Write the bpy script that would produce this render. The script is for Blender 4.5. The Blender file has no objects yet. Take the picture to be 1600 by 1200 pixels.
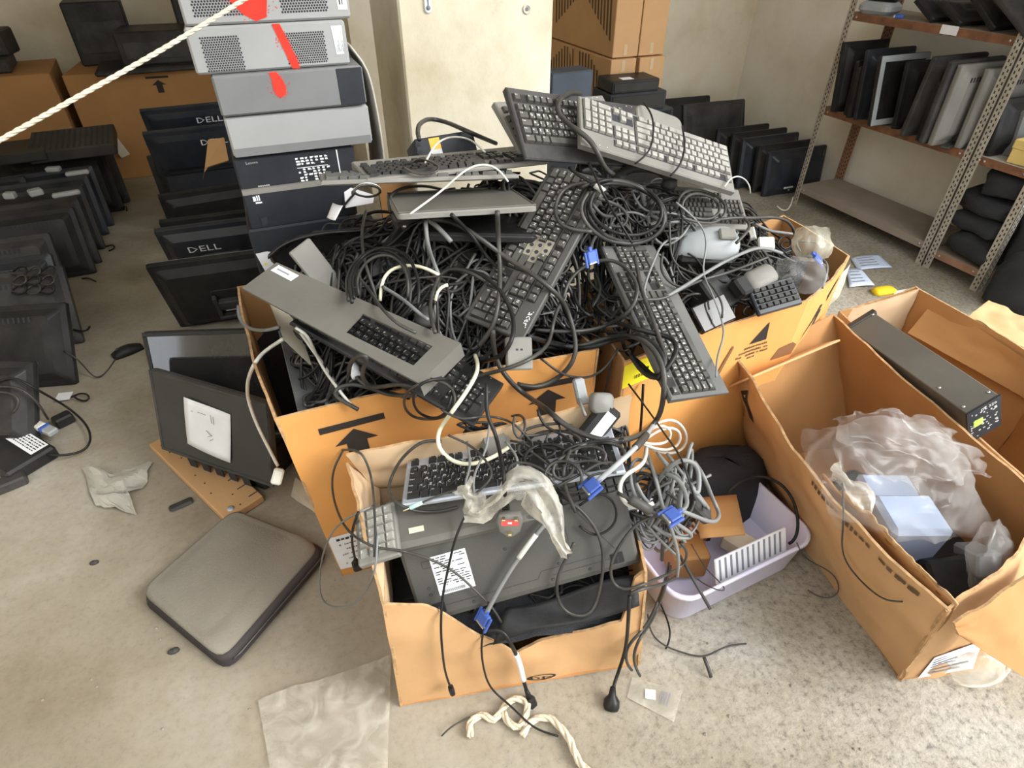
import bpy, bmesh, math, random
import numpy as np
from mathutils import Vector, Matrix, noise
from mathutils.bvhtree import BVHTree

scene = bpy.context.scene
COL = scene.collection
RNG = random.Random(11)

# ------------------------------------------------------------------ camera
EYE = Vector((0, 0, 1.45)); YAW = math.radians(22.2); PITCH = math.radians(38.0); FOC = 936.0
FW = Vector((math.sin(YAW)*math.cos(PITCH), math.cos(YAW)*math.cos(PITCH), -math.sin(PITCH)))
RT = Vector((math.cos(YAW), -math.sin(YAW), 0)); UP = RT.cross(FW)
cam_d = bpy.data.cameras.new('camera'); cam_d.sensor_width = 36; cam_d.lens = FOC/1600*36
cam_d.clip_start = .02
cam = bpy.data.objects.new('camera', cam_d); COL.objects.link(cam)
cam.matrix_world = Matrix.Translation(EYE) @ Matrix((RT, UP, -FW)).transposed().to_4x4()
scene.camera = cam

def ray(px, py): return FW + RT*((px-800)/FOC) - UP*((py-600)/FOC)
def at_z(px, py, z=0.0):
    r = ray(px, py); return EYE + r*((z-EYE.z)/r.z)
def at_d(px, py, d): return EYE + ray(px, py)*d
def at_y(px, py, y):
    r = ray(px, py); return EYE + r*(y/r.y)
def at_x(px, py, x):
    r = ray(px, py); return EYE + r*(x/r.x)

# ------------------------------------------------------------------ materials
def _nodes(name):
    m = bpy.data.materials.new(name); m.use_nodes = True
    nt = m.node_tree; return m, nt, nt.nodes['Principled BSDF'], nt.nodes, nt.links
def mat(name, col, rough=.55, metal=0., var=.12, scale=9., dust=0., dcol=(.42,.39,.34), bump=0., bscale=60., spec=.32, alpha=1., trans=0., wear=.5):
    """plain surface with uneven tone, blotches of settled dust and a fine bump"""
    m, nt, p, N, L = _nodes(name)
    tc = N.new('ShaderNodeTexCoord')
    n1 = N.new('ShaderNodeTexNoise'); n1.inputs['Scale'].default_value = scale; n1.inputs['Detail'].default_value = 6
    L.new(tc.outputs['Object'], n1.inputs['Vector'])
    r1 = N.new('ShaderNodeMapRange'); r1.inputs['From Min'].default_value = .3; r1.inputs['From Max'].default_value = .7
    r1.inputs['To Min'].default_value = 1-var; r1.inputs['To Max'].default_value = 1+var
    L.new(n1.outputs['Fac'], r1.inputs['Value'])
    mx = N.new('ShaderNodeVectorMath'); mx.operation = 'SCALE'; mx.inputs[0].default_value = col[:3]
    L.new(r1.outputs['Result'], mx.inputs['Scale']); out = mx.outputs['Vector']
    if dust > 0:
        n2 = N.new('ShaderNodeTexNoise'); n2.inputs['Scale'].default_value = scale*.6; n2.inputs['Detail'].default_value = 8; n2.inputs['Roughness'].default_value = .7
        L.new(tc.outputs['Object'], n2.inputs['Vector'])
        r2 = N.new('ShaderNodeMapRange'); r2.inputs['From Min'].default_value = wear-.2; r2.inputs['From Max'].default_value = wear+.25
        r2.inputs['To Min'].default_value = 0.; r2.inputs['To Max'].default_value = dust
        L.new(n2.outputs['Fac'], r2.inputs['Value'])
        mm = N.new('ShaderNodeMix'); mm.data_type = 'RGBA'; mm.inputs['B'].default_value = (*dcol, 1)
        L.new(r2.outputs['Result'], mm.inputs['Factor']); L.new(out, mm.inputs['A']); out = mm.outputs['Result']
    L.new(out, p.inputs['Base Color'])
    p.inputs['Roughness'].default_value = rough; p.inputs['Metallic'].default_value = metal
    p.inputs['Specular IOR Level'].default_value = spec; p.inputs['Alpha'].default_value = alpha
    p.inputs['Transmission Weight'].default_value = trans
    if bump > 0:
        n3 = N.new('ShaderNodeTexNoise'); n3.inputs['Scale'].default_value = bscale; n3.inputs['Detail'].default_value = 5
        L.new(tc.outputs['Object'], n3.inputs['Vector'])
        b = N.new('ShaderNodeBump'); b.inputs['Strength'].default_value = bump; b.inputs['Distance'].default_value = .01
        L.new(n3.outputs['Fac'], b.inputs['Height']); L.new(b.outputs['Normal'], p.inputs['Normal'])
    return m

def mat_floor(name):
    m, nt, p, N, L = _nodes(name)
    tc = N.new('ShaderNodeTexCoord')
    def nz(s, d=8, r=.6):
        n = N.new('ShaderNodeTexNoise'); n.inputs['Scale'].default_value = s; n.inputs['Detail'].default_value = d; n.inputs['Roughness'].default_value = r
        L.new(tc.outputs['Object'], n.inputs['Vector']); return n
    def ramp(src, stops):
        r = N.new('ShaderNodeValToRGB'); e = r.color_ramp.elements
        while len(e) < len(stops): e.new(.5)
        for q, (pos, c) in zip(e, stops): q.position = pos; q.color = (*c, 1)
        L.new(src, r.inputs['Fac']); return r.outputs['Color']
    def mix(f, a, b, bt='MIX'):
        q = N.new('ShaderNodeMix'); q.data_type = 'RGBA'; q.blend_type = bt
        if isinstance(f, float): q.inputs['Factor'].default_value = f
        else: L.new(f, q.inputs['Factor'])
        L.new(a, q.inputs['A']); L.new(b, q.inputs['B']); return q.outputs['Result']
    base = ramp(nz(1.4).outputs['Fac'], [(.34, (.195,.158,.105)), (.5, (.275,.235,.172)), (.66, (.36,.327,.272))])
    grit = ramp(nz(55, 10, .75).outputs['Fac'], [(.36, (.55,.57,.60)), (.47, (1.10,1.14,1.20)), (.62, (1.38,1.43,1.52))])
    speck = ramp(nz(140, 4, .8).outputs['Fac'], [(.30, (.45,.44,.42)), (.40, (1,1,1)), (.64, (1,1,1)), (.72, (1.4,1.38,1.35))])
    # the poured screed is coarse, paler and cooler towards the right of the room, smooth and browner on the left
    sep = N.new('ShaderNodeSeparateXYZ'); L.new(tc.outputs['Object'], sep.inputs['Vector'])
    add = N.new('ShaderNodeMath'); add.operation = 'ADD'; L.new(sep.outputs['X'], add.inputs[0])
    nn = N.new('ShaderNodeMath'); nn.operation = 'MULTIPLY'; nn.inputs[1].default_value = .9; L.new(nz(2.2).outputs['Fac'], nn.inputs[0]); L.new(nn.outputs[0], add.inputs[1])
    mr = N.new('ShaderNodeMapRange'); mr.inputs['From Min'].default_value = .55; mr.inputs['From Max'].default_value = 1.35
    L.new(add.outputs[0], mr.inputs['Value'])
    grit2 = ramp(nz(17, 9, .7).outputs['Fac'], [(.30, (.72,.71,.70)), (.40, (.98,.98,.98)), (.7, (1.06,1.06,1.06))])
    rough = mix(1., mix(1., base, grit, 'MULTIPLY'), grit2, 'MULTIPLY'); rough = mix(1., rough, speck, 'MULTIPLY')
    c = mix(mr.outputs['Result'], mix(.25, base, rough), rough)
    L.new(c, p.inputs['Base Color']); p.inputs['Roughness'].default_value = .9
    b = N.new('ShaderNodeBump'); b.inputs['Distance'].default_value = .006
    m2 = N.new('ShaderNodeMath'); m2.operation = 'MULTIPLY_ADD'; m2.inputs[1].default_value = .75; m2.inputs[2].default_value = .12
    L.new(mr.outputs['Result'], m2.inputs[0]); L.new(m2.outputs[0], b.inputs['Strength'])
    L.new(nz(70, 10, .7).outputs['Fac'], b.inputs['Height']); L.new(b.outputs['Normal'], p.inputs['Normal'])
    return m

def mat_wall(name, a, b_, c_, stain=(.30,.26,.17)):
    m, nt, p, N, L = _nodes(name)
    tc = N.new('ShaderNodeTexCoord')
    def nz(s, d=8, r=.6):
        n = N.new('ShaderNodeTexNoise'); n.inputs['Scale'].default_value = s; n.inputs['Detail'].default_value = d; n.inputs['Roughness'].default_value = r
        L.new(tc.outputs['Object'], n.inputs['Vector']); return n.outputs['Fac']
    r = N.new('ShaderNodeValToRGB'); e = r.color_ramp.elements; e.new(.5)
    for q, (pos, col) in zip(e, [(.36, a), (.5, b_), (.63, c_)]): q.position = pos; q.color = (*col, 1)
    L.new(nz(2.6), r.inputs['Fac'])
    r2 = N.new('ShaderNodeMapRange'); r2.inputs['From Min'].default_value = .60; r2.inputs['From Max'].default_value = .78; r2.inputs['To Max'].default_value = .55
    L.new(nz(7, 9, .75), r2.inputs['Value'])
    q = N.new('ShaderNodeMix'); q.data_type = 'RGBA'; q.inputs['B'].default_value = (*stain, 1)
    L.new(r2.outputs['Result'], q.inputs['Factor']); L.new(r.outputs['Color'], q.inputs['A']); L.new(q.outputs['Result'], p.inputs['Base Color'])
    p.inputs['Roughness'].default_value = .92
    bp = N.new('ShaderNodeBump'); bp.inputs['Strength'].default_value = .22; bp.inputs['Distance'].default_value = .01
    L.new(nz(28), bp.inputs['Height']); L.new(bp.outputs['Normal'], p.inputs['Normal'])
    return m

def mat_film(name, tint=(.86,.86,.84), dens=.35, rough=.25):
    """thin clear plastic film: mostly see-through, milky along the folds"""
    m, nt, p, N, L = _nodes(name)
    out = N['Material Output']; tr = N.new('ShaderNodeBsdfTransparent'); tr.inputs['Color'].default_value = (*[.9+.1*t for t in tint], 1)
    p.inputs['Base Color'].default_value = (*tint, 1); p.inputs['Roughness'].default_value = rough; p.inputs['Specular IOR Level'].default_value = .9
    tl = N.new('ShaderNodeBsdfTranslucent'); tl.inputs['Color'].default_value = (*tint, 1)
    m1 = N.new('ShaderNodeMixShader'); m1.inputs['Fac'].default_value = .3; L.new(p.outputs['BSDF'], m1.inputs[1]); L.new(tl.outputs['BSDF'], m1.inputs[2])
    tc = N.new('ShaderNodeTexCoord'); n = N.new('ShaderNodeTexNoise'); n.inputs['Scale'].default_value = 14; n.inputs['Detail'].default_value = 5; n.inputs['Distortion'].default_value = 1.2
    L.new(tc.outputs['Object'], n.inputs['Vector'])
    mr = N.new('ShaderNodeMapRange'); mr.inputs['From Min'].default_value = .35; mr.inputs['From Max'].default_value = .68
    mr.inputs['To Min'].default_value = dens*.55; mr.inputs['To Max'].default_value = min(1, dens*1.7)
    L.new(n.outputs['Fac'], mr.inputs['Value'])
    lw = N.new('ShaderNodeLayerWeight'); lw.inputs['Blend'].default_value = .35
    ad = N.new('ShaderNodeMath'); ad.operation = 'MULTIPLY_ADD'; ad.inputs[1].default_value = .24; ad.use_clamp = True
    L.new(lw.outputs['Facing'], ad.inputs[0]); L.new(mr.outputs['Result'], ad.inputs[2])
    m2 = N.new('ShaderNodeMixShader'); L.new(ad.outputs[0], m2.inputs['Fac']); L.new(tr.outputs['BSDF'], m2.inputs[1]); L.new(m1.outputs['Shader'], m2.inputs[2])
    L.new(m2.outputs['Shader'], out.inputs['Surface'])
    return m

MT = {}
def defm(k, *a, **kw): MT[k] = mat(k, *a, **kw)
defm('black_plastic', (.008,.0085,.010), .42, dust=.08, scale=7, bump=.1, bscale=300, spec=.2)
defm('black_dusty', (.011,.011,.0115), .5, dust=.14, scale=6, bump=.12, bscale=260, spec=.2)
defm('charcoal_plastic', (.022,.022,.023), .48, dust=.16, scale=8, bump=.1, bscale=300, spec=.2)
defm('navy_black', (.009,.013,.022), .28, dust=.1, scale=5)
defm('gloss_black', (.006,.006,.007), .13, dust=.06, scale=4)
defm('grey_plastic', (.165,.16,.145), .5, dust=.4, scale=7, dcol=(.27,.255,.215))
defm('grey_key', (.25,.245,.22), .5, dust=.3, scale=30, var=.2)
defm('dusty_grey', (.17,.165,.15), .7, dust=.5, scale=5, dcol=(.30,.28,.24))
defm('panel_grey', (.10,.094,.082), .5, dust=.4, scale=6, dcol=(.165,.155,.13), bump=.05)
defm('silver', (.42,.45,.5), .4, .35, dust=.15, scale=8)
defm('silver_plastic', (.30,.32,.33), .42, dust=.25, scale=7)
defm('case_grey', (.32,.325,.325), .5, .15, var=.06, dust=.25, dcol=(.42,.41,.38), scale=5)
defm('case_mid', (.17,.175,.18), .5, .1, dust=.35, dcol=(.28,.27,.25), scale=4)
defm('case_dark', (.018,.02,.026), .45, .1, dust=.22, scale=5, dcol=(.13,.13,.13), spec=.2)
defm('blue_grey_metal', (.05,.062,.082), .5, .2, dust=.25, dcol=(.12,.12,.12))
defm('key_black', (.016,.016,.016), .45, dust=.4, scale=25, dcol=(.07,.067,.06), var=.25, spec=.2)
defm('key_dusty', (.055,.054,.049), .5, dust=.5, scale=30, dcol=(.13,.125,.105), var=.3)
defm('legend', (.75,.75,.72), .6, var=.05)
defm('legend_dim', (.42,.42,.40), .6, var=.05)
defm('white_print', (.78,.8,.82), .5, var=.05)
defm('paper', (.74,.74,.76), .8, var=.05, scale=14, bump=.15, bscale=18)
defm('paper_blue', (.58,.65,.78), .8, var=.07, scale=14)
defm('paper_cream', (.62,.56,.43), .8, var=.14, scale=10, dust=.3)
defm('ink', (.03,.03,.035), .8, var=.1)
defm('ink_grey', (.20,.21,.24), .8, var=.1)
defm('label_white', (.80,.82,.84), .5, var=.06)
defm('yellow_label', (.85,.72,.03), .5, var=.06)
defm('orange_label', (.85,.50,.06), .5, var=.06)
defm('foam_yellow', (.85,.58,.02), .6, var=.2)
defm('red_print', (.75,.10,.09), .5, var=.1)
defm('blue_plug', (.03,.085,.36), .4, var=.15, dust=.12)
defm('mint', (.42,.72,.6), .4)
defm('cord_black', (.010,.010,.010), .36, dust=.2, scale=16, dcol=(.08,.075,.065), spec=.2)
defm('cord_dusty', (.024,.0235,.022), .38, dust=.42, scale=20, dcol=(.14,.13,.11))
defm('membrane', (.20,.18,.13), .7, dust=.4, scale=30)
defm('crumb', (.26,.23,.19), .9, var=.3)
defm('grey_paper', (.40,.385,.33), .85, var=.12, scale=10)
defm('kb_dusty', (.062,.061,.056), .55, dust=.45, scale=7, dcol=(.10,.096,.083), bump=.1, bscale=300)
defm('cord_grey', (.19,.195,.19), .45, dust=.4, scale=18, dcol=(.15,.145,.13))
defm('cord_white', (.66,.65,.58), .45, dust=.35, scale=18, dcol=(.36,.33,.27))
defm('cord_cream', (.72,.69,.50), .5, dust=.25, scale=18, dcol=(.4,.36,.26))
defm('brass', (.7,.6,.35), .3, .9)
defm('steel', (.55,.55,.55), .35, .9, dust=.2)
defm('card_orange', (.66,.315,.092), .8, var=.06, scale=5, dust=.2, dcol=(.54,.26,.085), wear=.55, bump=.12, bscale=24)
defm('card_tan', (.54,.32,.15), .82, var=.10, scale=4, dust=.3, dcol=(.36,.215,.11), wear=.55, bump=.2, bscale=14)
defm('card_beige', (.56,.40,.245), .82, var=.10, scale=4, dust=.25, dcol=(.42,.29,.17), bump=.2, bscale=14)
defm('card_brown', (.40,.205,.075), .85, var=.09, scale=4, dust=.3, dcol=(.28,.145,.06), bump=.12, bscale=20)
defm('card_dark', (.20,.095,.04), .85, var=.1, scale=4)
defm('card_edge', (.48,.30,.15), .9, var=.35, scale=60, dust=.5, dcol=(.20,.12,.055))
defm('card_print', (.030,.024,.02), .75, var=.15)
defm('card_print_brown', (.12,.075,.04), .8, var=.2)
defm('rust', (.24,.11,.055), .85, .15, var=.3, scale=22, dust=.6, dcol=(.12,.06,.035), bump=.3, bscale=90)
defm('rust_paint', (.33,.19,.12), .8, .1, var=.2, scale=15, dust=.5, dcol=(.25,.13,.08))
defm('post_zinc', (.52,.49,.42), .5, .4, var=.2, scale=25, dust=.4, dcol=(.28,.2,.13))
defm('post_hole', (.035,.03,.026), .9)
defm('board', (.29,.235,.19), .8, var=.14, scale=6, dust=.3, dcol=(.36,.32,.27), bump=.1)
defm('board_pale', (.50,.465,.40), .8, var=.12, scale=6)
defm('fabric', (.020,.021,.024), .85, dust=.16, scale=6, dcol=(.10,.10,.10), bump=.4, bscale=240)
defm('kb_grey', (.105,.104,.10), .5, dust=.4, scale=7, dcol=(.16,.155,.14), bump=.08, bscale=300)
defm('sleeve_top', (.20,.182,.15), .8, dust=.5, scale=4, dcol=(.27,.24,.185), bump=.25, bscale=200, var=.15)
defm('sleeve_edge', (.03,.024,.026), .7, dust=.35, scale=8, dcol=(.10,.09,.08))
defm('rope', (.70,.61,.46), .9, var=.2, scale=40, dust=.5, dcol=(.42,.34,.22), bump=.4, bscale=120)
defm('rope_clean', (.62,.57,.43), .85, var=.1, scale=40, bump=.4, bscale=200)
defm('tub_plastic', (.66,.64,.80), .35, var=.05, scale=6, dust=.15, dcol=(.5,.46,.45))
defm('blue_grey_plastic', (.26,.33,.47), .35, var=.06, dust=.12, scale=6)
defm('lime', (.42,.72,.12), .5)
defm('box_yellow', (.62,.46,.16), .7, var=.08)
defm('red_spray', (.80,.035,.02), .6, var=.15, scale=30)
defm('screen_matte', (.034,.034,.033), .5, dust=.45, scale=6, dcol=(.075,.072,.065), var=.1)
defm('screen_gloss', (.010,.011,.013), .07, dust=.08, scale=5, spec=.9)
defm('dark_metal', (.06,.06,.062), .4, .6, dust=.4, dcol=(.2,.19,.17))
MT['floor'] = mat_floor('floor')
MT['plaster'] = mat_wall('plaster', (.52,.45,.31), (.64,.575,.43), (.70,.65,.53))
MT['wall_beige'] = mat_wall('wall_beige', (.66,.575,.41), (.74,.66,.50), (.78,.71,.56), stain=(.50,.40,.25))
MT['wall_white'] = mat_wall('wall_white', (.74,.69,.585), (.80,.755,.66), (.83,.80,.72), stain=(.58,.5,.36))
MT['film'] = mat_film('film', (.80,.80,.78), dens=.075, rough=.1)
MT['film_milky'] = mat_film('film_milky', (.80,.76,.66), .42, .25)
MT['film_yellow'] = mat_film('film_yellow', (.84,.79,.62), .22, .2)
MT['film_floor'] = mat_film('film_floor', (.72,.68,.58), .38, .2)

# ------------------------------------------------------------------ mesh building
class B:
    """collects shapes; .put() links them as ONE mesh object"""
    def __init__(s, *mats):
        s.v = []; s.f = []; s.mi = []; s.sm = []; s.mats = list(mats) or ['black_plastic']; s.k = 0; s.m = Matrix.Identity(4)
    def mat(s, name):
        if name not in s.mats: s.mats.append(name)
        s.k = s.mats.index(name); return s
    def at(s, m): s.m = m; return s
    def add(s, vs, fs, smooth=False):
        o = len(s.v); M_ = s.m
        s.v += [tuple(M_ @ Vector(q)) for q in vs]
        for f in fs: s.f.append([o+i for i in f]); s.mi.append(s.k); s.sm.append(smooth)
        return s
    def box(s, a, b, c=0.):
        x0,y0,z0 = a; x1,y1,z1 = b
        if c <= 0:
            return s.add([(x0,y0,z0),(x1,y0,z0),(x1,y1,z0),(x0,y1,z0),(x0,y0,z1),(x1,y0,z1),(x1,y1,z1),(x0,y1,z1)],
                         [(0,3,2,1),(4,5,6,7),(0,1,5,4),(1,2,6,5),(2,3,7,6),(3,0,4,7)])
        c = min(c, .49*abs(x1-x0), .49*abs(y1-y0), .49*abs(z1-z0))
        def ring(z, i): return [(x0+i,y0+c,z),(x0+c,y0+i,z),(x1-c,y0+i,z),(x1-i,y0+c,z),(x1-i,y1-c,z),(x1-c,y1-i,z),(x0+c,y1-i,z),(x0+i,y1-c,z)]
        r = [ring(z0, c*.999) , ring(z0+c, 0), ring(z1-c, 0), ring(z1, c*.999)]
        return s.loft(r)
    def loft(s, rings, cap=True, smooth=False, closed=True):
        n = len(rings[0]); vs = [p for r in rings for p in r]; fs = []
        for j in range(len(rings)-1):
            for i in range(n if closed else n-1):
                a = j*n+i; b = j*n+(i+1)%n; fs.append((a,b,b+n,a+n))
        if cap: fs.append(tuple(range(n-1,-1,-1))); fs.append(tuple(range((len(rings)-1)*n, len(rings)*n)))
        return s.add(vs, fs, smooth)
    def slab(s, outline, z0, z1, ch=0., smooth=False):
        """prism over a 2-D outline, top and bottom edges eased by ch"""
        cx = sum(p[0] for p in outline)/len(outline); cy = sum(p[1] for p in outline)/len(outline)
        ex = max(abs(p[0]-cx) for p in outline); ey = max(abs(p[1]-cy) for p in outline)
        def r(z, i): return [(cx+(x-cx)*(1-i/ex), cy+(y-cy)*(1-i/ey), z) for x, y in outline]
        if ch <= 0: return s.loft([r(z0,0), r(z1,0)], smooth=smooth)
        return s.loft([r(z0,ch), r(z0+ch,0), r(z1-ch,0), r(z1,ch)], smooth=smooth)
    def tube(s, pts, r, n=7, cap=True, smooth=True):
        pts = [Vector(p) for p in pts]; k = len(pts)
        rr = r if hasattr(r, '__len__') else [r]*k
        t0 = (pts[1]-pts[0]).normalized(); nrm = t0.orthogonal().normalized(); rings = []
        for i in range(k):
            t = (pts[min(i+1,k-1)]-pts[max(i-1,0)])
            t = t.normalized() if t.length > 1e-9 else t0
            nrm = nrm - t*nrm.dot(t); nrm = nrm.normalized() if nrm.length > 1e-6 else t.orthogonal().normalized()
            bn = t.cross(nrm); t0 = t
            rings.append([tuple(pts[i]+(nrm*math.cos(q*2*math.pi/n)+bn*math.sin(q*2*math.pi/n))*rr[i]) for q in range(n)])
        return s.loft(rings, cap, smooth)
    def lathe(s, prof, n=24, smooth=True, sx=1., sy=1.):
        return s.loft([[(r*math.cos(q*2*math.pi/n)*sx, r*math.sin(q*2*math.pi/n)*sy, z) for q in range(n)] for r, z in prof], True, smooth)
    def grid(s, fn, nu, nv, smooth=True, thick=0.):
        P = [[Vector(fn(i/nu, j/nv)) for i in range(nu+1)] for j in range(nv+1)]
        W = nu+1
        fs = [(j*W+i, j*W+i+1, (j+1)*W+i+1, (j+1)*W+i) for j in range(nv) for i in range(nu)]
        if thick <= 0: return s.add([tuple(p) for r in P for p in r], fs, smooth)
        Nn = []
        for j in range(nv+1):
            for i in range(nu+1):
                du = P[j][min(i+1,nu)]-P[j][max(i-1,0)]; dv = P[min(j+1,nv)][i]-P[max(j-1,0)][i]
                c = du.cross(dv); Nn.append(c.normalized() if c.length > 1e-12 else Vector((0,0,1)))
        top = [tuple(p) for r in P for p in r]; bot = [tuple(Vector(p)-Nn[i]*thick) for i, p in enumerate(top)]
        o = len(top); f2 = [tuple(o+i for i in reversed(f)) for f in fs]
        rim = [j*W for j in range(nv)] ; e = []
        edge = list(range(0, W)) + [j*W+nu for j in range(1, nv+1)] + [nv*W+i for i in range(nu-1, -1, -1)] + [j*W for j in range(nv-1, 0, -1)]
        for q in range(len(edge)):
            a = edge[q]; b = edge[(q+1) % len(edge)]; e.append((b, a, o+a, o+b))
        s.add(top+bot, fs+f2+e, smooth); return s
    def text(s, body, h, depth=0., align='CENTER', xs=1.):
        vs, fs, w = glyphs(body); k = h/.7
        x0 = {'CENTER': -w*k*xs/2, 'LEFT': 0, 'RIGHT': -w*k*xs}[align]
        return s.add([(x0+x*k*xs, y*k-h/2, depth) for x, y in vs], fs)
    def put(s, name, parent=None, label=None, cat=None, group=None, kind=None, mw=None, world=False):
        me = bpy.data.meshes.new(name); me.from_pydata(s.v, [], s.f)
        for q in s.mats: me.materials.append(MT[q])
        me.polygons.foreach_set('material_index', s.mi); me.polygons.foreach_set('use_smooth', s.sm); me.update()
        o = bpy.data.objects.new(name, me); COL.objects.link(o)
        if parent is not None:
            o.parent = parent
            if world: o.matrix_parent_inverse = parent.matrix_world.inverted()
        if mw is not None: o.matrix_world = mw
        tag(o, label, cat, group, kind); return o

_gl = {}
def glyphs(body):
    if body not in _gl:
        c = bpy.data.curves.new('t', 'FONT'); c.body = body; c.resolution_u = 1
        o = bpy.data.objects.new('t', c); COL.objects.link(o)
        ev = o.evaluated_get(bpy.context.evaluated_depsgraph_get()); m = ev.to_mesh()
        vs = [(v.co.x, v.co.y) for v in m.vertices]; fs = [tuple(p.vertices) for p in m.polygons]
        x0 = min((v[0] for v in vs), default=0); w = max((v[0] for v in vs), default=0)-x0
        _gl[body] = ([(x-x0, y) for x, y in vs], fs, w)
        ev.to_mesh_clear(); bpy.data.objects.remove(o); bpy.data.curves.remove(c)
    return _gl[body]

def tag(o, label=None, cat=None, group=None, kind=None):
    for k, v in (('label', label), ('category', cat), ('group', group), ('kind', kind)):
        if v: o[k] = v
    return o
def thing(name, label, cat, mw=None, group=None):
    o = bpy.data.objects.new(name, None); COL.objects.link(o); o.empty_display_size = .05
    if mw is not None: o.matrix_world = mw
    return tag(o, label, cat, group)
def copy_tree(o, mw=None, label=None, group=None, parent=None):
    c = o.copy(); COL.objects.link(c)
    if parent is not None: c.parent = parent; c.matrix_parent_inverse = o.matrix_parent_inverse.copy()
    elif mw is not None: c.matrix_world = mw
    if label: c['label'] = label
    if group: c['group'] = group
    for ch in list(o.children): copy_tree(ch, parent=c)
    return c

def frame(o, x, y):
    """matrix from origin, x axis and approximate y axis"""
    x = Vector(x).normalized(); z = x.cross(Vector(y)).normalized(); y = z.cross(x)
    return Matrix.Translation(Vector(o)) @ Matrix((x, y, z)).transposed().to_4x4()
def rect(w, h): return [(-w/2,-h/2),(w/2,-h/2),(w/2,h/2),(-w/2,h/2)]
def rrect(w, h, r, n=4):
    o = []
    for cx, cy, a in ((w/2-r,h/2-r,0),(-w/2+r,h/2-r,90),(-w/2+r,-h/2+r,180),(w/2-r,-h/2+r,270)):
        for i in range(n+1):
            t = math.radians(a+90*i/n); o.append((cx+r*math.cos(t), cy+r*math.sin(t)))
    return o
def smooth_path(pts, step=.012, closed=False):
    """Catmull-Rom through pts, resampled"""
    P = [Vector(p) for p in pts]
    if len(P) < 3:
        n = max(2, int((P[1]-P[0]).length/step)); return [P[0].lerp(P[1], i/n) for i in range(n+1)]
    Q = [P[0]*2-P[1]] + P + [P[-1]*2-P[-2]]; out = []
    for i in range(1, len(Q)-2):
        a, b, c, d = Q[i-1], Q[i], Q[i+1], Q[i+2]
        n = max(2, int((c-b).length/step))
        for j in range(n):
            t = j/n
            out.append(.5*((2*b)+(c-a)*t+(2*a-5*b+4*c-d)*t*t+(3*b-a-3*c+d)*t**3))
    out.append(P[-1]); return out
T = Matrix.Translation
def R(deg, ax): return Matrix.Rotation(math.radians(deg), 4, ax)
def fbm(p, s=1., o=3):
    return noise.fractal(Vector(p)*s, 1., 2., o)
# ------------------------------------------------------------------ product builders
def key_rows(L, W, pad_x=.010, pad_f=.012, pad_b=.012, numpad=True):
    """key rectangles of a full-size keyboard: (x, y, w, d, legend)"""
    cols = 22.6 if numpad else 15.
    u = (L-2*pad_x)/cols; rows = 6.35; d = (W-pad_f-pad_b)/rows
    ks = []
    def row(y, items, x=0):
        for it in items:
            if isinstance(it, (int, float)): x += it; continue
            t, w = (it if isinstance(it, tuple) else (it, 1))
            ks.append((pad_x+x*u, pad_f+y*d, w*u, d, t)); x += w
    row(0, [('Ctrl',1.5),('',1),('Alt',1.25),('',6.),('Alt',1.25),('',1),('',1),('Ctrl',1.5)])
    row(1, [('Shift',1.25),'<','Z','X','C','V','B','N','M',',','.','/',('Shift',2.75)])
    row(2, [('Caps',1.75)]+list('ASDFGHJKL;@')+[('',2.25)])
    row(3, [('Tab',1.5)]+list('QWERTYUIOP[]')+[('',1.5)])
    row(4, ['`']+list('1234567890-=')+[('',2)])
    row(5.35, ['Esc',1,'F1','F2','F3','F4',.5,'F5','F6','F7','F8',.5,'F9','F10','F11','F12'])
    if numpad:
        row(0, ['<','v','>'], 15.3); row(1, ['^'], 16.3)
        row(3, ['Del','End','Pg'], 15.3); row(4, ['Ins','Hm','Pg'], 15.3); row(5.35, ['Pr','Sc','Pa'], 15.3)
        row(0, [('0',2),'.'], 18.6); row(1, list('123'), 18.6); row(2, list('456'), 18.6); row(3, list('789'), 18.6); row(4, ['N','/','*','-'], 18.6)
        ks.append((pad_x+21.6*u, pad_f, u, 2*d, '')); ks.append((pad_x+21.6*u, pad_f+2*d, u, 2*d, '+'))
    return ks
ARAB = 'شسيبلاتنمكطضصثقفغعهخحجدئءؤرىةوزظ'
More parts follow.
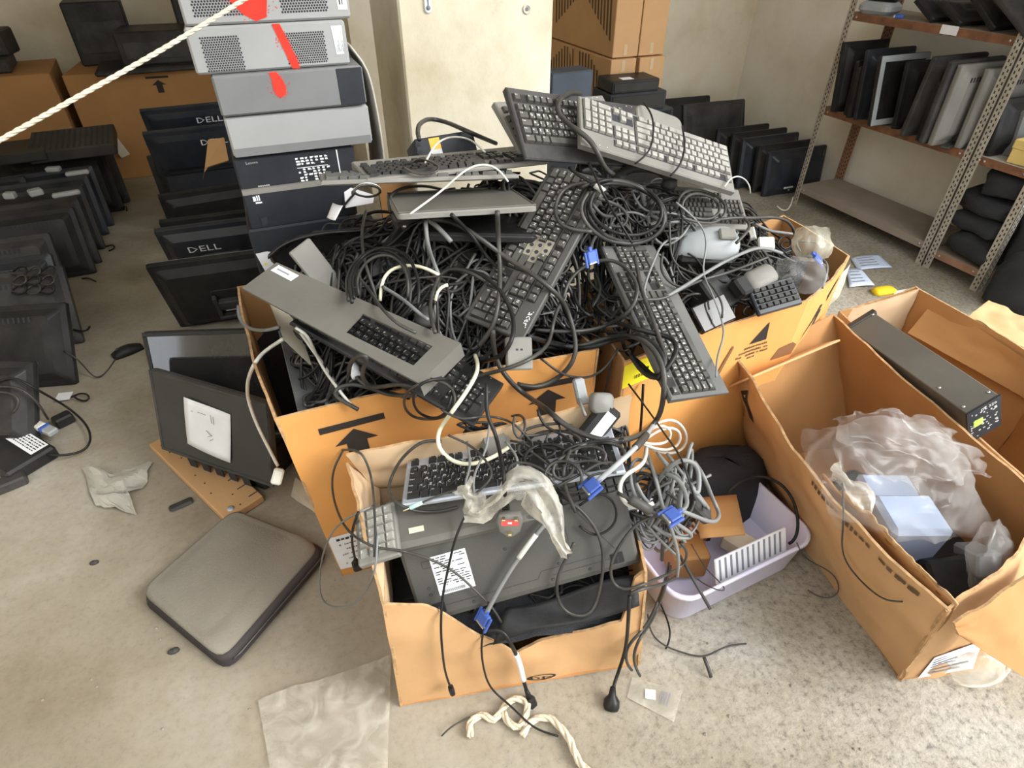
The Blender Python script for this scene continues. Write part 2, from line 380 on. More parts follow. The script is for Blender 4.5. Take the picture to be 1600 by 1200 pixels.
def keyboard(mw, label, group=None, body='black_plastic', keys='key_black', leg='legend', L=.45, W=.155, logo=None, missing=(), pad_f=.012, pad_b=.018,
             plate=None, arabic=True, bump=False, hf=.011, hb=.021, leds=True, legs=True):
    k = thing('keyboard', label, 'keyboard', mw, group)
    x0, y0 = -L/2, -W/2
    hz = lambda y: hf+(hb-hf)*(y/W)
    b = B(body); c = .004
    def prof(i, zadd):  # outline ring at a given inset
        return [(x0+i, y0+i), (-x0-i, y0+i), (-x0-i, -y0-i), (x0+i, -y0-i)]
    def ring(i, f):
        return [(x, y, f(y-y0)) for x, y in prof(i, 0)]
    b.loft([ring(.006, lambda y: 0), ring(0, lambda y: .003), ring(0, lambda y: hz(y)-.003), ring(.003, lambda y: hz(y))])
    if bump:   # raised hump along the back edge
        b.at(T((-.01, y0-.010, 0))); b.slab(rrect(.14, .06, .022), .001, .012, .003); b.at(Matrix.Identity(4))
    b.put('body', k)
    ks = key_rows(L, W, pad_f=pad_f, pad_b=pad_b)
    if plate:
        p = B(plate); u_ = (L-.02)/22.6; grp = {}
        for x, y, w, d, t in ks:
            gk = (0 if x < .01+15.05*u_ else 1 if x < .01+18.5*u_ else 2, 0 if y > pad_f+5.1*d and d < .03 else 1 if not (.01+15.05*u_ < x < .01+18.5*u_ and y < pad_f+2.1*d) else 2)
            a = grp.setdefault(gk, [9, 9, -9, -9]); a[0] = min(a[0], x); a[1] = min(a[1], y); a[2] = max(a[2], x+w); a[3] = max(a[3], y+d)
        for a in grp.values():
            e = .0012; c4 = [(a[0]-e, a[1]-e), (a[2]+e, a[1]-e), (a[2]+e, a[3]+e), (a[0]-e, a[3]+e)]; p.add([(x0+x, y0+y, hz(y)+.0006) for x, y in c4], [(0,1,2,3)])
        p.put('key_well', k)
    kb = B(keys); h = .0075; q = 0
    for i, (x, y, w, d, t) in enumerate(ks):
        if i in missing: 
            z = hz(y+d/2); kb.mat('membrane').box((x0+x, y0+y, z-.001), (x0+x+w, y0+y+d, z+.0022)); kb.mat('ink').at(T((x0+x+w/2, y0+y+d/2, z+.0023))).slab([(w*.28*math.cos(a), w*.28*math.sin(a)) for a in (0,1,2,3,4,5)], 0, .0006); kb.at(Matrix.Identity(4)); kb.mat(keys); continue
        z = hz(y+d/2); g = .0007; s = .0021
        xa, xb, ya, yb = x0+x+g, x0+x+w-g, y0+y+g, y0+y+d-g
        kb.mat(keys).loft([[(xa,ya,z-.001),(xb,ya,z-.001),(xb,yb,z-.001),(xa,yb,z-.001)], [(xa+s,ya+s*.9,z+h-.0006),(xb-s,ya+s*.9,z+h-.0006),(xb-s,yb-s,z+h),(xa+s,yb-s,z+h)]])
        if t and leg:
            tw = .0068 if len(t) == 1 else .0038
            kb.mat(leg).at(T((xa+s+.0008, yb-s-tw*.75, z+h+.0002))).text(t, tw, align='LEFT')
            if arabic and len(t) == 1:
                q += 1; kb.at(T((xb-s-.0006, ya+s+.0040, z+h+.0002))).text(ARAB[q % len(ARAB)], .0044, align='RIGHT', xs=.7)
            kb.at(Matrix.Identity(4))
    kb.put('keys', k)
    if leds:
        l = B(leg or 'legend')
        for i in range(3): l.at(T((-x0-.07+i*.02, -y0-pad_b*.5, hz(W-pad_b*.5)+.0009))).slab([(.0012*math.cos(a*1.05), .0012*math.sin(a*1.05)) for a in range(6)], 0, .0004)
        l.put('indicator_lights', k)
    if logo:
        t = B('legend'); t.at(T((logo[1], logo[2], hz(logo[2]-y0)+.0008))).text(logo[0], logo[3]); t.put('logo', k)
    if legs:
        for sx in (-1, 1):
            f = B(body); f.at(T((sx*(L/2-.03), -y0-.02, 0))).box((-.012, -.012, -.004), (.012, .006, 0), .001); f.put('foot', k)
    return k

def keyboard_underside(mw, label, group=None, body='charcoal_plastic', L=.46, W=.165, sticker=(-.13, .0, .075, .10), extra=True, ends=True):
    """a keyboard lying face down: the ribbed bottom shell with feet, screws and its sticker looks up"""
    k = thing('keyboard', label, 'keyboard', mw, group)
    b = B(body); x0, y0 = L/2, W/2
    b.loft([[(-x0+.004,-y0+.004,-.022),(x0-.004,-y0+.004,-.022),(x0-.004,y0-.004,-.014),(-x0+.004,y0-.004,-.014)],
            [(-x0,-y0,-.018),(x0,-y0,-.018),(x0,y0,-.010),(-x0,y0,-.010)],
            [(-x0,-y0,-.005),(x0,-y0,-.005),(x0,y0,-.003),(-x0,y0,-.003)],
            [(-x0+.007,-y0+.012,0),(x0-.007,-y0+.012,0),(x0-.007,y0-.006,0),(-x0+.007,y0-.006,0)]])
    b.mat('ink')
    def line(a, c, w=.0012):
        a = Vector((*a, 0)); c = Vector((*c, 0)); n = (c-a).normalized().cross(Vector((0,0,1)))*w/2
        b.add([tuple(q+Vector((0,0,.0004))) for q in (a-n, c-n, c+n, a+n)], [(0,1,2,3)])
    if extra:
        line((-x0+.03, -y0+.03), (.02, -y0+.03)); line((.05, -y0+.03), (.19, -y0+.03)); line((.02, -y0+.03), (.03,-y0+.045)); line((.03,-y0+.045), (.16,-y0+.045))
        line((.10, .01), (.10, .055)); line((.13, y0-.02), (.19, -y0+.05)); line((.02, .02), (.05, .05)); line((-.2,.05),(-.16,.05)); line((-.2,.035),(-.2,.05)); line((-.2,.035),(-.16,.035))
        for x, y in ((-.03,.03),(-.2,-.01),(-.2,-.025),(.07,-.035),(.16,.02),(-.12,-y0+.02),(.05,-y0+.02),(.13,-y0+.02)):
            b.at(T((x, y, .0003))).slab([(.0035*math.cos(a*.785), .0035*math.sin(a*.785)) for a in range(8)], 0, .0006)
            b.mat(body).slab([(.0018*math.cos(a*.785), .0018*math.sin(a*.785)) for a in range(8)], 0, .0011); b.mat('ink')
        b.at(Matrix.Identity(4))
    b.put('body', k)
    kk = B('key_black')
    for x, y, w, d, t in key_rows(L, W):
        kk.box((-x0+x+.001, -(-y0+y)-d+.001, -.027), (-x0+x+w-.001, -(-y0+y)-.001, -.014))
    kk.put('keys', k)
    for sx in (-1, 1) if extra else ():
        f = B('black_plastic'); f.at(T((sx*(x0-.045), -y0+.028, 0))).box((-.013,-.012,0),(.013,.012,.003),.001).mat('ink').box((-.002,-.010,.003),(.002,.004,.0034)); f.put('foot', k)
    if sticker:
        x, y, w, h = sticker; s = B('label_white'); s.at(T((x, y, .0006))).box((-w/2,-h/2,0),(w/2,h/2,.0003)); s.mat('ink')
        r = random.Random(3)
        for i in range(13):
            yy = h/2-.006-i*(h-.02)/13; xx = -w/2+.004
            while xx < w/2-.012:
                ww = r.uniform(.003, .016)
                if r.random() < .7: s.add([(xx,yy,.0005),(min(xx+ww,w/2-.003),yy,.0005),(min(xx+ww,w/2-.003),yy+.0022,.0005),(xx,yy+.0022,.0005)], [(0,1,2,3)])
                xx += ww+.0025
        for i in range(26): 
            xx = -w/2+.006+i*.0019; s.add([(xx,-h/2+.003,.0005),(xx+.001,-h/2+.003,.0005),(xx+.001,-h/2+.010,.0005),(xx,-h/2+.010,.0005)], [(0,1,2,3)])
        s.put('label', k)
    return k

def display(mw, label, group=None, w=.45, h=.32, shell='black_plastic', screen='screen_matte', depth=.045, bez=.016, mount=None, logo=None, cat='monitor', vents=True, name='monitor', sticker=None, rim=None):
    """flat monitor: x width, y height from its bottom edge, +z the screen side"""
    d = thing(name, label, cat, mw, group)
    b = B(shell); cy = h/2
    def rr(iw, z, r=.012, dy=0): return [(x, y+cy+dy, z) for x, y in rrect(w-2*iw, h-2*iw, r)]
    b.loft([rr(.075, -depth, .02), rr(.05, -depth+.003, .02), rr(.022, -min(.016, depth*.45), .014), rr(.002, -min(.010, depth*.3)), rr(0, -min(.004, depth*.15)), rr(0, .008), rr(.002, .011)])
    if vents:
        b.mat('ink')
        for i in range(14): b.box((-.12+i*.018, h-.072, -depth-.0004), (-.112+i*.018, h-.052, -depth+.001))
    b.put('back_shell', d)
    f = B(rim or shell)
    for a, c in (((-w/2+.002, .002), (w/2-.002, bez)), ((-w/2+.002, h-bez), (w/2-.002, h-.002)), ((-w/2+.002, bez), (-w/2+bez, h-bez)), ((w/2-bez, bez), (w/2-.002, h-bez))):
        f.box((a[0], a[1], .0105), (c[0], c[1], .0145), .0012)
    f.put('bezel', d)
    s = B(screen); s.box((-w/2+bez-.001, bez-.001, .0105), (w/2-bez+.001, h-bez+.001, .0122)); s.put('screen', d)
    if mount:
        m = B(shell); mz = -depth
        if mount == 'arm':       # square hinge block with its open frame
            m.at(T((0, cy-.02, mz))); m.slab(rrect(.12, .15, .015), -.006, .002, .002)
            m.mat('charcoal_plastic').slab(rrect(.085, .05, .008), -.032, -.005, .004)
            for x in (-.05, .05): m.box((x-.008, -.075, -.030), (x+.008, .05, -.005), .003)
            m.box((-.058, -.085, -.034), (.058, -.067, -.006), .003); m.mat('silver_plastic').box((-.022, -.03, -.0338), (.022, -.024, -.0318))
        elif mount == 'pad':
            m.at(T((0, cy, mz))); m.slab(rrect(.11, .11, .02), -.012, .002, .004)
            m.mat('charcoal_plastic').slab(rrect(.07, .075, .012), -.02, -.011, .003)
        elif mount == 'handle':
            m.at(T((0, cy+.03, mz))); m.slab(rrect(.16, .05, .01), -.01, .002, .003); m.mat('ink').slab(rrect(.10, .018, .006), -.0115, -.009)
        m.put('stand_mount', d)
    if logo:
        t = B('label_white'); t.at(T((logo[1], logo[2], -depth-.0012)) @ R(180, 'Y')).text(logo[0], logo[3], xs=1.25); t.put('logo', d)
    if sticker:
        x, y, sw, sh = sticker; t = B('label_white'); t.at(T((x, y, -depth-.001)) @ R(180, 'Y')).box((-sw/2,-sh/2,0),(sw/2,sh/2,.0004))
        t.mat('ink')
        for i in range(4): t.add([(-sw*.4, sh*(.3-i*.2), .0007), (sw*(.1+.25*(i%2)), sh*(.3-i*.2), .0007), (sw*(.1+.25*(i%2)), sh*(.36-i*.2), .0007), (-sw*.4, sh*(.36-i*.2), .0007)], [(0,1,2,3)])
        t.put('label', d)
    return d

def plug_end(kind, parent, p, d, up=(0,0,1), name='plug'):
    """connector at the end of a cord, pointing along d"""
    d = Vector(d).normalized(); u = Vector(up); u = (u-d*u.dot(d)); u = u.normalized() if u.length > 1e-3 else d.orthogonal().normalized()
    m = Matrix.Translation(Vector(p)) @ Matrix((d, u.cross(d), u)).transposed().to_4x4()
    b = B('cord_black').at(m)
    if kind == 'vga':
        b.at(m @ Matrix.Scale(.8,4)).mat('blue_plug').box((.0,-.017,-.0075),(.034,.017,.0075),.003).box((-.012,-.006,-.005),(.002,.006,.005),.002)
        b.mat('steel').box((.034,-.016,-.0065),(.040,.016,.0065),.002); o = b.put(name, parent)
        for s in (-1, 1): B('blue_plug').at(m @ Matrix.Scale(.8,4)).box((.0,s*.0215-.0035,-.0035),(.046,s*.0215+.0035,.0035),.0015).put('screw', o)
    elif kind == 'iec':
        b.box((-.004,-.011,-.009),(.038,.011,.009),.004).tube([m.inverted() @ (m @ Vector((-.03,0,0))), (-.004,0,0)], [.0045,.0075]); b.mat('ink').box((.0375,-.008,-.006),(.0385,.008,.006)); o = b.put(name, parent)
    elif kind == 'usb':
        b.box((0,-.007,-.004),(.024,.007,.004),.002).mat('steel').box((.024,-.006,-.0023),(.036,.006,.0023)); o = b.put(name, parent)
    elif kind == 'schuko':
        b.at(m @ R(90, 'Y')); b.lathe([(.006,-.03),(.009,-.012),(.018,0),(.019,.012),(.017,.02)], 14); o = b.put(name, parent)
        for s in (-1, 1): B('steel').at(m).tube([(.02,s*.0095,0),(.038,s*.0095,0)], .0022).put('pin', o)
    elif kind == 'jack':
        b.mat('mint').at(m).tube([(0,0,0),(.004,0,0),(.026,0,0),(.028,0,0)], [.0035,.0048,.0048,.003]); b.mat('brass').tube([(.028,0,0),(.040,0,0),(.042,0,0)], [.0017,.0017,.0008]); o = b.put(name, parent)
    elif kind == 'ps2':
        b.tube([(0,0,0),(.004,0,0),(.022,0,0)], [.004,.0065,.0065]).mat('steel').tube([(.022,0,0),(.031,0,0)], .0048); o = b.put(name, parent)
    elif kind == 'boot':
        b.box((0,-.008,-.006),(.03,.008,.006),.003); o = b.put(name, parent)
    return o

def cord(pts, label, r=.0032, material='cord_black', group=None, ends=(None, None), name='cable', cat='cable', n=7, step=.012, extra=None):
    P = smooth_path(pts, step)
    if ends == (None, None) and not extra:
        b = B(material); b.tube(P, r, n); return b.put(name, None, label, cat, group)
    k = thing(name, label, cat, Matrix.Translation(P[0]), group)
    iv = k.matrix_world.inverted()
    Q = [iv @ p for p in P]
    b = B(material); b.tube(Q, r, n); b.put('cord', k)
    if ends[0]: plug_end(ends[0], k, Q[0], Q[0]-Q[2])
    if ends[1]: plug_end(ends[1], k, Q[-1], Q[-1]-Q[-3])
    if extra:
        for nm, mt, t0, t1, rr in extra:      # ferrite bead, tag or tape on the cord
            i0 = int(t0*(len(Q)-1)); i1 = max(i0+2, int(t1*(len(Q)-1))); B(mt).tube(Q[i0:i1+1], rr, 10).put(nm, k)
    return k

class Wall:
    """one cardboard wall: bottom edge a-b, top edge d-c, bowed outwards"""
    def __init__(s, a, b, c, d, bow=.0, top=None, seed=0, wav=.004):
        s.a, s.b, s.c, s.d = map(Vector, (a, b, c, d)); s.bow = bow; s.top = top; s.seed = seed; s.wav = wav
        s.n = ((s.b-s.a).cross(s.d-s.a)).normalized()
    def P(s, u, v):
        vv = v*(s.top(u) if s.top else 1.)
        p = s.a.lerp(s.b, u).lerp(s.d.lerp(s.c, u), vv)
        off = s.bow*math.sin(math.pi*u)*(.3+.7*vv)
        off += (s.wav*fbm((u*3+s.seed*7.1, vv*3, s.seed*1.7), 1.3))
        return p + s.n*off
    def build(s, b, out, inn, th=.006, nu=20, nv=10, edge='card_edge'):
        W = nu+1; o = [s.P(i/nu, j/nv) for j in range(nv+1) for i in range(nu+1)]; q = [p-s.n*th for p in o]
        fs = [(j*W+i, j*W+i+1, (j+1)*W+i+1, (j+1)*W+i) for j in range(nv) for i in range(nu)]
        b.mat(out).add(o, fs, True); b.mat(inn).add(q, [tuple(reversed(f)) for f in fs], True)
        E = list(range(W)) + [j*W+nu for j in range(1, nv+1)] + [nv*W+i for i in range(nu-1, -1, -1)] + [j*W for j in range(nv-1, 0, -1)]
        k = len(o); b.mat(edge).add(o+q, [(E[(i+1) % len(E)], E[i], k+E[i], k+E[(i+1) % len(E)]) for i in range(len(E))])
    def decal(s, b, mt, polys, off=.0012):
        b.mat(mt)
        for pl in polys: b.add([s.P(u, v)+s.n*off for u, v in pl], [tuple(range(len(pl)))])
    def scrawl(s, b, mt, u, v, w, h, seed=0, off=.0016):
        """a line of print too small to read"""
        L = (s.b-s.a).length; H = (s.d-s.a).length; r = random.Random(seed); x = -w/2
        while x < w/2-h*.4:
            k = h*r.uniform(.3, .8)
            if r.random() < .82:
                y0 = -h/2*r.uniform(.6, 1); y1 = h/2*r.uniform(.5, 1); X0, X1 = u+x/L, u+min(x+k, w/2)/L
                s.decal(b, mt, [[(X0, v+y0/H), (X1, v+y0/H), (X1, v+y1/H), (X0, v+y1/H)]], off)
            x += k+h*.22
    def words(s, b, mt, body, u, v, h, off=.0012, xs=1., rot=0.):
        vs, fs, w = glyphs(body); L = (s.b-s.a).length; H = (s.d-s.a).length; k = h/.7; ca, sa = math.cos(rot), math.sin(rot)
        pts = []
        for x, y in vs:
            X = (x-w/2)*k*xs; Y = y*k-h/2; X, Y = X*ca-Y*sa, X*sa+Y*ca
            pts.append(s.P(u+X/L, v+Y/H)+s.n*off)
        b.mat(mt).add(pts, fs)

def floor_panel(b, mt, pts, z=.006):
    b.mat(mt).add([(p[0], p[1], z) for p in pts], [tuple(range(len(pts)))])

def crumple(b, fn, nu, nv, amp, sc, seed=0, thick=0., smooth=False):
    def g(u, v):
        p = Vector(fn(u, v)); q = Vector((u*sc+seed, v*sc-seed, seed*.37))
        n = Vector((noise.noise(q*1.), noise.noise(q*1.+Vector((9,3,1))), noise.noise(q*1.+Vector((2,8,5)))))
        r = Vector((abs(noise.noise(q*2.3))-.25, noise.noise(q*2.3+Vector((4,4,4))), abs(noise.noise(q*2.3+Vector((7,1,7))))-.25))
        return p + (n+r*.6)*amp
    return b.grid(g, nu, nv, smooth, thick)
# ------------------------------------------------------------------ the room
def struct(name, b, **kw): return b.put(name, kind='structure', **kw)
def slabs(name, mt, a, c): return struct(name, B(mt).box(a, c))
slabs('floor', 'floor', (-6, -5, -.05), (9, 7, 0))
YB = 3.95; XR = 3.47
slabs('wall_back', 'wall_beige', (.62, YB, 0), (XR+.2, YB+.2, 2.9))
slabs('wall_right', 'wall_white', (XR, 1.32, 0), (XR+.2, YB, 2.9))
slabs('wall_jog', 'wall_beige', (.62, YB+.2, 0), (.82, 5.8, 2.9))
slabs('wall_rear', 'wall_beige', (-2.8, 5.6, 0), (.62, 5.8, 2.9))
slabs('wall_left', 'wall_beige', (-2.8, .20, 0), (-2.6, 5.6, 2.9))
slabs('wall_left_near', 'wall_beige', (-2.8, -1.4, 0), (-2.6, -.70, 2.9))
slabs('trim_lintel', 'wall_beige', (-2.8, -.70, 2.05), (-2.6, .20, 2.9))
slabs('wall_front_shade', 'wall_white', (-2.8, -1.6, 0), (1.0, -1.4, 2.9))  # unseen wall behind the camera, added to keep daylight off the left side
slabs('ceiling', 'wall_white', (-2.8, .35, 2.9), (XR+.2, 5.8, 3.05))  # unseen ceiling, front edge set back to let in more daylight
# plastered column with its switch plate and old anchor hole
pl = thing('pillar', 'bare plastered concrete pillar behind the keyboard heap', 'pillar', T((.708, 2.0, 0))); pl['kind'] = 'structure'
b = B('plaster'); b.box((-.247, 0, 0), (.249, .42, 2.9), .006); b.put('column', pl)
p = at_y(668, 8, 2.0)-Vector((.708, 2.0, 0))
b = B('white_print'); b.at(T((p.x, -.001, p.z+.03)) @ R(90, 'X')); b.slab(rrect(.022, .10, .0105), 0, .006, .002); b.mat('ink_grey').box((-.002,-.03,.006),(.002,.05,.0075)); b.at(T((p.x, -.007, p.z-.006)) @ R(90, 'X')).lathe([(.006,0),(.006,.003),(.003,.004)], 12); b.put('wall_plate', pl)
p = at_y(823, 14, 2.0)-Vector((.708, 2.0, 0))
b = B('plaster'); b.at(T((p.x, -.001, p.z)) @ R(90, 'X')); b.lathe([(.014,0),(.014,.003),(.010,.004),(.009,.001)], 14); b.mat('ink_grey').lathe([(.005,.001),(.0045,.005),(.002,.003)], 10); b.put('anchor', pl)

# ------------------------------------------------------------------ slotted-angle shelving
def post(x, y, h, sx, sy, parent, rot=0., mt='post_zinc'):
    """L-angle upright, flanges towards sx and sy, both punched with slots"""
    w = .038; t = .002; b = B(mt)
    b.box((min(0, sx*w), min(0, sy*t), 0), (max(0, sx*w), max(0, sy*t), h)); b.box((min(0, sx*t), min(0, sy*w), 0), (max(0, sx*t), max(0, sy*w), h))
    b.mat('post_hole')
    n = int(h/.025)
    for i in range(n):
        z = .02+i*.025
        for o, hh in ((.012, .006), (.026, .006)) :
            zz = z+(.0125 if o > .02 else 0)
            for e in (-.0006, .0006+t):
                X = sx*o; Y = sy*e; b.add([(X-.003, Y, zz-hh), (X+.003, Y, zz-hh), (X+.003, Y, zz+hh), (X-.003, Y, zz+hh)], [(0,1,2,3)])
                X = sx*e; Y = sy*o; b.add([(X, Y-.003, zz-hh), (X, Y+.003, zz-hh), (X, Y+.003, zz+hh), (X, Y-.003, zz+hh)], [(0,1,2,3)])
    o = b.put('post', parent); o.location = (x, y, 0); return o
def board(x0, x1, y0, y1, z, top, lip, parent, holes=True):
    b = B(top); b.box((x0, y0, z-.004), (x1, y1, z)); b.mat(lip)
    b.box((x0-.001, y0, z-.036), (x0+.002, y1, z-.0005)); b.box((x1-.002, y0, z-.036), (x1+.001, y1, z-.0005))
    b.box((x0, y0-.001, z-.036), (x1, y0+.002, z-.0005)); b.box((x0, y1-.002, z-.036), (x1, y1+.001, z-.0005))
    if holes:
        b.mat('steel')
        for yy in (y0+.03, y0+.055, y1-.03, y1-.055): b.at(T((x0-.002, yy, z-.018)) @ R(-90, 'Y')).lathe([(.006,0),(.006,.003),(.003,.004)], 8)
        b.at(Matrix.Identity(4))
    return b.put('shelf_board', parent)
sh = thing('shelving_unit', 'rusty slotted angle shelving unit against the wall, its bottom board bare', 'shelf', T((3.25, 2.3, 0)))
def rel(o, par): o.parent = par; o.matrix_parent_inverse = par.matrix_world.inverted(); return o
for a in ((3.08, 2.79, 1, -1), (3.42, 2.79, -1, -1), (3.08, 1.845, 1, 1), (3.42, 1.845, -1, 1)):
    o = post(a[0], a[1], 1.75, a[2], a[3], sh, mt='post_zinc' if a[0] < 3.2 else 'rust_paint'); o.matrix_parent_inverse = sh.matrix_world.inverted()
for z, t, l in ((.115, 'board', 'board'), (.575, 'board', 'rust'), (1.047, 'board', 'rust'), (1.6, 'board', 'rust')):
    o = board(3.085, 3.415, 1.85, 2.785, z, t, l, sh); o.matrix_parent_inverse = sh.matrix_world.inverted()
b = B('paper'); b.box((3.0805, 2.15, 1.015), (3.0822, 2.235, 1.052)); b.put('paper_tag', sh, label='whitish paper tag on the top shelf edge', world=True)
s2 = thing('shelving_unit', 'second slotted angle shelving bay stuffed with black bags, a pale board above', 'shelf', T((3.3, 1.7, 0)))
for a in ((3.078, 1.838, 1, -1), (3.45, 1.838, -1, -1), (3.078, 1.535, 1, 1), (3.45, 1.535, -1, 1)):
    o = post(a[0], a[1], 1.75, a[2], a[3], s2); o.matrix_parent_inverse = s2.matrix_world.inverted()
for z, t, l in ((.10, 'board', 'rust_paint'), (.575, 'board_pale', 'rust'), (1.047, 'board', 'rust')):
    o = board(3.083, 3.445, 1.54, 1.834, z, t, l, s2); o.matrix_parent_inverse = s2.matrix_world.inverted()

# things on the shelves: slim displays standing like books on the middle board
G = 'slim displays standing on the middle shelf'
def stand_m(x, y, z, lean, yaw=0.): 
    """display standing on its bottom edge: width along X, back towards the camera (-Y), top leaning by lean degrees to +Y"""
    return T((x, y, z)) @ R(yaw, 'Z') @ Matrix(((-1,0,0,0),(0,0,1,0),(0,1,0,0),(0,0,0,1))) @ R(lean, 'X')
SH = [ # y, height, width, lean, x centre, shell, label
 (2.66, .345, .33, 10, 3.20, 'black_plastic', 'black slim display at the far left end of the middle shelf row'),
 (2.575, .27, .33, 6, 3.21, 'black_plastic', 'shorter black slim display second from the far post on the middle shelf'),
 (2.53, .25, .33, 6, 3.18, 'black_plastic', 'short matt black display third from the far post on the middle shelf'),
 (2.485, .335, .34, 10, 3.19, 'navy_black', 'tall display with a shiny navy corner behind the silver-edged one on the shelf'),
 (2.375, .325, .34, 12, 3.135, 'silver_plastic', 'silver-edged display sticking out of the middle shelf over the front lip'),
 (2.28, .31, .34, 10, 3.24, 'black_plastic', 'black display set back in the dark gap in the middle of the shelf row'),
 (2.165, .36, .36, -3, 3.17, 'charcoal_plastic', 'charcoal display leaning steeply with a thin bright edge on the middle shelf'),
 (2.075, .265, .33, 2, 3.16, 'black_plastic', 'low black display just before the silver ones on the middle shelf'),
 (2.04, .36, .36, 1, 3.15, 'charcoal_plastic', 'thin dark display pressed against the silver vented one on the shelf'),
 (2.00, .35, .35, 1, 3.16, 'grey_plastic', 'silver display with a vented back nearest the middle shelf post'),
 (1.92, .34, .35, 2, 3.24, 'grey_plastic', 'grey display half hidden behind the perforated post on the middle shelf')]
for y, h, w, ln, x, shm, lb in SH:
    fl = shm == 'silver_plastic'
    display(stand_m(x, y, .577, ln) @ (T((0,0,-.03)) @ R(180,'Y') if fl else T((0,0,0))), lb, G, w, h, 'black_plastic' if fl else shm, 'gloss_black', .038, .03 if fl else .014, None, None, cat='monitor', vents=(shm == 'grey_plastic'), name='display', rim=shm)
b = B('charcoal_plastic'); b.box((-.13,-.02,0),(.13,.02,.012),.004).box((-.02,-.012,.01),(.02,.012,.06),.004); b.put('monitor_stand', None, 'black plastic monitor foot hanging over the middle shelf lip', 'stand', mw=T((3.13, 1.98, .577)) @ R(18,'Z'))
# things on the top board, only their undersides in view
def lump(label, cat, name, m, size, mt, ch=.02): 
    return B(mt).box((-size[0]/2,-size[1]/2,0),(size[0]/2,size[1]/2,size[2]),ch).put(name, None, label, cat, mw=m)
o = thing('desk_phone', 'silver-edged handset case at the far end of the top shelf', 'phone', T((3.15, 2.66, 1.048)) @ R(12,'Z'))
b = B('silver_plastic'); b.slab(rrect(.15, .18, .04), 0, .055, .018); b.put('base', o); b = B('black_plastic'); b.at(T((0,0,.055))).slab(rrect(.05,.17,.02), 0, .03, .012); b.put('handset', o)
B('blue_plug').box((-.012,-.02,0),(.012,.02,.018),.004).mat('steel').box((-.012,.02,.003),(.012,.026,.014)).put('video_connector', None, 'blue video connector lying on the top shelf edge', 'connector', mw=T((3.10, 2.49, 1.048)) @ R(40,'Z'))
for i, (y, h, w, ln, lb) in enumerate(((2.40, .15, .3, 60, 'black display tipped on its back on the top shelf'), (2.26, .16, .3, 62, 'black display tipped against its neighbour on the top shelf'), (2.10, .2, .3, 55, 'black display with a bluish edge on the top shelf'))):
    display(stand_m(3.24, y-.1, 1.06, ln), lb, 'displays on the top shelf', w, h, 'black_plastic', 'gloss_black', .03, .014, vents=False, name='display')
o = display(stand_m(3.20, 1.83, 1.06, 58), 'dark display with a white sticker near the right end of the top shelf', None, .3, .26, 'charcoal_plastic', 'gloss_black', .03, .014, vents=False, name='display', sticker=(.11, .06, .05, .03))
display(stand_m(3.23, 1.62, 1.06, 50), 'dark display on the top board of the second shelving bay', None, .3, .25, 'black_plastic', 'gloss_black', .03, .014, vents=False, name='display')
# second bay: carton of stationery, dark cases, heap of bags
o = thing('box', 'shallow yellowish lidded cardboard box on the pale board of the second bay', 'box', T((3.26, 1.62, .577)) @ R(4,'Z'))
B('box_yellow').box((-.16,-.09,0),(.16,.09,.075),.003).put('tray', o); B('box_yellow').box((-.164,-.094,.06),(.164,.094,.10),.004).put('lid', o)
display(stand_m(3.24, 1.785, .577, 10), 'black display standing behind the yellowish box on the pale board', None, .3, .24, 'black_plastic', 'gloss_black', .035, .014, vents=False, name='display')
B('case_mid').box((-.12,-.03,0),(.12,.03,.2),.01).put('speaker_case', None, 'dark grey slab standing at the right of the yellowish box', 'case', mw=T((3.3, 1.70, .577)) @ R(-8,'X') @ T((0,.06,0)))
def bag(label, pts, r, seed, sq=(1,1,1), grp=None, strap=True):
    """soft padded bag lying in a pile"""
    o = thing('laptop_bag', label, 'bag', T(pts), grp)
    b = B('fabric'); n = 20; rings = []
    for j in range(13):
        t = -math.pi/2+math.pi*j/12; rr = []
        for i in range(n):
            a = 2*math.pi*i/n; ca, sa = math.cos(a), math.sin(a)
            c = math.copysign(abs(ca)**.5, ca); s_ = math.copysign(abs(sa)**.5, sa); ct = max(.02, math.cos(t)**.6)
            v = Vector((c*ct*r[0], s_*ct*r[1], math.copysign(abs(math.sin(t))**.7, math.sin(t))*r[2]))
            v += v.normalized()*(.035*fbm(v*8+Vector((seed,)*3))+.02*abs(fbm(v*16+Vector((seed,)*3)))); rr.append(tuple(v))
        rings.append(rr)
    b.loft(rings, True, True); b.put('body', o)
    if strap:
        P = smooth_path([(-r[0]*.8, -r[1]*.75, r[2]*.5), (-r[0]*.3, -r[1]*1.08, r[2]*.75), (r[0]*.3, -r[1]*1.1, -r[2]*.3), (r[0]*.8, -r[1]*.9, r[2]*.2)], .02)
        B('grey_plastic').tube(P, .009, 5).put('strap', o)
    return o
GB = 'black bags in the second shelving bay'
for i, (lb, p, r_, st) in enumerate((
 ('topmost black laptop bag of the pile with a grey strap in the second bay', (3.27, 1.66, .47), (.17,.12,.065), True),
 ('flat black laptop bag under the topmost one in the second bay', (3.27, 1.70, .365), (.18,.15,.055), False),
 ('black laptop bag with a looped strap in the middle of the bag pile', (3.25, 1.69, .27), (.17,.14,.05), True),
 ('crumpled black bag resting on the rusty bottom beam of the second bay', (3.22, 1.68, .165), (.15,.13,.06), False))):
    bag(lb, p, r_, i*3.1, grp=GB, strap=st)
bag('black bag spilling out of the pile beside the nearest shelf post', (3.26, 1.42, .30), (.16,.12,.20), 17., strap=False)
bag('limp grey-black bag hanging down to the floor at the nearest shelf post', (3.10, 1.36, .13), (.12,.12,.14), 31., strap=True)

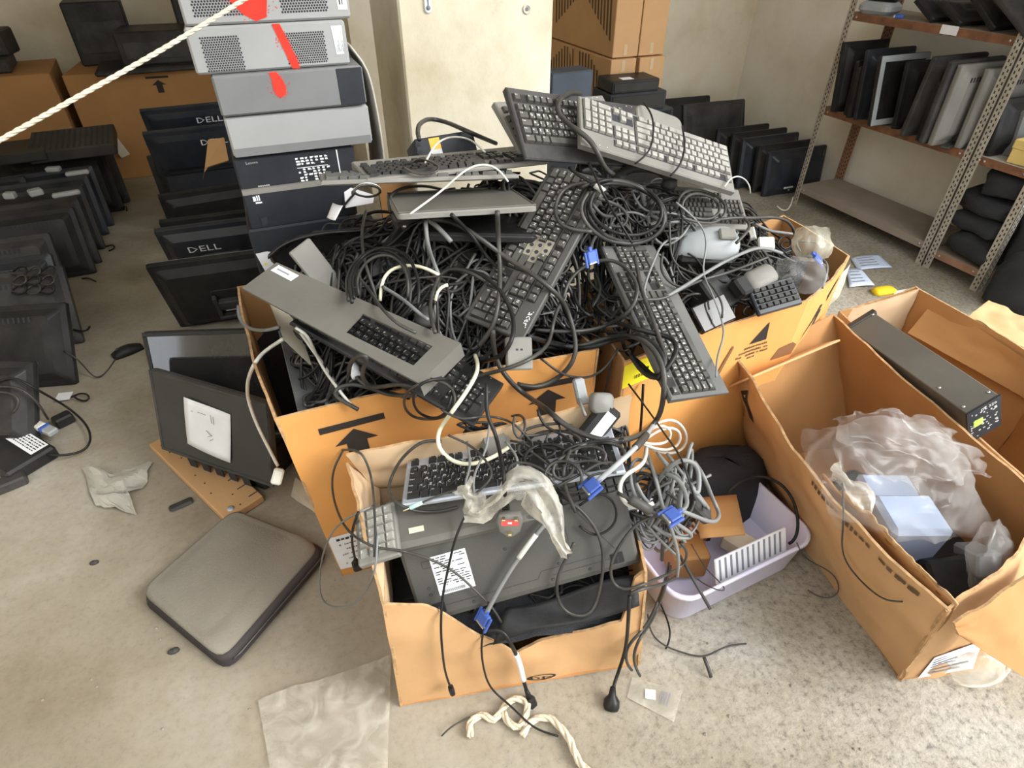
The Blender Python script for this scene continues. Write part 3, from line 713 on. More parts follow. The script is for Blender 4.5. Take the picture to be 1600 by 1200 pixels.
# ------------------------------------------------------------------ monitors stacked against the right wall
G = 'black monitors filed upright beside the shelving'
def row_r(tl, ytop, w, lean, yaw, sh_, lb, logo=None, zb=.003, mt2='gloss_black', depth=.05, group=None):
    """upper left corner of the back seen at tl, standing on the floor"""
    p = at_y(*tl, ytop); h = (p.z-zb)/math.cos(math.radians(lean)); yb = ytop-h*math.sin(math.radians(lean))
    return display(stand_m(p.x+w/2, yb, zb, lean, yaw), lb, group, w, h, sh_, mt2, depth, .016, None, logo, vents=False)
for i, (tl, y, w, sh_, lb) in enumerate((
  ((1202,238), 2.97, .46, 'navy_black', 'glossy navy-black monitor nearest the camera in the row beside the shelving'),
  ((1186,228), 3.06, .45, 'black_plastic', 'second black monitor from the front of the row beside the shelving'),
  ((1161,217), 3.16, .45, 'navy_black', 'third monitor from the front of the row beside the shelving'),
  ((1145,209), 3.25, .44, 'black_plastic', 'fourth monitor from the front of the row beside the shelving'),
  ((1121,202), 3.35, .42, 'black_plastic', 'rearmost small black monitor of the upright row beside the shelving'))):
    d = row_r(tl, y, w, 8, -2, sh_, lb, None, group=G)
    if i == 0:
        b = B('label_white'); rr = random.Random(3)
        for q in range(6): b.add([(.105-q*.0125, .045, -.0512), (.105-q*.0125-.009, .045, -.0512), (.105-q*.0125-.009, .056+rr.uniform(-.002,.002), -.0512), (.105-q*.0125, .056, -.0512)], [(0,1,2,3)])
        b.add([(.07,.030,-.0512),(.058,.030,-.0512),(.058,.036,-.0512),(.07,.036,-.0512)], [(0,1,2,3)]); b.put('logo', d)
row_r((1067,164), 3.66, .50, 18, -4, 'charcoal_plastic', 'large dark grey monitor leaning back against the wall behind the upright row', depth=.04)
row_r((1010,158), 3.74, .50, 16, -4, 'black_plastic', 'black monitor left of the large leaning one by the back wall', depth=.04)
# equipment piled in front of the striped cartons
for i, (p0, sx, sy, sz, lb, mt, yaw) in enumerate((
   ((1.86, 2.93, .65), .33, .20, .09, 'black desktop unit with a pale label on the far pile by the cartons', 'case_dark', -2),
   ((1.84, 2.92, .74), .27, .17, .06, 'small black device with a white sticker topmost on the far pile', 'black_plastic', -3),
   ((1.88, 2.90, .53), .40, .16, .12, 'black unit below the labelled ones on the far pile', 'case_dark', 2),
   ((1.90, 2.87, 0), .44, .18, .53, 'big dark case at the bottom of the far pile', 'case_dark', 0))):
    o = thing('desktop_unit', lb, 'computer', T(p0) @ R(yaw,'Z'), 'dark devices piled before the striped cartons')
    B(mt).box((-sx/2,-sy/2,0),(sx/2,sy/2,sz),.006).put('case', o)
    b = B('label_white')
    if i < 2: b.at(T((-sx*.18 if i == 0 else -sx*.12, -sy*.2, sz+.0003))).box((-.035,-.03,0),(.03,.02,.0006)); b.put('label', o)
    B('gloss_black').box((-sx*.46,-sy/2-.004,.01),(sx*.46,-sy/2+.001,sz-.01),.002).put('front_panel', o)
B('blue_grey_metal').box((-.11,-.06,0),(.11,.06,.30),.006).mat('dark_metal').box((-.11,-.061,.20),(.05,-.058,.207)).put('metal_case', None, 'slate blue metal case standing between the pillar and the striped cartons', 'case', mw=T((1.40, 2.76, .59)) @ R(3,'Z'))
B('case_dark').box((-.16,-.12,0),(.16,.12,.59),.006).put('crate', None, 'dark crate under the slate blue metal case behind the heap', 'crate', mw=T((1.42, 2.78, 0)))
# striped cartons behind
def striped(label, x, y, z, w, l, h, top=False):
    o = thing('carton', label, 'box', T((x, y, z)), 'flat striped display cartons by the back wall')
    A = Wall((-w/2, l, 0), (-w/2, 0, 0), (-w/2, 0, h), (-w/2, l, h), 0, wav=.002)
    b = B('card_tan'); 
    b.at(Matrix.Identity(4)).box((-w/2, 0, 0), (w/2, l, h), .003)
    st = []
    for g, (u0, dr) in enumerate(((.16, 1), (.60, -1))):
        for i in range(9):
            u = u0+i*.042; v0 = .16+.045*(i if dr > 0 else (8-i))*.9; v1 = min(.98, v0+.62)
            st.append([(u, v0), (u+.022, v0+dr*.02), (u+.022-.03, v1), (u-.03, v1)])
    A.decal(b, 'card_print_brown', st, .001)
    F = Wall((-w/2, 0, 0), (w/2, 0, 0), (w/2, 0, h), (-w/2, 0, h), 0, wav=0)
    if top: F.decal(b, 'card_dark', [[(.36,.80),(.66,.80),(.70,.83),(.66,.86),(.36,.86),(.32,.83)]], .001)
    b.mat('card_beige').add([(-.012,-.0015,.01),(.008,-.0015,.01),(.008,-.0015,.06),(-.012,-.0015,.06)], [(0,1,2,3)])
    if not top: b.add([(-.012,-.0015,h-.06),(.008,-.0015,h-.06),(.008,-.0015,h-.005),(-.012,-.0015,h-.005)], [(0,1,2,3)])
    b.put('body', o); return o
striped('tall striped carton with a hand hole standing on the stack left of its twin', 1.885, 3.05, .865, .152, .82, .50, True)
striped('tall striped carton with a hand hole nearest the bare wall', 2.045, 3.05, .865, .155, .82, .50, True)
striped('lower striped carton of the left stack behind the heap', 1.87, 3.03, .36, .152, .84, .50)
striped('lower striped carton nearest the bare wall, under the right tall one', 2.045, 3.03, .36, .155, .84, .50)
B('card_brown').box((-.19,0,0),(.17,.8,.355),.004).put('carton', None, 'plain brown carton under the stacks of striped cartons', 'box', mw=T((1.96, 3.05, 0)))

# ------------------------------------------------------------------ far left: cartons and dark equipment on the rear wall
def plain_carton(label, x, y, w, l, h, yaw, mt='card_brown', arrow=True):
    o = thing('carton', label, 'box', T((x, y, 0)) @ R(yaw, 'Z'), 'brown cartons on the far left')
    b = B(mt).box((-w/2, 0, 0), (w/2, l, h), .004)
    if arrow:
        F = Wall((-w/2, 0, 0), (w/2, 0, 0), (w/2, 0, h), (-w/2, 0, h), 0, wav=0); u = .62
        F.decal(b, 'card_print', [[(u-.08,.93),(u+.08,.93),(u+.08,.95),(u-.08,.95)], [(u,.915),(u-.05,.87),(u+.05,.87)], [(u-.022,.87),(u-.022,.80),(u+.022,.80),(u+.022,.87)]])
    b.put('body', o); return o
plain_carton('brown carton at the far left end, black cases lying on top', -1.55, 4.80, .92, .55, .69, 5)
plain_carton('brown carton in the middle of the far end beside the aisle', -.62, 4.88, .86, .6, .66, -4)
plain_carton('shadowed brown carton behind the tower of computers', .12, 4.85, .6, .6, .60, -3, arrow=False)
GD = 'dark equipment on the far cartons'
for lb, x, y, z, s, yw in (
  ('black case lying on the far left carton', -1.62, 5.05, .69, (.62,.32,.07), 6),
  ('dark box on the pale wall side of the far left carton', -1.45, 5.2, .76, (.30,.2,.14), -8),
  ('dark grey printer body on the far middle carton', -.45, 5.05, .69, (.46,.34,.19), -3),
  ('black flat case under the printer on the far middle carton', -.52, 4.98, .66, (.66,.40,.03), 2),
  ('black upright case behind the far middle carton', -.80, 5.3, .66, (.34,.22,.36), 4),
  ('tall black case at the far end beside the computer tower', -.22, 5.25, .66, (.20,.2,.55), 0)):
    o = thing('case', lb, 'case', T((x, y, z)) @ R(yw, 'Z'), GD)
    B('black_dusty').box((-s[0]/2,-s[1]/2,0),(s[0]/2,s[1]/2,s[2]),.01).put('shell', o)
    B('charcoal_plastic').box((-s[0]*.42,-s[1]/2-.004,s[2]*.2),(s[0]*.42,-s[1]/2+.002,s[2]*.7),.002).put('front_panel', o)
B('paper_cream').box((-.03,-.002,0),(.03,.002,.13)).put('paper_tag', None, 'small pale scrap stuck on the far carton above the aisle', 'paper', mw=T((-.86, 4.86, .16)) @ R(-18,'Y'))
def at_plane(px, py, p0, n):
    r = ray(px, py); n = Vector(n); return EYE + r*((Vector(p0)-EYE).dot(n)/r.dot(n))
# ------------------------------------------------------------------ tower of desktop computers
GC = 'desktop computers stacked on their sides'
def vent(b, x0, z0, nx, nz, p=.0062, mt='ink'):
    b.mat(mt)
    for j in range(nz):
        for i in range(nx):
            x = x0+i*p+(p/2 if j % 2 else 0); z = z0+j*p*.87; r = p*.41
            b.add([(x+r*math.cos(a), -.0005, z+r*math.sin(a)) for a in (.52, 1.57, 2.62, 3.67, 4.71, 5.76)], [(0,1,2,3,4,5)])
def pc(label, yf, bl, br, top, depth=.34, shell='case_grey', style='vent'):
    """desktop computer lying flat; bl, br, top: sightings of its lower front corners and its upper front edge"""
    a = at_y(*bl, yf); c = at_y(*br, yf); zt = at_y(*top, yf).z; z0 = (a.z+c.z)/2; w = c.x-a.x; h = zt-z0
    o = thing('desktop_computer', label, 'computer', T((a.x, yf, z0)), GC)
    b = B(shell).box((0, 0, .001), (w, depth, h-.001), .005); b.put('case', o)
    return o, w, h
def spray(b, x, z, r0, n, seed):
    r = random.Random(seed)
    for i in range(n):
        a = r.uniform(0, 6.28); d = r0*(.6+.55*abs(r.gauss(0,.5))); s_ = r.uniform(.0005,.0017); X = x+d*math.cos(a)*.8; Z = z+d*math.sin(a)
        if Z > .001: b.add([(X-s_,-.0010,Z),(X,-.0010,Z-s_),(X+s_,-.0010,Z),(X,-.0010,Z+s_)], [(0,1,2,3)])
o, w, h = pc('topmost grey perforated desktop computer of the tower, sprayed red', 1.70, (290,43), (549,29), (275,-42), shell='case_grey')
b = B('ink'); vent(b, .025, .02, 17, 15); b.put('vent', o); b = B('ink'); vent(b, w-.155, .02, 17, 15); b.put('vent', o)
B('label_white').box((w-.028,-.001,.02),(w-.006,.0005,h-.01)).mat('ink').box((w-.024,-.0014,.03),(w-.021,-.0009,.07)).box((w-.018,-.0014,.03),(w-.016,-.0009,.06)).put('label', o)
b = B('red_spray'); P = [(.105,.045),(.125,.02),(.15,.005),(.175,.012),(.185,.05),(.19,.1),(.165,.104),(.14,.106),(.118,.10),(.1,.095),(.085,.08)]
b.add([(x,-.0011,z) for x, z in P], [tuple(range(len(P)))]); spray(b, .145, .05, .065, 120, 1); b.put('paint_mark', o, label='red spray paint mark')
o, w, h = pc('grey perforated desktop computer second from the top of the tower', 1.695, (308,119), (548,101), (285,43), shell='case_grey')
b = B('ink'); vent(b, .028, .008, 15, 15, .0055); b.put('vent', o); b = B('ink'); vent(b, w-.145, .012, 17, 14, .0055); b.put('vent', o)
b = B('label_white'); b.add([(w-.03,-.001,.025),(w-.012,-.001,.025),(w-.008,-.001,h-.012),(w-.034,-.001,h-.012)], [(0,1,2,3)]).mat('ink')
for i in range(6): b.box((w-.028+i*.003,-.0014,.03),(w-.027+i*.003,-.0009,.035+.01*(i%3)))
b.put('label', o)
b = B('red_spray'); b.add([(.187,-.0012,h-.002),(.205,-.0012,h-.002),(.226,-.0012,.03),(.232,-.0012,.001),(.214,-.0012,.001),(.206,-.0012,.03)], [(0,1,2,3,4,5)]); spray(b, .205, h*.6, .02, 50, 2); spray(b, .222, .02, .015, 30, 4); b.put('paint_mark', o, label='red spray paint run')
o, w, h = pc('plain mid-grey desktop computer third from the top, end of the red paint run', 1.68, (347,184), (574,164), (302,121), shell='case_mid')
b = B('red_spray'); b.add([(.128,-.0012,h-.001),(.132,-.0012,h-.02),(.13,-.0012,h-.035),(.134,-.0012,h-.05),(.145,-.0012,h-.058),(.157,-.0012,h-.05),(.161,-.0012,h-.035),(.156,-.0012,h-.018),(.146,-.0012,h-.001)], [tuple(range(9))]); spray(b, .146, h-.032, .03, 60, 3); b.put('paint_mark', o, label='red spray paint blot')
B('case_dark').box((w-.065,-.002,.004),(w-.003,.0,h-.004),.001).put('dark_end', o)  # flat dark strip for the darker right end of this case
o, w, h = pc('light grey desktop computer in the middle of the tower, grey tape along its foot', 1.69, (366,247), (583,224), (345,185), shell='case_grey')
B('case_mid').box((0.004,-.0015,.002),(w-.004,0,.022)).put('tape', o)
o, w, h = pc('black desktop computer with white print on its side below the grey ones', 1.70, (376,298), (560,277), (366,248), shell='case_dark')
b = B('white_print'); r = random.Random(8)
for j in range(9):
    for i in range(7):
        if r.random() < .8 and j != 5:
            x = w-.152+i*.0125+j*-.0004; z = .006+j*.0072; b.add([(x,-.001,z),(x+r.uniform(.004,.011),-.001,z),(x+r.uniform(.004,.011),-.001,z+.0045),(x,-.001,z+.0045)], [(0,1,2,3)])
b.box((w-.155,-.0012,.041),(w-.075,-.0008,.0425)).box((w-.048,-.0012,.012),(w-.045,-.0008,h-.006)); b.put('printed_label', o)
b = B('legend_dim'); b.at(T((.03,-.001,h-.014)) @ R(90,'X')).text('Lenovo', .007, align='LEFT'); b.at(Matrix.Identity(4)); [b.box((.045+i*.005,-.0012,.006),(.0485+i*.005,-.0008,.0095)) for i in range(6)]; b.put('logo', o)
o, w, h = pc('black desktop computer with a pale top edge and two small stickers', 1.69, (393,358), (560,340), (378,299), shell='case_dark')
B('dusty_grey').box((.002,-.0015,h-.012),(w-.002,.02,h+.0005)).put('top_edge', o)
b = B('label_white'); b.box((.024,-.001,h-.030),(.031,0,h-.018)).box((.033,-.001,h-.030),(.036,0,h-.016)).box((.038,-.001,h-.030),(.041,0,h-.016)).box((.028,-.001,h-.037),(.044,0,h-.033)); b.mat('ink').box((.03,-.001,.012),(.046,0,.032)); b.put('stickers', o)
o, w, h = pc('black desktop computer low in the tower with a torn white sticker', 1.685, (405,425), (560,410), (397,359), shell='case_dark')
b = B('paper'); P = [(.004,.07),(.035,.072),(.05,.066),(.066,.052),(.064,.038),(.054,.03),(.046,.036),(.044,.025),(.036,.01),(.018,.002),(.012,.03)]
b.add([(x,-.001,z*.95) for x, z in P], [tuple(reversed(range(len(P))))]); b.mat('yellow_label').add([(.022+.004*math.cos(t),-.0014,.032+.004*math.sin(t)) for t in (0,1,2,3,4,5)], [(5,4,3,2,1,0)]); b.put('sticker', o, label='torn white sticker')
z0 = o.matrix_world.translation.z
for i, zz in enumerate((z0*.5, 0)):
    o = thing('desktop_computer', ('black desktop computer second from the floor in the tower, hidden behind the big carton', 'black desktop computer at the very bottom of the tower on the floor')[i], 'computer', T((-.06, 1.69, zz)), GC)
    B('case_dark').box((0,0,.001),(.36,.34,z0*.5-.002),.005).put('case', o)
# bent pale sheet and brown board between the tower and the pillar
b = B('board_pale'); Q = [(548,70),(575,110),(590,170),(600,235),(604,285)]
Pn = [at_y(*q, 1.78) for q in Q]
b.grid(lambda u, v: smooth_path(Pn, .02)[min(len(smooth_path(Pn, .02))-1, int(u*(len(smooth_path(Pn, .02))-1)))] + Vector((0, .22*v, 0)), 14, 3, True, .005)
b.put('bent_sheet', None, 'pale bent sheet curling down between the computer tower and the pillar', 'panel')
B('card_brown').box((-.055,0,0),(.055,.015,.80)).put('cardboard_sheet', None, 'brown cardboard sheet standing in the gap left of the pillar', 'cardboard', mw=T((.40, 2.02, 0)) @ R(-3,'X'))

# ------------------------------------------------------------------ row of monitors along the aisle (backs towards the camera)
GB2 = 'monitors filed along the aisle beside the computer tower'
def row_m(tl, w, yaw, lean, h):
    """back of a monitor standing on the floor, its upper left corner sighted at tl; lean tips the top towards the camera"""
    a_ = math.radians(yaw); l_ = math.radians(lean); xr = Vector((math.cos(a_), math.sin(a_), 0)); nb = Vector((math.sin(a_), -math.cos(a_), 0))
    up = nb*math.sin(l_)+Vector((0,0,math.cos(l_))); p = at_z(*tl, h*math.cos(l_))-up*h
    return frame(p+xr*w/2, -xr, up)
SPEC = [((226,415), .50, -4, 22, .40, 'black_plastic', 'arm', None, 'dusty black monitor with a square hinge block nearest the camera in the aisle row', 'dusty_grey'),
        ((239,360), .50, -3, 22, .38, 'navy_black', 'handle', 'DELL', 'shiny navy-black monitor with a big white maker name in the aisle row', None),
        ((247,346), .48, -2, 20, .38, 'black_plastic', None, None, 'black monitor just behind the one with the big maker name in the aisle row', None),
        ((246,306), .48, 5, 18, .38, 'black_plastic', 'pad', None, 'black monitor with a ribbed square mount in the middle of the aisle row', None),
        ((258,266), .46, 2, 14, .36, 'navy_black', 'pad', None, 'navy monitor with a grey left side edge in the aisle row', 'silver_plastic'),
        ((262,234), .46, 3, 12, .37, 'black_plastic', None, None, 'black monitor behind the grey-edged one in the aisle row', None),
        ((228,244), .45, 8, 4, .36, 'black_dusty', None, None, 'black monitor standing edge-on at the far end of the aisle row', 'dusty_grey')]
for tl, w, yaw, ln, h, shm, mnt, lg, lb, rim in SPEC:
    display(row_m(tl, w, yaw, ln, h), lb, GB2, w, h, shm, 'gloss_black', .045, .016, mnt, (lg, .07, h-.100, .036) if lg else None, rim=rim, vents=False)
for i, (z, yy) in enumerate(((.34, 3.75), (.41, 3.92))):
    display(T((-.33, yy, z)) @ R(2, 'Z') @ Matrix(((-1,0,0,0),(0,0,1,0),(0,1,0,0),(0,0,0,1))) @ R(-24, 'X'), ('dark monitor with a small white maker name rising above the aisle row', 'farthest dark monitor with a small white maker name above the aisle row')[i], GB2, .42, .27, 'navy_black', 'gloss_black', .03, .014, None, ('DELL', -.11, .200, .034), vents=False)
B('case_dark').box((-.22,-.16,0),(.22,.2,.33),.006).put('crate', None, 'dark crate under the two raised monitors behind the aisle row', 'crate', mw=T((-.30, 3.92, 0)))
b = B('card_tan'); A = [at_y(320,262,3.05), at_y(357,250,3.05), at_y(350,215,3.2), at_y(325,218,3.2)]
b.add(A+[p+Vector((0,.006,-.006)) for p in A], [(0,1,2,3),(7,6,5,4),(0,4,5,1),(1,5,6,2),(2,6,7,3),(3,7,4,0)]); b.mat('card_edge').add([at_y(320,262,3.045), at_y(325,262,3.045), at_y(319,270,3.045), at_y(316,285,3.045)], [(0,1,2,3)])
b.put('cardboard_flap', None, 'tan cardboard flap tucked between the aisle monitors and the tower', 'cardboard')

# ------------------------------------------------------------------ left-hand rows of monitors
GA = 'black monitors filed in rows along the left side'
def rowA(px, w, h, yaw, lean, lb, sh='black_plastic', **kw):
    """lower right corner seen at px on the floor; yaw turns the row, lean tips the top away"""
    p = at_z(*px, .002); ang = math.radians(yaw); x = Vector((-math.cos(ang), -math.sin(ang), 0)); n = Vector((-math.sin(ang), math.cos(ang), 0))
    up = (n*math.sin(math.radians(lean))+Vector((0,0,1))*math.cos(math.radians(lean)))
    return display(frame(p + x*w/2, x, up), lb, GA, w, h, sh, kw.pop('screen', 'gloss_black'), kw.pop('depth', .045), .018, **kw)
for px, w, h, yaw, ln, lb, kw in (
  ((205,315), .5, .36, 6, 14, 'black monitor at the far end of the left rows, a ribbed case leaning on it', dict(sh='black_dusty')),
  ((196,328), .5, .36, 5, 16, 'black monitor second from the far end of the left rows', dict()),
  ((180,352), .48, .34, 6, 18, 'black monitor with a worn silver edge in the far part of the left rows', dict(rim='silver_plastic', sh='navy_black')),
  ((172,366), .48, .33, 5, 18, 'navy-black monitor in the far part of the left rows', dict(sh='navy_black')),
  ((166,388), .48, .34, 4, 20, 'black monitor with a silver corner edge half way along the left rows', dict(rim='silver_plastic')),
  ((160,410), .46, .34, 3, 20, 'black monitor in front of the silver-cornered one in the left rows', dict(sh='black_dusty')),
  ((152,426), .46, .33, 2, 22, 'black monitor just before the stickered one in the left rows', dict()),
  ((118,478), .48, .34, 0, 24, 'dark monitor with a small white sticker and a tangle of leads in its back', dict(sh='charcoal_plastic', sticker=(-.10,.22,.03,.022))),
  ((118,512), .47, .33, -2, 26, 'shiny-edged black monitor behind the one with moulded lettering', dict(sh='navy_black')),
  ((133,535), .50, .33, -3, 30, 'black monitor with rows of small moulded marks on its back', dict(sh='charcoal_plastic')),
  ((122,600), .46, .32, -14, 34, 'black monitor lying back at an angle near the loose mouse', dict(depth=.05)),
  ((60,700), .46, .30, -22, 36, 'black monitor nearest the camera at the left edge, leads across it', dict(depth=.05))):
    kk = dict(kw); shm = kk.pop('sh', 'black_plastic'); rowA(px, w, h, yaw, ln, lb, shm, **kk)
for i, (px, yaw) in enumerate((((95,318),8), ((100,345),4), ((80,372),6), ((70,400),5), ((30,330),3), ((25,372),2), ((20,420),0))):
    lb = ('black monitor at the back of the outer left row', 'black monitor second from the back of the outer left row', 'black monitor third from the back of the outer left row', 'black monitor beside the leads in the outer left row', 'black monitor at the left photo edge under the rope', 'black monitor at the left photo edge below the rope end', 'dark monitor at the left photo edge beside the stickered one')[i]
    rowA(px, .46, .34, yaw, 18, lb, 'black_dusty' if i % 2 else 'black_plastic')
# ribbed case and bits lying on top of the rows
def lay(name, label, cat, px, z, size, mt, yaw=0, tilt=0, group=None, ch=.006, extra=None):
    p = at_z(*px, z); m = T(p) @ R(yaw,'Z') @ R(tilt,'X'); b = B(mt).box((-size[0]/2,-size[1]/2,0),(size[0]/2,size[1]/2,size[2]),ch)
    if extra: extra(b)
    return b.put(name, None, label, cat, group, mw=m)
def ribs(b):
    b.mat('ink')
    for i in range(14): b.box((-.19+i*.028,-.145,.0595),(-.178+i*.028,.145,.0607))
lay('ribbed_case', 'black case with a finely ribbed lid lying on the far left monitors', 'case', (120,232), .40, (.42,.32,.06), 'black_dusty', 4, 6, extra=ribs)
lay('case', 'black flat case on the outer left monitors under the rope', 'case', (25,245), .40, (.34,.3,.05), 'black_plastic', 4)
GP = 'pale bits of plastic trim lying on the left monitors'
for px, s, yw, lb in (((20,248),(.10,.03,.02),8,'pale strip of trim under the rope at the left edge'), ((122,273),(.11,.035,.02),6,'pale trim strip on the silver-edged left monitor'), ((105,306),(.12,.035,.02),10,'longer pale trim strip on the left monitors'), ((85,268),(.07,.04,.025),-12,'stubby pale trim block beside the ribbed case'), ((58,305),(.06,.05,.03),24,'grey plastic knuckle on the left monitors'), ((18,310),(.05,.04,.03),-15,'small white plastic piece on the outer left row')):
    lay('trim_piece', lb, 'trim', px, .36, s, 'silver_plastic', yw, 0, GP)

# near-left clutter: leads, connectors, labelled slab, mouse on the floor
o = thing('power_supply', 'black power brick with a long white label at the left edge of the floor', 'power supply', frame(at_z(49,704,.0), at_z(87,726,.0)-at_z(20,684,.0), Vector((0,0,1)).cross(at_z(87,726,.0)-at_z(20,684,.0))))
B('black_plastic').box((-.12,-.12,0),(.12,.035,.05),.008).put('shell', o)
b = B('label_white'); b.at(T((.01,.0,.0505))).box((-.085,-.028,0),(.085,.028,.0008)).mat('ink')
r = random.Random(5)
for j in range(5):
    x = -.078
    while x < .07: ww = r.uniform(.004,.018); b.add([(x,.018-j*.009,.0011),(x+ww,.018-j*.009,.0011),(x+ww,.022-j*.009,.0011),(x,.022-j*.009,.0011)], [(0,1,2,3)]); x += ww+.004
b.put('label', o, label='long white printed label')
lay('adapter', 'grey ridged adapter lying at the lower left corner of the clutter', 'adapter', (20,760), .0, (.09,.05,.035), 'charcoal_plastic', 18)
o = thing('video_connector', 'blue and white video connector lying among the near left leads', 'connector', T(at_z(70,672,.05)) @ R(-48,'Z'))
B('cord_white').box((-.045,-.016,0),(.0,.016,.022),.005).put('hood', o); B('blue_plug').box((0,-.018,0),(.018,.018,.022),.003).put('shell', o); B('silver_plastic').box((.018,-.017,.002),(.06,.017,.022),.004).put('cover', o)
lay('adapter', 'white moulded block among the leads at the left photo edge', 'adapter', (8,632), .05, (.08,.05,.035), 'cord_white', -40)
lay('connector', 'white slanted plug on the corner of a black left monitor', 'connector', (66,527), .10, (.03,.085,.03), 'silver_plastic', 25, 12)
lay('card', 'cream card lying on the black monitors at the left edge', 'paper', (30,515), .16, (.16,.07,.003), 'paper_cream', 8, 0, ch=0)
lay('tag', 'small white tag at the corner of a black monitor near the loose mouse', 'paper', (100,620), .012, (.05,.045,.004), 'paper', -10, 0, ch=0)
lay('black_block', 'black block with a stub lying beside the blue video connector', 'adapter', (103,662), .0, (.06,.045,.04), 'black_plastic', 30, 0)
def mouse(label, m, mt='black_plastic', group=None):
    o = thing('mouse', label, 'mouse', m, group); b = B(mt); rings = []
    for j in range(9):
        t = j/8; hz = .036*math.sin(math.pi*min(1, .12+.75*t))**.7; ww = .030*(.75+.25*math.sin(math.pi*t)); rings.append([((-.058+.116*t), ww*math.cos(a*math.pi/8), max(0, hz*math.sin(a*math.pi/8))) for a in range(9)])
    b.loft(rings, True, True, closed=True); b.put('shell', o)
    B('charcoal_plastic').at(T((.03,0,.027)) @ R(90,'X')).lathe([(.004,-.004),(.009,-.0035),(.009,.0035),(.004,.004)], 12).put('scroll_wheel', o); return o
mouse('black mouse lying alone on the floor of the aisle', T(at_z(200,551,.0)) @ R(204,'Z') )

# ------------------------------------------------------------------ monitors leaning against the big carton, and floor litter round them
MF = frame((-.313,1.532,.278), (.706,-.707,.027), (.171,.207,.963)) @ T((0,-.135,0))
o = display(MF, 'dark matt monitor with a handwritten paper stuck on it, leaning at the big carton', None, .44, .27, 'charcoal_plastic', 'screen_matte', .04, .012)
b = B('paper'); b.at(T((-.005,.13,.0128)) @ R(-6,'Z')).grid(lambda u, v: ((u-.5)*.165, (v-.5)*.160, .006+.004*math.sin(3*u+2*v)), 8, 8, True, .0006).mat('ink_grey')
for k_, pts_ in enumerate(([(-.03,.05),(.0,.052)],[(.018,.058),(.022,.032)],[(.028,.056),(.03,.030)],[(-.055,.045),(-.048,.045)],[(.0,.0),(.02,-.012)],[(.005,-.02),(.02,-.008)],[(.012,-.03),(.026,-.018)])): b.tube([(x, y, .011) for x, y in pts_], .0007, 4)
b.put('paper_note', o, label='white handwritten paper note')
TL = at_z(222,518,.47); TRr = at_z(402,512,.47); xx = (TRr-TL).normalized(); uu = Vector((.10,.32,.94)).normalized()
display(frame(TL+xx*.23-uu*.36, xx, uu), 'glossy monitor catching a bluish reflection behind the one with the paper', None, .46, .36, 'black_plastic', 'screen_gloss', .04, .014)
def vents_(b):
    b.mat('ink')
    for i in range(5): b.box((-.13+i*.055,-.101,.012),(-.10+i*.055,-.0995,.07))
lay('vented_case', 'black vented case under the leaning monitors beside the big carton', 'case', (385,722), .0, (.30,.16,.115), 'black_plastic', -44, 0, extra=vents_)
def holes(b):
    b.mat('ink'); r = random.Random(4)
    for i in range(9): x = -.14+i*.033; b.box((x,.03+r.uniform(0,.01),.0345),(x+.004,.062,.0356)); b.at(T((x,-.02+r.uniform(-.02,.02),.035))).slab([(.003*math.cos(a), .003*math.sin(a)) for a in range(6)], 0, .001); b.at(Matrix.Identity(4))
ca = at_z(232,694,.03); cb = at_z(352,812,.03); cx_ = (cb-ca)
b = B('card_tan').box((-.0,-.0,-.028),(cx_.length,.125,0),.003); b.mat('ink'); r = random.Random(4); Lc = cx_.length
for i in range(9): x = .03+i*(Lc-.06)/8; b.box((x,.085+r.uniform(0,.01),-.0004),(x+.004,.122,.0006)); b.at(T((x+.01,.045+r.uniform(-.025,.025),0))).slab([(.003*math.cos(a), .003*math.sin(a)) for a in range(6)], 0, .0006); b.at(Matrix.Identity(4))
b.put('cardboard_sheet', None, 'punched brown cardboard strip on the floor before the leaning monitors', 'cardboard', mw=frame(ca, cx_, Vector((0,0,1)).cross(cx_)))
lay('plastic_piece', 'dark grey plastic strip beside the punched cardboard', 'plastic', (284,790), .0, (.07,.03,.012), 'charcoal_plastic', 15)
o = thing('bottle_cap', 'pale bluish plastic cap at the end of the punched cardboard', 'cap', T(at_z(365,805,.0))); B('silver').lathe([(.018,0),(.02,.012),(.014,.018),(.009,.035),(.004,.036)], 14).put('cap', o)
b = B('paper_cream'); crumple(b, lambda u, v: at_z(462+u*40-8*v, 745+u*28+v*30, .004), 4, 4, .004, 2, 3.); b.put('paper', None, 'cream scrap of paper wedged beside the big carton foot', 'paper')
# crumpled white paper in the aisle
b = B('grey_paper'); c0 = at_z(130,735,.01); 
def cr(u, v):
    p = at_z(132+u*62+v*22, 737-u*0+v*58+u*14, .0); return p+Vector((0,0,.008+.03*abs(math.sin(3.1*u+.4))*(1-v*.6)))
crumple(b, cr, 9, 9, .012, 2.2, 5.); 
def cr2(u, v):
    p = at_z(172+u*66-v*12, 742-u*18+v*44, .0); return p+Vector((0,0,.01+.045*(1-u)*v*.8))
crumple(b, cr2, 9, 9, .014, 2.4, 15.); b.put('crumpled_paper', None, 'crumpled off-white paper lying on the aisle floor', 'paper')

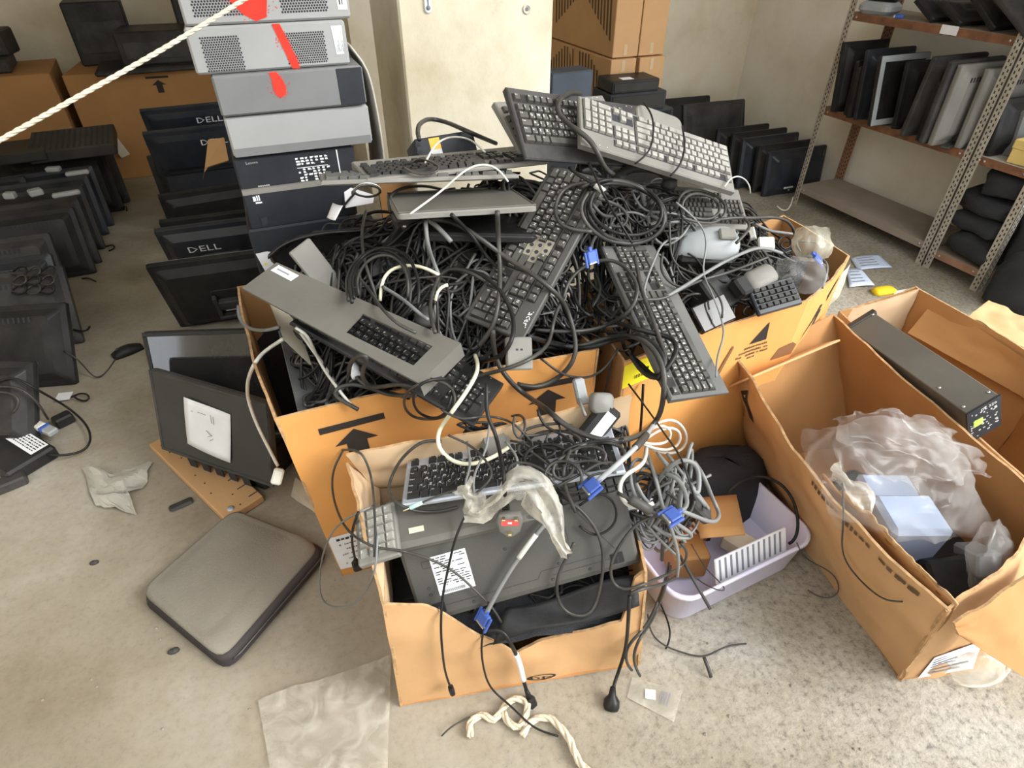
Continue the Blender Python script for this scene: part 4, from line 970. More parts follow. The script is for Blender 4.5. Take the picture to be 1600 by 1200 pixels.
# laptop sleeve on the floor
c = [at_z(*q, .045) for q in ((222,928),(331,1024),(488,848),(368,800))]
o = thing('laptop_sleeve', 'dusty dark grey padded laptop sleeve lying on the floor by the aisle', 'bag', T(at_z(350,915,0)))
iv = o.matrix_world.inverted()
def sl(i, z, push=0.):
    cen = sum(c, Vector())/4; q = []
    n = len(c)
    for k_ in range(n):
        p0, p1, p2 = c[k_-1], c[k_], c[(k_+1) % n]
        for t in range(5):
            tt = t/4; a1 = p1.lerp(p0, .12); d1 = p1.lerp(p2, .12); e = a1*(1-tt)**2+p1*2*tt*(1-tt)+d1*tt**2
            q.append(e)
    out = []
    for e in q:
        d_ = (cen-e); d_.z = 0; w_ = (c[2]-c[1]); w_ = Vector((w_.y, -w_.x, 0)).normalized(); k2 = max(0., min(1., -(d_.dot(w_))/.13)); e = e+d_.normalized()*i+w_*push*k2; out.append(tuple(iv @ Vector((e.x, e.y, z))))
    return out
b = B('sleeve_top'); b.loft([sl(.002,.040,.034), sl(.0,.050,.026), sl(.003,.062,.004), sl(.014,.068,-.012), sl(.022,.066,-.016), sl(.034,.070,-.02), sl(.08,.072,-.02)], True, True); b.put('top_cover', o)
b = B('sleeve_edge'); b.loft([sl(.012,.0,.02), sl(-.004,.006,.036), sl(-.010,.018,.044), sl(-.002,.024,.038), sl(-.006,.034,.042), sl(.002,.044,.032)], True, True); b.put('zip_edge', o)
b = B('dark_metal'); P = [Vector(q)+Vector((0,0,.0)) for q in sl(-.007,.031,.043)]; b.tube(P[8:16], .0032, 5); b.put('zip', o)
# ------------------------------------------------------------------ the big open cartons
def V(*a): return Vector(a)
def down(p, c, k=.03):
    q = Vector((p.x, p.y, 0)); d = Vector((c.x, c.y, 0))-q; return q+d.normalized()*k
def arrow_up(w, b, u, v, s=1., bar=True, asp=1.):
    L = (w.b-w.a).length; H = (w.d-w.a).length; X = lambda x: u+x*s/L; Y = lambda y: v+y*s/H
    polys = [[(X(-.055), Y(.012)), (X(0), Y(.058)), (X(.055), Y(.012))], [(X(-.026), Y(-.045)), (X(.026), Y(-.045)), (X(.026), Y(.012)), (X(-.026), Y(.012))]]
    if bar: polys.append([(X(-.08), Y(.066)), (X(.08), Y(.066)), (X(.08), Y(.088)), (X(-.08), Y(.088))])
    w.decal(b, 'card_print', polys, .0016)
ZR = .62
# left big carton
FL, FR = at_z(430,656,ZR), at_z(937,546,ZR); BLc = at_z(370,448,ZR); BRc = FR + (BLc-FL)
cen = (FL+FR+BLc+BRc)/4
fl, fr, bl, br = (down(p, cen, k) for p, k in ((FL,.05),(FR,.02),(BLc,.02),(BRc,.02)))
bigL = thing('carton', 'large open orange-brown carton with a black up arrow, heaped with keyboards and leads', 'box', T((cen.x, cen.y, 0)))
b = B('card_orange')
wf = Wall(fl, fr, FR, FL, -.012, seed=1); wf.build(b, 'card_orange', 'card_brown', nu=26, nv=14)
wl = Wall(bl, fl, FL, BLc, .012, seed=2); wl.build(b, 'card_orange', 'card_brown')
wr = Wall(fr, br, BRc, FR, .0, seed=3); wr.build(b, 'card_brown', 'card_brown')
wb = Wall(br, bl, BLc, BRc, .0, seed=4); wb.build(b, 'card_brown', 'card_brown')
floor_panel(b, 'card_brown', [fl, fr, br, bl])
arrow_up(wf, b, .195, .79, .85); arrow_up(wf, b, .83, .77, .85)
b.put('body', bigL, world=True)
b = B('label_white'); 
us, vs_ = (.0, .115), (.08, .30)
b.add([wf.P(u, v)+wf.n*.0022 for u, v in ((.004,.06),(.125,.045),(.115,.30),(.004,.30))], [(0,1,2,3)])
wf.scrawl(b, 'ink', .055, .275, .05, .013, 1, .003)
for i in range(5): wf.scrawl(b, 'ink_grey', .065+.010*(i % 2), .235-i*.036, .045, .008, 5+i, .003)
b.put('label', bigL, label='white printed label low on the front', world=True)
b = B('case_mid'); Q = [FL+V(.03,.03,-.01), FL+V(.02,.40,-.01)]
b.grid(lambda u, v: Q[0].lerp(Q[1], u)+V(.015+.19*v, .02*v, -.02-.12*v), 8, 4, False, .004); 
b.put('computer_cover', None, 'smooth dark grey panel inside the left edge of the big carton', 'panel')
# right big carton
F2, C2, R2c = at_z(975,566,.60), at_z(1262,470,ZR), at_z(1328,400,ZR); Bk = at_z(1225,336,ZR); B2 = at_z(840,330,.60)
B2 = F2 + (Bk-R2c)*1.15; cen2 = (F2+C2+R2c+Bk+B2)/5
pts2 = [F2, C2, R2c, Bk, B2]; bs2 = [down(p, cen2, .03) for p in pts2]
bigR = thing('carton', 'large open orange carton on the right with a black triangle mark and a yellow label', 'box', T((cen2.x, cen2.y, 0)))
b = B('card_orange'); W2 = []
for i in range(5):
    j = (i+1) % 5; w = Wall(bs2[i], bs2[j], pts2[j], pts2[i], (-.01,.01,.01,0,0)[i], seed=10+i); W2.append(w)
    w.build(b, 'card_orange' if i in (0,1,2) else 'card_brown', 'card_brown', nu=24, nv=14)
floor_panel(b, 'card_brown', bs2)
w = W2[0]; L0 = (w.b-w.a).length; H0 = (w.d-w.a).length
tx = at_plane(1192,505, w.P(.7,.9), w.n); uT = (tx-w.a).dot((w.b-w.a).normalized())/L0
w.decal(b, 'card_print', [[(uT-.052,.845),(uT+.048,.845),(uT+.030,.945)]], .0016)
for i, ww in enumerate((.075, .10, .11, .035)): w.scrawl(b, 'card_print_brown', uT-.006-.004*i, .824-i*.021, ww, .008, 20+i)
uD = uT+.19; w.decal(b, 'card_dark', [[(uD-.06,.70),(uD+.07,.70),(uD+.08,.755),(uD+.05,.775),(uD-.03,.76)]], .0016)
uS = uT-.20; w.decal(b, 'card_dark', [[(uS-.02,.72),(uS+.0,.71),(uS+.05,.86),(uS+.04,.875)]], .0016)
w1 = W2[1]; w1.decal(b, 'card_print', [[(.30,.66),(.46,.84),(.52,.83),(.40,.66)], [(.22,.72),(.42,.88),(.50,.86),(.36,.80)], [(.62,.84),(.80,.92),(.82,.95),(.60,.88)]], .0016)
b.put('body', bigR, world=True)
b = B('yellow_label'); lu = .10/L0
w.decal(b, 'yellow_label', [[(.0,.86),(lu,.86),(lu,.985),(.0,.985)]], .002)
w.words(b, 'ink', 'A', lu*.45, .955, .018, .0027); w.scrawl(b, 'ink', lu*.62, .93, .03, .010, 9, .0027)
for i in range(9): w.decal(b, 'ink', [[(lu*(.33+.045*i),.893),(lu*(.33+.045*i+.012+.012*(i%2)),.893),(lu*(.33+.045*i+.012+.012*(i%2)),.912),(lu*(.33+.045*i),.912)]], .0027)
b.put('label', bigR, label='yellow printed label', world=True)

# front carton
HB = .40
dx = Vector((.568,-.126,0)).normalized(); dy = Vector((.217,.976,0))
a0 = V(0,.686,0); a1 = V(.568,.56,0)
nF = dx.cross(V(0,0,1))
A0 = at_plane(597,944, a0, nF); A1 = at_plane(1012,893, a0, nF)
r0, r1 = a0+dy*.30, a1+dy*.30; R0 = r0+V(0,0,.43); R1_ = r1+V(0,0,.42)
front = thing('carton', 'small open tan carton in front with a sagging front wall, full of keyboards', 'box', T((.31,.76,0)))
b = B('card_tan')
pm = at_plane(810,1027, a0, nF); Hn = (A0-a0).length
vd = (pm.z-a0.z)/((A0.z+A1.z)/2); ud = (pm-a0).dot(dx)/(a1-a0).length
def topc(u):
    K = ((0,1),(.06,.955),(.15,.90),(ud,vd),(ud+.10,vd+.07),(ud+.28,vd+.15),(.92,vd+.19),(.955,.93),(1,1))
    for (x0,y0),(x1,y1) in zip(K, K[1:]):
        if u <= x1: return y0+(y1-y0)*(u-x0)/(x1-x0)
    return 1
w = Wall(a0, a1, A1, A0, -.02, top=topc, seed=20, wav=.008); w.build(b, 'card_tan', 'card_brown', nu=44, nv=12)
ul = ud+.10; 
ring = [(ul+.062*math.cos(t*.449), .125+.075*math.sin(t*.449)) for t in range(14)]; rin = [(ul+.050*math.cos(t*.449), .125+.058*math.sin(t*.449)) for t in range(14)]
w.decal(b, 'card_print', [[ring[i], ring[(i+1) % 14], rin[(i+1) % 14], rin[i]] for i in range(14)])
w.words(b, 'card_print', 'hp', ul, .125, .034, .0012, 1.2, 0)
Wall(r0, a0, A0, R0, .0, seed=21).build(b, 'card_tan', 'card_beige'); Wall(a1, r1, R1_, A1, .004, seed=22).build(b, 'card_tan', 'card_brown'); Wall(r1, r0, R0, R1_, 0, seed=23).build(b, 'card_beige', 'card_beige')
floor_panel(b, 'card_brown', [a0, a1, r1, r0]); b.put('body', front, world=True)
FB0 = at_plane(541,706, r0-dy*.01, dy); FB1 = at_plane(985,612, r0-dy*.01, dy)
b = B('card_beige'); Wall(R0-dy*.012+dx*.0, R1_-dy*.012, FB1-dy*.012, FB0-dy*.012, .012, seed=24, wav=.012).build(b, 'card_beige', 'card_beige', nu=24, nv=8); b.put('flap', front, world=True)
sideT = at_plane(566,800, a0+dx*.03, dx)
b = B('card_beige'); Wall(A0+dx*.004, R0+dx*.004+V(0,0,0), FB0+V(0,0,-.03), A0.lerp(FB0,.45)+V(0,0,.03), .0, seed=25, wav=.006).build(b, 'card_beige', 'card_tan', nu=10, nv=6); b.put('flap', front, world=True)

# right-hand carton
q = [V(1.124,.291,0), V(1.29,1.03,0), V(1.66,.95,0), V(1.56,.19,0)]
Q = [at_z(1479,956,.36), at_z(1150,562,.47), at_z(1302,490,.47), at_z(1650,795,.40)]
rightc = thing('carton', 'tall open brown carton at the right holding plastic-wrapped parts', 'box', T((1.40,.62,0)))
b = B('card_brown')
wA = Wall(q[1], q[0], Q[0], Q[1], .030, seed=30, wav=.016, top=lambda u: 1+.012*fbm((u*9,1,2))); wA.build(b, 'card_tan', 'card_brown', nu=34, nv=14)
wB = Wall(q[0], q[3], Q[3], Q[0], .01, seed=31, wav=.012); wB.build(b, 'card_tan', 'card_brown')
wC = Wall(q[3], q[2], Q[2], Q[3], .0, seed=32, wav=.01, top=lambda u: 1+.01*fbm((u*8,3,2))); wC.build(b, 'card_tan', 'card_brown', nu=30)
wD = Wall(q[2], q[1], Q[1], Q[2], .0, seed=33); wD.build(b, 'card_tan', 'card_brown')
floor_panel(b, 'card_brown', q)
wA.decal(b, 'card_print', [[(.035,.80),(.075,.86),(.085,.80),(.11,.74),(.13,.66),(.10,.66),(.08,.73),(.05,.74)]], .003)
wA.scrawl(b, 'card_print_brown', .72, .93, .30, .022, 31, .003); wA.scrawl(b, 'card_print_brown', .90, .93, .06, .022, 33, .003)
b.put('body', rightc, world=True)
b = B('card_brown'); b.mats = ['card_brown']
def inner(u, v): 
    p = wA.P(.52+.47*u, 1-.30*v); return p - wA.n*(.030+.014*math.sin(u*3.1)) + V(0,0,-.012+.006*fbm((u*12,2,5)))
b.grid(inner, 24, 4, True, .005); b.put('flap', rightc, label='inner layer of the torn left wall', world=True)
b = B('card_edge'); E0, E1 = wA.P(.60,1), wA.P(.99,1)
b.grid(lambda u, v: inner(.15+.85*u, 0)+V(.004*fbm((u*9,0,0)),0,.006-.014*v+.008*fbm((u*14,v,3))), 30, 2, True, .003); b.put('torn_edge', rightc, label='torn corrugated rim', world=True)
wA_lab = B('paper'); wB.decal(wA_lab, 'paper', [[(.10,.03),(.42,.05),(.44,.33),(.14,.30)]], .003)
for i in range(6): wB.decal(wA_lab, 'ink_grey', [[(.15,.25-i*.034),(.38-.05*(i%2),.27-i*.034),(.38-.05*(i%2),.282-i*.034),(.15,.262-i*.034)]], .004)
wA_lab.put('label', rightc, label='white printed sticker on the front', world=True)
h0, h1 = at_z(1488,972,.355), at_z(1650,868,.385)
b = B('card_brown'); Wall(h0+V(0,0,-.0), h1, at_z(1650,1090,.20), at_z(1494,990,.325), 0, seed=35, wav=.008).build(b, 'card_brown', 'card_brown'); b.put('flap', rightc, world=True)
b = B('card_tan'); g0, g1 = Q[1].lerp(Q[2], .03), Q[1].lerp(Q[2], 1.)
b.grid(lambda u, v: at_z(1168+144*u-2*v, 590-60*u, .452).lerp(at_z(1172+118*u, 598-64*u, .44)+V(0,.10,.0), v)+V(0,0,-.10*v), 12, 5, True, .006); b.put('flap', rightc, label='inner rear flap folded down', world=True)

# rear right carton with the rack unit
S = [at_z(1312,487,.36), at_z(1432,447,.42), at_z(1660,578,.40), at_z(1660,800,.34)]
cS = sum(S, Vector())/4; sb = [down(p, cS, .02) for p in S]
rc = thing('carton', 'open tan carton at the far right holding a long dark grey rack unit', 'box', T((cS.x, cS.y, 0)))
b = B('card_tan')
for i in range(4):
    j = (i+1) % 4; Wall(sb[j], sb[i], S[i], S[j], 0, seed=40+i, wav=.008).build(b, 'card_tan', 'card_brown')
floor_panel(b, 'card_brown', sb); b.put('body', rc, world=True)
b = B('card_brown'); Wall(at_z(1418,520,.30), at_z(1660,655,.28), at_z(1660,600,.385), at_z(1462,468,.40), .0, seed=45, wav=.006).build(b, 'card_brown', 'card_brown'); b.put('flap', rc, label='inner flap along the right wall', world=True)
b = B('card_beige'); Wall(S[0]+V(-.0,-.01,-.16), S[1]+V(-.02,-.03,-.2), S[1]+V(-.01,-.02,.0), S[0]+V(0,0,.0), .006, seed=46).build(b, 'card_beige', 'card_beige'); b.put('flap', rc, label='pale rear flap', world=True)
b = B('card_tan'); Wall(S[1].lerp(S[2],.40), S[2], at_z(1665,524,.33), at_z(1546,468,.35), .0, seed=47, wav=.01).build(b, 'card_tan', 'card_tan'); b.put('flap', rc, label='outer flap folded outwards', world=True)
o = thing('rack_unit', 'long dark grey rack unit with a screw-studded end lying tilted in the far right carton', 'computer', frame((1.554,.838,.480), (.856,-.096,.508), (.129,.991,-.031)))
b = B('dark_metal'); b.mats = ['panel_grey']; b.box((-.044,-.22,-.13),(.044,.22,0),.002); b.put('case', o)
b = B('case_dark'); b.box((-.046,-.224,-.13),(.046,-.219,.001)).mat('legend_dim'); r = random.Random(2)
for i in range(40): x, z = r.uniform(-.04,.035), r.uniform(-.12,-.012); b.box((x,-.2246,z),(x+r.uniform(.002,.008),-.2238,z+r.uniform(.002,.006)))
b.mat('lime').box((-.03,-.2255,-.07),(-.005,-.2235,-.045)); b.at(T((.012,-.2248,-.014)) @ R(90,'X')).mat('legend').text('DL 320', .010); b.put('dark_end', o)
b = B('steel'); 
for x, y in ((-.034,-.20),(.034,-.20),(-.03,-.12),(.036,.205)): b.at(T((x,y,0))).lathe([(.004,0),(.004,.002),(.002,.003)], 8)
b.put('screws', o); B('dark_metal').box((-.05,.205,-.02),(.05,.222,.004),.001).put('end_lip', o)

# translucent tub
tb = [at_z(1052,978,.0), at_z(1214,897,.0)]
tx_ = (tb[1]-tb[0]); Lt = tx_.length+.10; tx_ = tx_.normalized(); ty_ = V(-tx_.y, tx_.x, 0)
tub = thing('plastic_tub', 'translucent lavender plastic tub of odds and ends between the cartons', 'tub', frame(tb[0]+tx_*(Lt/2-.02)+ty_*.14, tx_, ty_))
def tr(w, h, r, z): return [(x, y, z) for x, y in rrect(w, h, r, 6)]
b = B('tub_plastic'); b.loft([tr(Lt-.04,.27,.05,.0), tr(Lt-.03,.28,.055,.010), tr(Lt+.00,.31,.06,.125), tr(Lt+.012,.322,.06,.127), tr(Lt+.012,.322,.06,.137), tr(Lt-.004,.306,.06,.138), tr(Lt-.034,.276,.05,.014)], False, True)
b.add(tr(Lt-.034,.276,.05,.014), [tuple(range(28))]); b.add(tr(Lt-.04,.27,.05,.0), [tuple(reversed(range(28)))]); b.put('tub', tub)
# odds and ends in the tub
mw = tub.matrix_world
def intub(name, label, cat, x, y, z, size, mt, yaw=0, tilt=0, extra=None):
    b = B(mt).box((-size[0]/2,-size[1]/2,0),(size[0]/2,size[1]/2,size[2]),min(.006, min(size)*.3))
    if extra: extra(b)
    return b.put(name, None, label, cat, mw=mw @ T((x,y,z)) @ R(yaw,'Z') @ R(tilt,'X'))
def wrapper(b):
    b.mat('paper')
    for i in range(12): b.add([(-.10+i*.017,-.026,.0012+.026),(-.092+i*.017,-.026,.0272),(-.082+i*.017,.026,.0272),(-.09+i*.017,.026,.0272)], [(0,1,2,3)])
    b.mat('red_print').box((-.105,.006,.0262),(.0,.016,.0268))
intub('packet', 'striped white and brown snack packet lying in the plastic tub', 'packet', -.02, .02, .085, (.22,.055,.026), 'card_dark', 12, 6, wrapper)
intub('packet', 'white striped lid card along the front rim of the plastic tub', 'packet', .03, -.135, .098, (.24,.008,.075), 'paper', 0, -22, lambda b: [b.mat('ink_grey').box((-.11+i*.0185,-.0050,.01),(-.104+i*.0185,-.0038,.072)) for i in range(12)])
intub('carton_piece', 'opened brown carton flap in the plastic tub', 'cardboard', -.09, -.02, .03, (.10,.08,.09), 'card_brown', -20)
intub('adapter', 'dark power brick deep in the plastic tub', 'adapter', .06, .07, .03, (.12,.07,.05), 'black_plastic', 30)
intub('adapter', 'olive grey adapter at the back of the plastic tub', 'adapter', .0, .09, .06, (.11,.07,.06), 'dusty_grey', -12)
intub('paper_roll', 'cream tray end in the right half of the plastic tub', 'tray', .07, -.05, .05, (.06,.08,.05), 'paper_cream', 20)
b = B('card_tan'); b.mat('card_brown').grid(lambda u, v: at_z(1080+70*u+14*v, 780-0*u+62*v-6*u, .20), 4, 4, True, .004); b.put('cardboard_flap', None, 'torn brown cardboard flap standing over the plastic tub', 'cardboard')
dk = thing('laptop_bag', 'dark purple-grey fabric bag slumped behind the plastic tub', 'bag', T((1.05,.92,.0)))
b = B('fabric'); rings = []
for j in range(9):
    t = j/8*math.pi/2; rings.append([(.17*math.cos(a*.35)*max(.03,math.cos(t)**.5)+.02*fbm((a*.8,j*.4,1)), .11*math.sin(a*.35)*max(.03,math.cos(t)**.5), .20*math.sin(t)+.015*fbm((a*.6,j*.5,9))) for a in range(18)])
b.loft(rings, True, True); b.put('body', dk)

# ------------------------------------------------------------------ keyboards on and in the heap
GK = 'keyboards on the heap'
P = lambda t, x, y: frame(t, x, y)
def drop(m, dz): return m @ T((0,0,dz))
keyboard(drop(P((0.540,1.168,0.851),(-0.693,-0.481,-0.537),(0.627,-0.770,-0.120)),-.024), 'long black keyboard with missing keycaps slanting down the middle of the heap', GK, 'kb_dusty', 'key_dusty', 'legend', logo=('acer', .175, .066, .014), missing=(30,31,32,44,45,46,58,59), plate='black_plastic')
keyboard(drop(P((0.936,1.301,1.001),(-0.928,0.190,0.320),(-0.344,-0.768,-0.541)),-.024), 'dusty grey keyboard turned upside down on the very top of the heap', GK, 'grey_plastic', 'grey_key', 'legend', plate='ink', pad_f=.008, pad_b=.026, bump=True)
keyboard(drop(P((0.785,1.385,1.035),(0.964,0.155,-0.214),(0.018,0.769,0.639)),-.03), 'dark grey keyboard with a broad palm strip tucked behind the topmost grey one', GK, 'charcoal_plastic', 'key_dusty', 'legend', pad_f=.04, W=.185, plate='black_plastic')
keyboard(P((0.77,1.53,1.0),(0.95,0.30,-0.1),(-.2,0.769,0.60)), 'dusty keyboard with its left end showing behind the palm-strip keyboard, against the pillar', GK, 'dusty_grey', 'key_dusty', None, L=.40)
keyboard(drop(P((0.789,0.991,0.714),(0.089,0.922,0.376),(-0.995,0.064,0.077)),-.024), 'black keyboard with a grey palm edge hanging over the front of the right big carton', GK, 'kb_grey', 'key_dusty', 'legend', pad_f=.034, pad_b=.008, plate='black_plastic')
keyboard(drop(P((0.180,1.079,0.709),(0.668,-0.673,-0.319),(0.690,0.720,-0.073)),-.024), 'black keyboard under the slotted grey panel, its number pad hanging over the carton edge', GK, 'black_plastic', 'key_black', 'legend_dim', plate='black_plastic')
keyboard(drop(P((0.330,0.820,0.560),(0.941,-0.306,0.142),(0.327,0.931,-0.160)),-.024), 'silver-framed keyboard with widely spaced black keys at the back of the front carton', GK, 'silver', 'key_black', 'legend', plate=None, pad_b=.022)
m6 = P((0.294,0.665,0.443),(0.968,-0.185,0.171),(-0.069,0.462,0.884))
m6 = T((m6.translation-EYE)*.03) @ m6
keyboard_underside(m6, 'black keyboard lying face down with a white specification label, in the front carton', GK, 'kb_dusty', .472, .172, sticker=(-.145,.012,.075,.088))
m7 = P((0.262,0.897,0.355),(0.987,-0.152,0.048),(0.138,0.968,0.208))
m7 = T((EYE-m7.translation)*.13) @ m7 @ Matrix.Scale(.90, 4)
m7 = frame(m7.translation, (.987,-.152,.048), (.138,.968,.208))
keyboard_underside(m7, 'dusty grey keyboard lying face down with a small yellowish label behind the front one', GK, 'panel_grey', .335, .108, sticker=None, extra=False)
b = B('paper_cream'); b.box((-.015,-.006,0),(.015,.006,.0006)).put('paper_label', None, 'small yellowish label stuck on the grey face-down keyboard', 'label', mw=m7 @ T((-.115,-.022,.0007)))
# narrow grey keyboard end at the left of the front carton
c0 = at_z(592,830,.42)
mk = frame(at_d(588,830,1.185), at_d(640,852,1.15)-at_d(556,878,1.15), at_d(600,775,1.23)-at_d(556,878,1.15))
def stub_kb(m, label, nx, ny, w, h, body, keys, leg=True):
    o = thing('keyboard', label, 'keyboard', m, GK); B(body).box((-w/2-.006,-h/2-.012,-.016),(w/2+.006,h/2+.006,0),.003).put('body', o)
    b = B(keys); uw, uh = w/nx, h/ny; r = random.Random(7)
    for j in range(ny):
        for i in range(nx):
            x, y = -w/2+i*uw, -h/2+j*uh; b.mat(keys).loft([[(x+.001,y+.001,0),(x+uw-.001,y+.001,0),(x+uw-.001,y+uh-.001,0),(x+.001,y+uh-.001,0)],[(x+.003,y+.003,.006),(x+uw-.003,y+.003,.006),(x+uw-.003,y+uh-.003,.006),(x+.003,y+uh-.003,.006)]])
            if leg: b.mat('legend').at(T((x+.0045, y+uh*.6, .0063))).text(r.choice('ASDFGHJKQWERTZX1234567890'), .005, align='LEFT').at(Matrix.Identity(4))
    b.put('keys', o); return o
stub_kb(mk, 'grey keyboard end poking out at the left corner of the front carton', 4, 5, .072, .10, 'grey_plastic', 'grey_key')
# keyboards lying flat, seen edge-on, at the rear left of the heap
def flat_kb(px, d, yaw, tilt, label, **kw):
    p = at_d(*px, d); return keyboard(T(p) @ R(yaw,'Z') @ R(tilt[0],'X') @ R(tilt[1],'Y'), label, GK, **kw)
flat_kb((705,262), 1.47, 2, (-7,2), 'beige-topped black keyboard lying flat behind the heap below the pillar', body='dusty_grey', keys='key_black', leg=None, pad_b=.05, W=.17)
flat_kb((655,283), 1.43, -4, (-16,4), 'pale-edged keyboard lying flat with its end sticking out to the left', body='dusty_grey', keys='key_dusty', leg=None)
o = display(T(at_d(716,318,1.40)) @ R(-6,'Z') @ R(3,'Y') @ R(-9,'X') @ T((0,-.12,0)), 'closed dusty grey laptop with a bright front edge lying on the heap', None, .31, .22, 'dusty_grey', 'panel_grey', .008, .006, vents=False, cat='laptop', name='laptop', rim='panel_grey')
display(T(at_d(745,348,1.45)) @ R(-14,'Z') @ R(5,'Y') @ T((0,-.10,0)), 'black slab-like laptop half buried below the grey one', None, .26, .2, 'black_plastic', 'gloss_black', .02, .01, vents=False, cat='laptop', name='laptop')
# slotted grey panel
pm_ = P((0.085,1.119,0.793),(0.645,-0.741,-0.190),(0.762,0.641,0.089))
o = thing('metal_cover', 'dusty grey sheet cover with a rectangular window and a paper sticker', 'panel', pm_)
def on(px, py):
    q = at_plane(px, py, pm_.translation, pm_.to_3x3().col[2]); return pm_.inverted() @ q
O = [on(*q) for q in ((378,450),(655,599),(720,536),(432,410))]; I = [on(*q) for q in ((540,519),(646,571),(676,541),(567,490))]
b = B('panel_grey')
for zz, fl_ in ((.0, False), (-.004, True)):
    vs = [(p.x, p.y, zz) for p in O]+[(p.x, p.y, zz) for p in I]; fs = [(i, (i+1) % 4, 4+(i+1) % 4, 4+i) for i in range(4)]
    b.add(vs, [tuple(reversed(f)) if fl_ else f for f in fs])
for ringp in (O, I[::-1]):
    vs = [(p.x, p.y, 0) for p in ringp]+[(p.x, p.y, -.004) for p in ringp]; b.add(vs, [(i, 4+i, 4+(i+1) % 4, (i+1) % 4) for i in range(4)])
e0, e1 = O[1], O[2]; dn = V(.012,0,-.03)
b.add([tuple(e0), tuple(e1), tuple(e1+dn), tuple(e0+dn), tuple(e0+V(-.003,0,-.004)), tuple(e1+V(-.003,0,-.004)), tuple(e1+dn+V(-.003,0,0)), tuple(e0+dn+V(-.003,0,0))], [(0,3,2,1),(4,5,6,7),(3,7,6,2)])
b.put('sheet', o)
s0 = on(445,427); b = B('paper'); b.at(T((s0.x, s0.y, .0006)) @ R(-2,'Z')).box((-.029,-.012,0),(.029,.012,.0005)).mat('ink_grey').box((-.022,-.002,.0005),(.012,.003,.0008)); b.put('sticker', o)
# pale card edge leaning on the panel
b = B('paper_cream'); A = [at_d(414,456,1.40), at_d(444,532,1.34), at_d(484,570,1.36), at_d(462,505,1.42)]
b.add(A+[p+V(.004,.004,-.004) for p in A], [(0,1,2,3),(7,6,5,4),(0,4,5,1),(1,5,6,2),(2,6,7,3),(3,7,4,0)]); b.put('card_piece', None, 'pointed off-white card leaning against the left end of the grey panel', 'paper')
b = B('cord_white'); b.tube(smooth_path([at_d(470,520,1.37), at_d(505,570,1.36), at_d(545,632,1.37)], .01), .0045, 6); b.put('trim_strip', None, 'thin white plastic strip pointing down into the left big carton', 'trim')

# assorted things in the heap
def at_item(name, label, cat, m, parts, grp=None):
    o = thing(name, label, cat, m, grp)
    for nm, b in parts: b.put(nm, o)
    return o
# curved monitor foot (dark arc)
arc = [at_d(*q, 1.50) for q in ((418,402),(440,384),(470,372),(505,365),(540,362),(566,360))]
b = B('gloss_black'); PA = smooth_path(arc, .01)
b.grid(lambda u, v: PA[int(u*(len(PA)-1))]+V(.02*v, .05*v, -.12*v*v+.015*math.sin(v*3)), 24, 6, True, .006); b.put('monitor_stand', None, 'glossy black curved monitor foot standing behind the grey panel', 'stand')
m = frame(at_d(628,388,1.48), (.93,.30,.12), (-.2,.45,.86))
at_item('monitor_stand', 'black wedge-shaped monitor stand with a round metal button behind the white lead', 'stand', m, [('foot', B('black_plastic').slab([(-.13,-.03),(.10,-.055),(.13,.05),(.05,.065)], -.05, 0, .004)), ('button', B('steel').at(T((.035,.045,0))).lathe([(.012,-.005),(.012,.012),(.009,.015)], 14))])
B('dusty_grey').box((-.03,-.09,-.012),(.03,.09,0),.003).put('plastic_strip', None, 'dusty grey plastic strip standing between the panel and the coiled leads', 'plastic', mw=frame(at_d(506,432,1.44), (.85,.3,.35), (-.3,.2,.9)))
B('black_plastic').box((-.09,-.05,-.06),(.09,.05,0),.006).put('case', None, 'black box half hidden behind the coiled leads at the left of the heap', 'case', mw=frame(at_d(560,430,1.50), (.9,.3,.0), (-.25,.7,.6)))
at_item('power_adapter', 'grey-green power adapter on the heap below the flat laptop', 'adapter', frame(at_d(635,332,1.42), (.97,.1,.12), (-.1,.8,.5)), [('shell', B('charcoal_plastic').box((-.035,-.015,-.03),(.035,.015,0),.005))])
at_item('network_box', 'dark box with a yellow and white sticker below the pillar', 'box', frame(at_d(690,232,1.62), (.99,.05,.03), (-.05,.5,.86)), [('case', B('case_dark').box((-.07,-.03,-.10),(.10,.035,0),.004)), ('sticker', B('orange_label').box((-.03,.0,0),(.0,.030,.001)).mat('paper').box((-.03,-.028,0),(.0,.0,.001))), ('slots', B('ink').box((-.069,-.02,.0),(-.055,-.012,.0008)).box((-.069,-.004,.0),(-.055,.004,.0008)).box((-.069,.014,.0),(-.055,.022,.0008)))])
B('black_dusty').box((-.045,-.05,-.05),(.045,.05,0),.02).put('speaker', None, 'round-shouldered black speaker in the dark hollow left of the slanting keyboard', 'speaker', mw=frame(at_d(722,408,1.47), (.8,-.3,-.1), (.2,.6,.7)))
B('charcoal_plastic').box((-.05,-.06,-.04),(.05,.06,0),.01).put('case', None, 'dark grey box in the hollow below the white lead', 'case', mw=frame(at_d(670,452,1.46), (.9,-.2,0), (.2,.7,.6)))
B('black_plastic').box((-.04,-.05,-.05),(.04,.05,0),.008).put('adapter', None, 'black power brick in the hollow beside the slanting keyboard', 'adapter', mw=frame(at_d(700,490,1.44), (.7,-.5,.1), (.4,.7,.4)))
at_item('web_camera', 'round dark lens housing among the leads above the grey panel', 'camera', frame(at_d(663,492,1.34), (.9,-.2,.2), (.1,.8,.5)), [('body', B('charcoal_plastic').lathe([(.0,-.03),(.022,-.03),(.025,-.005),(.021,.002),(.0,.004)], 18))])
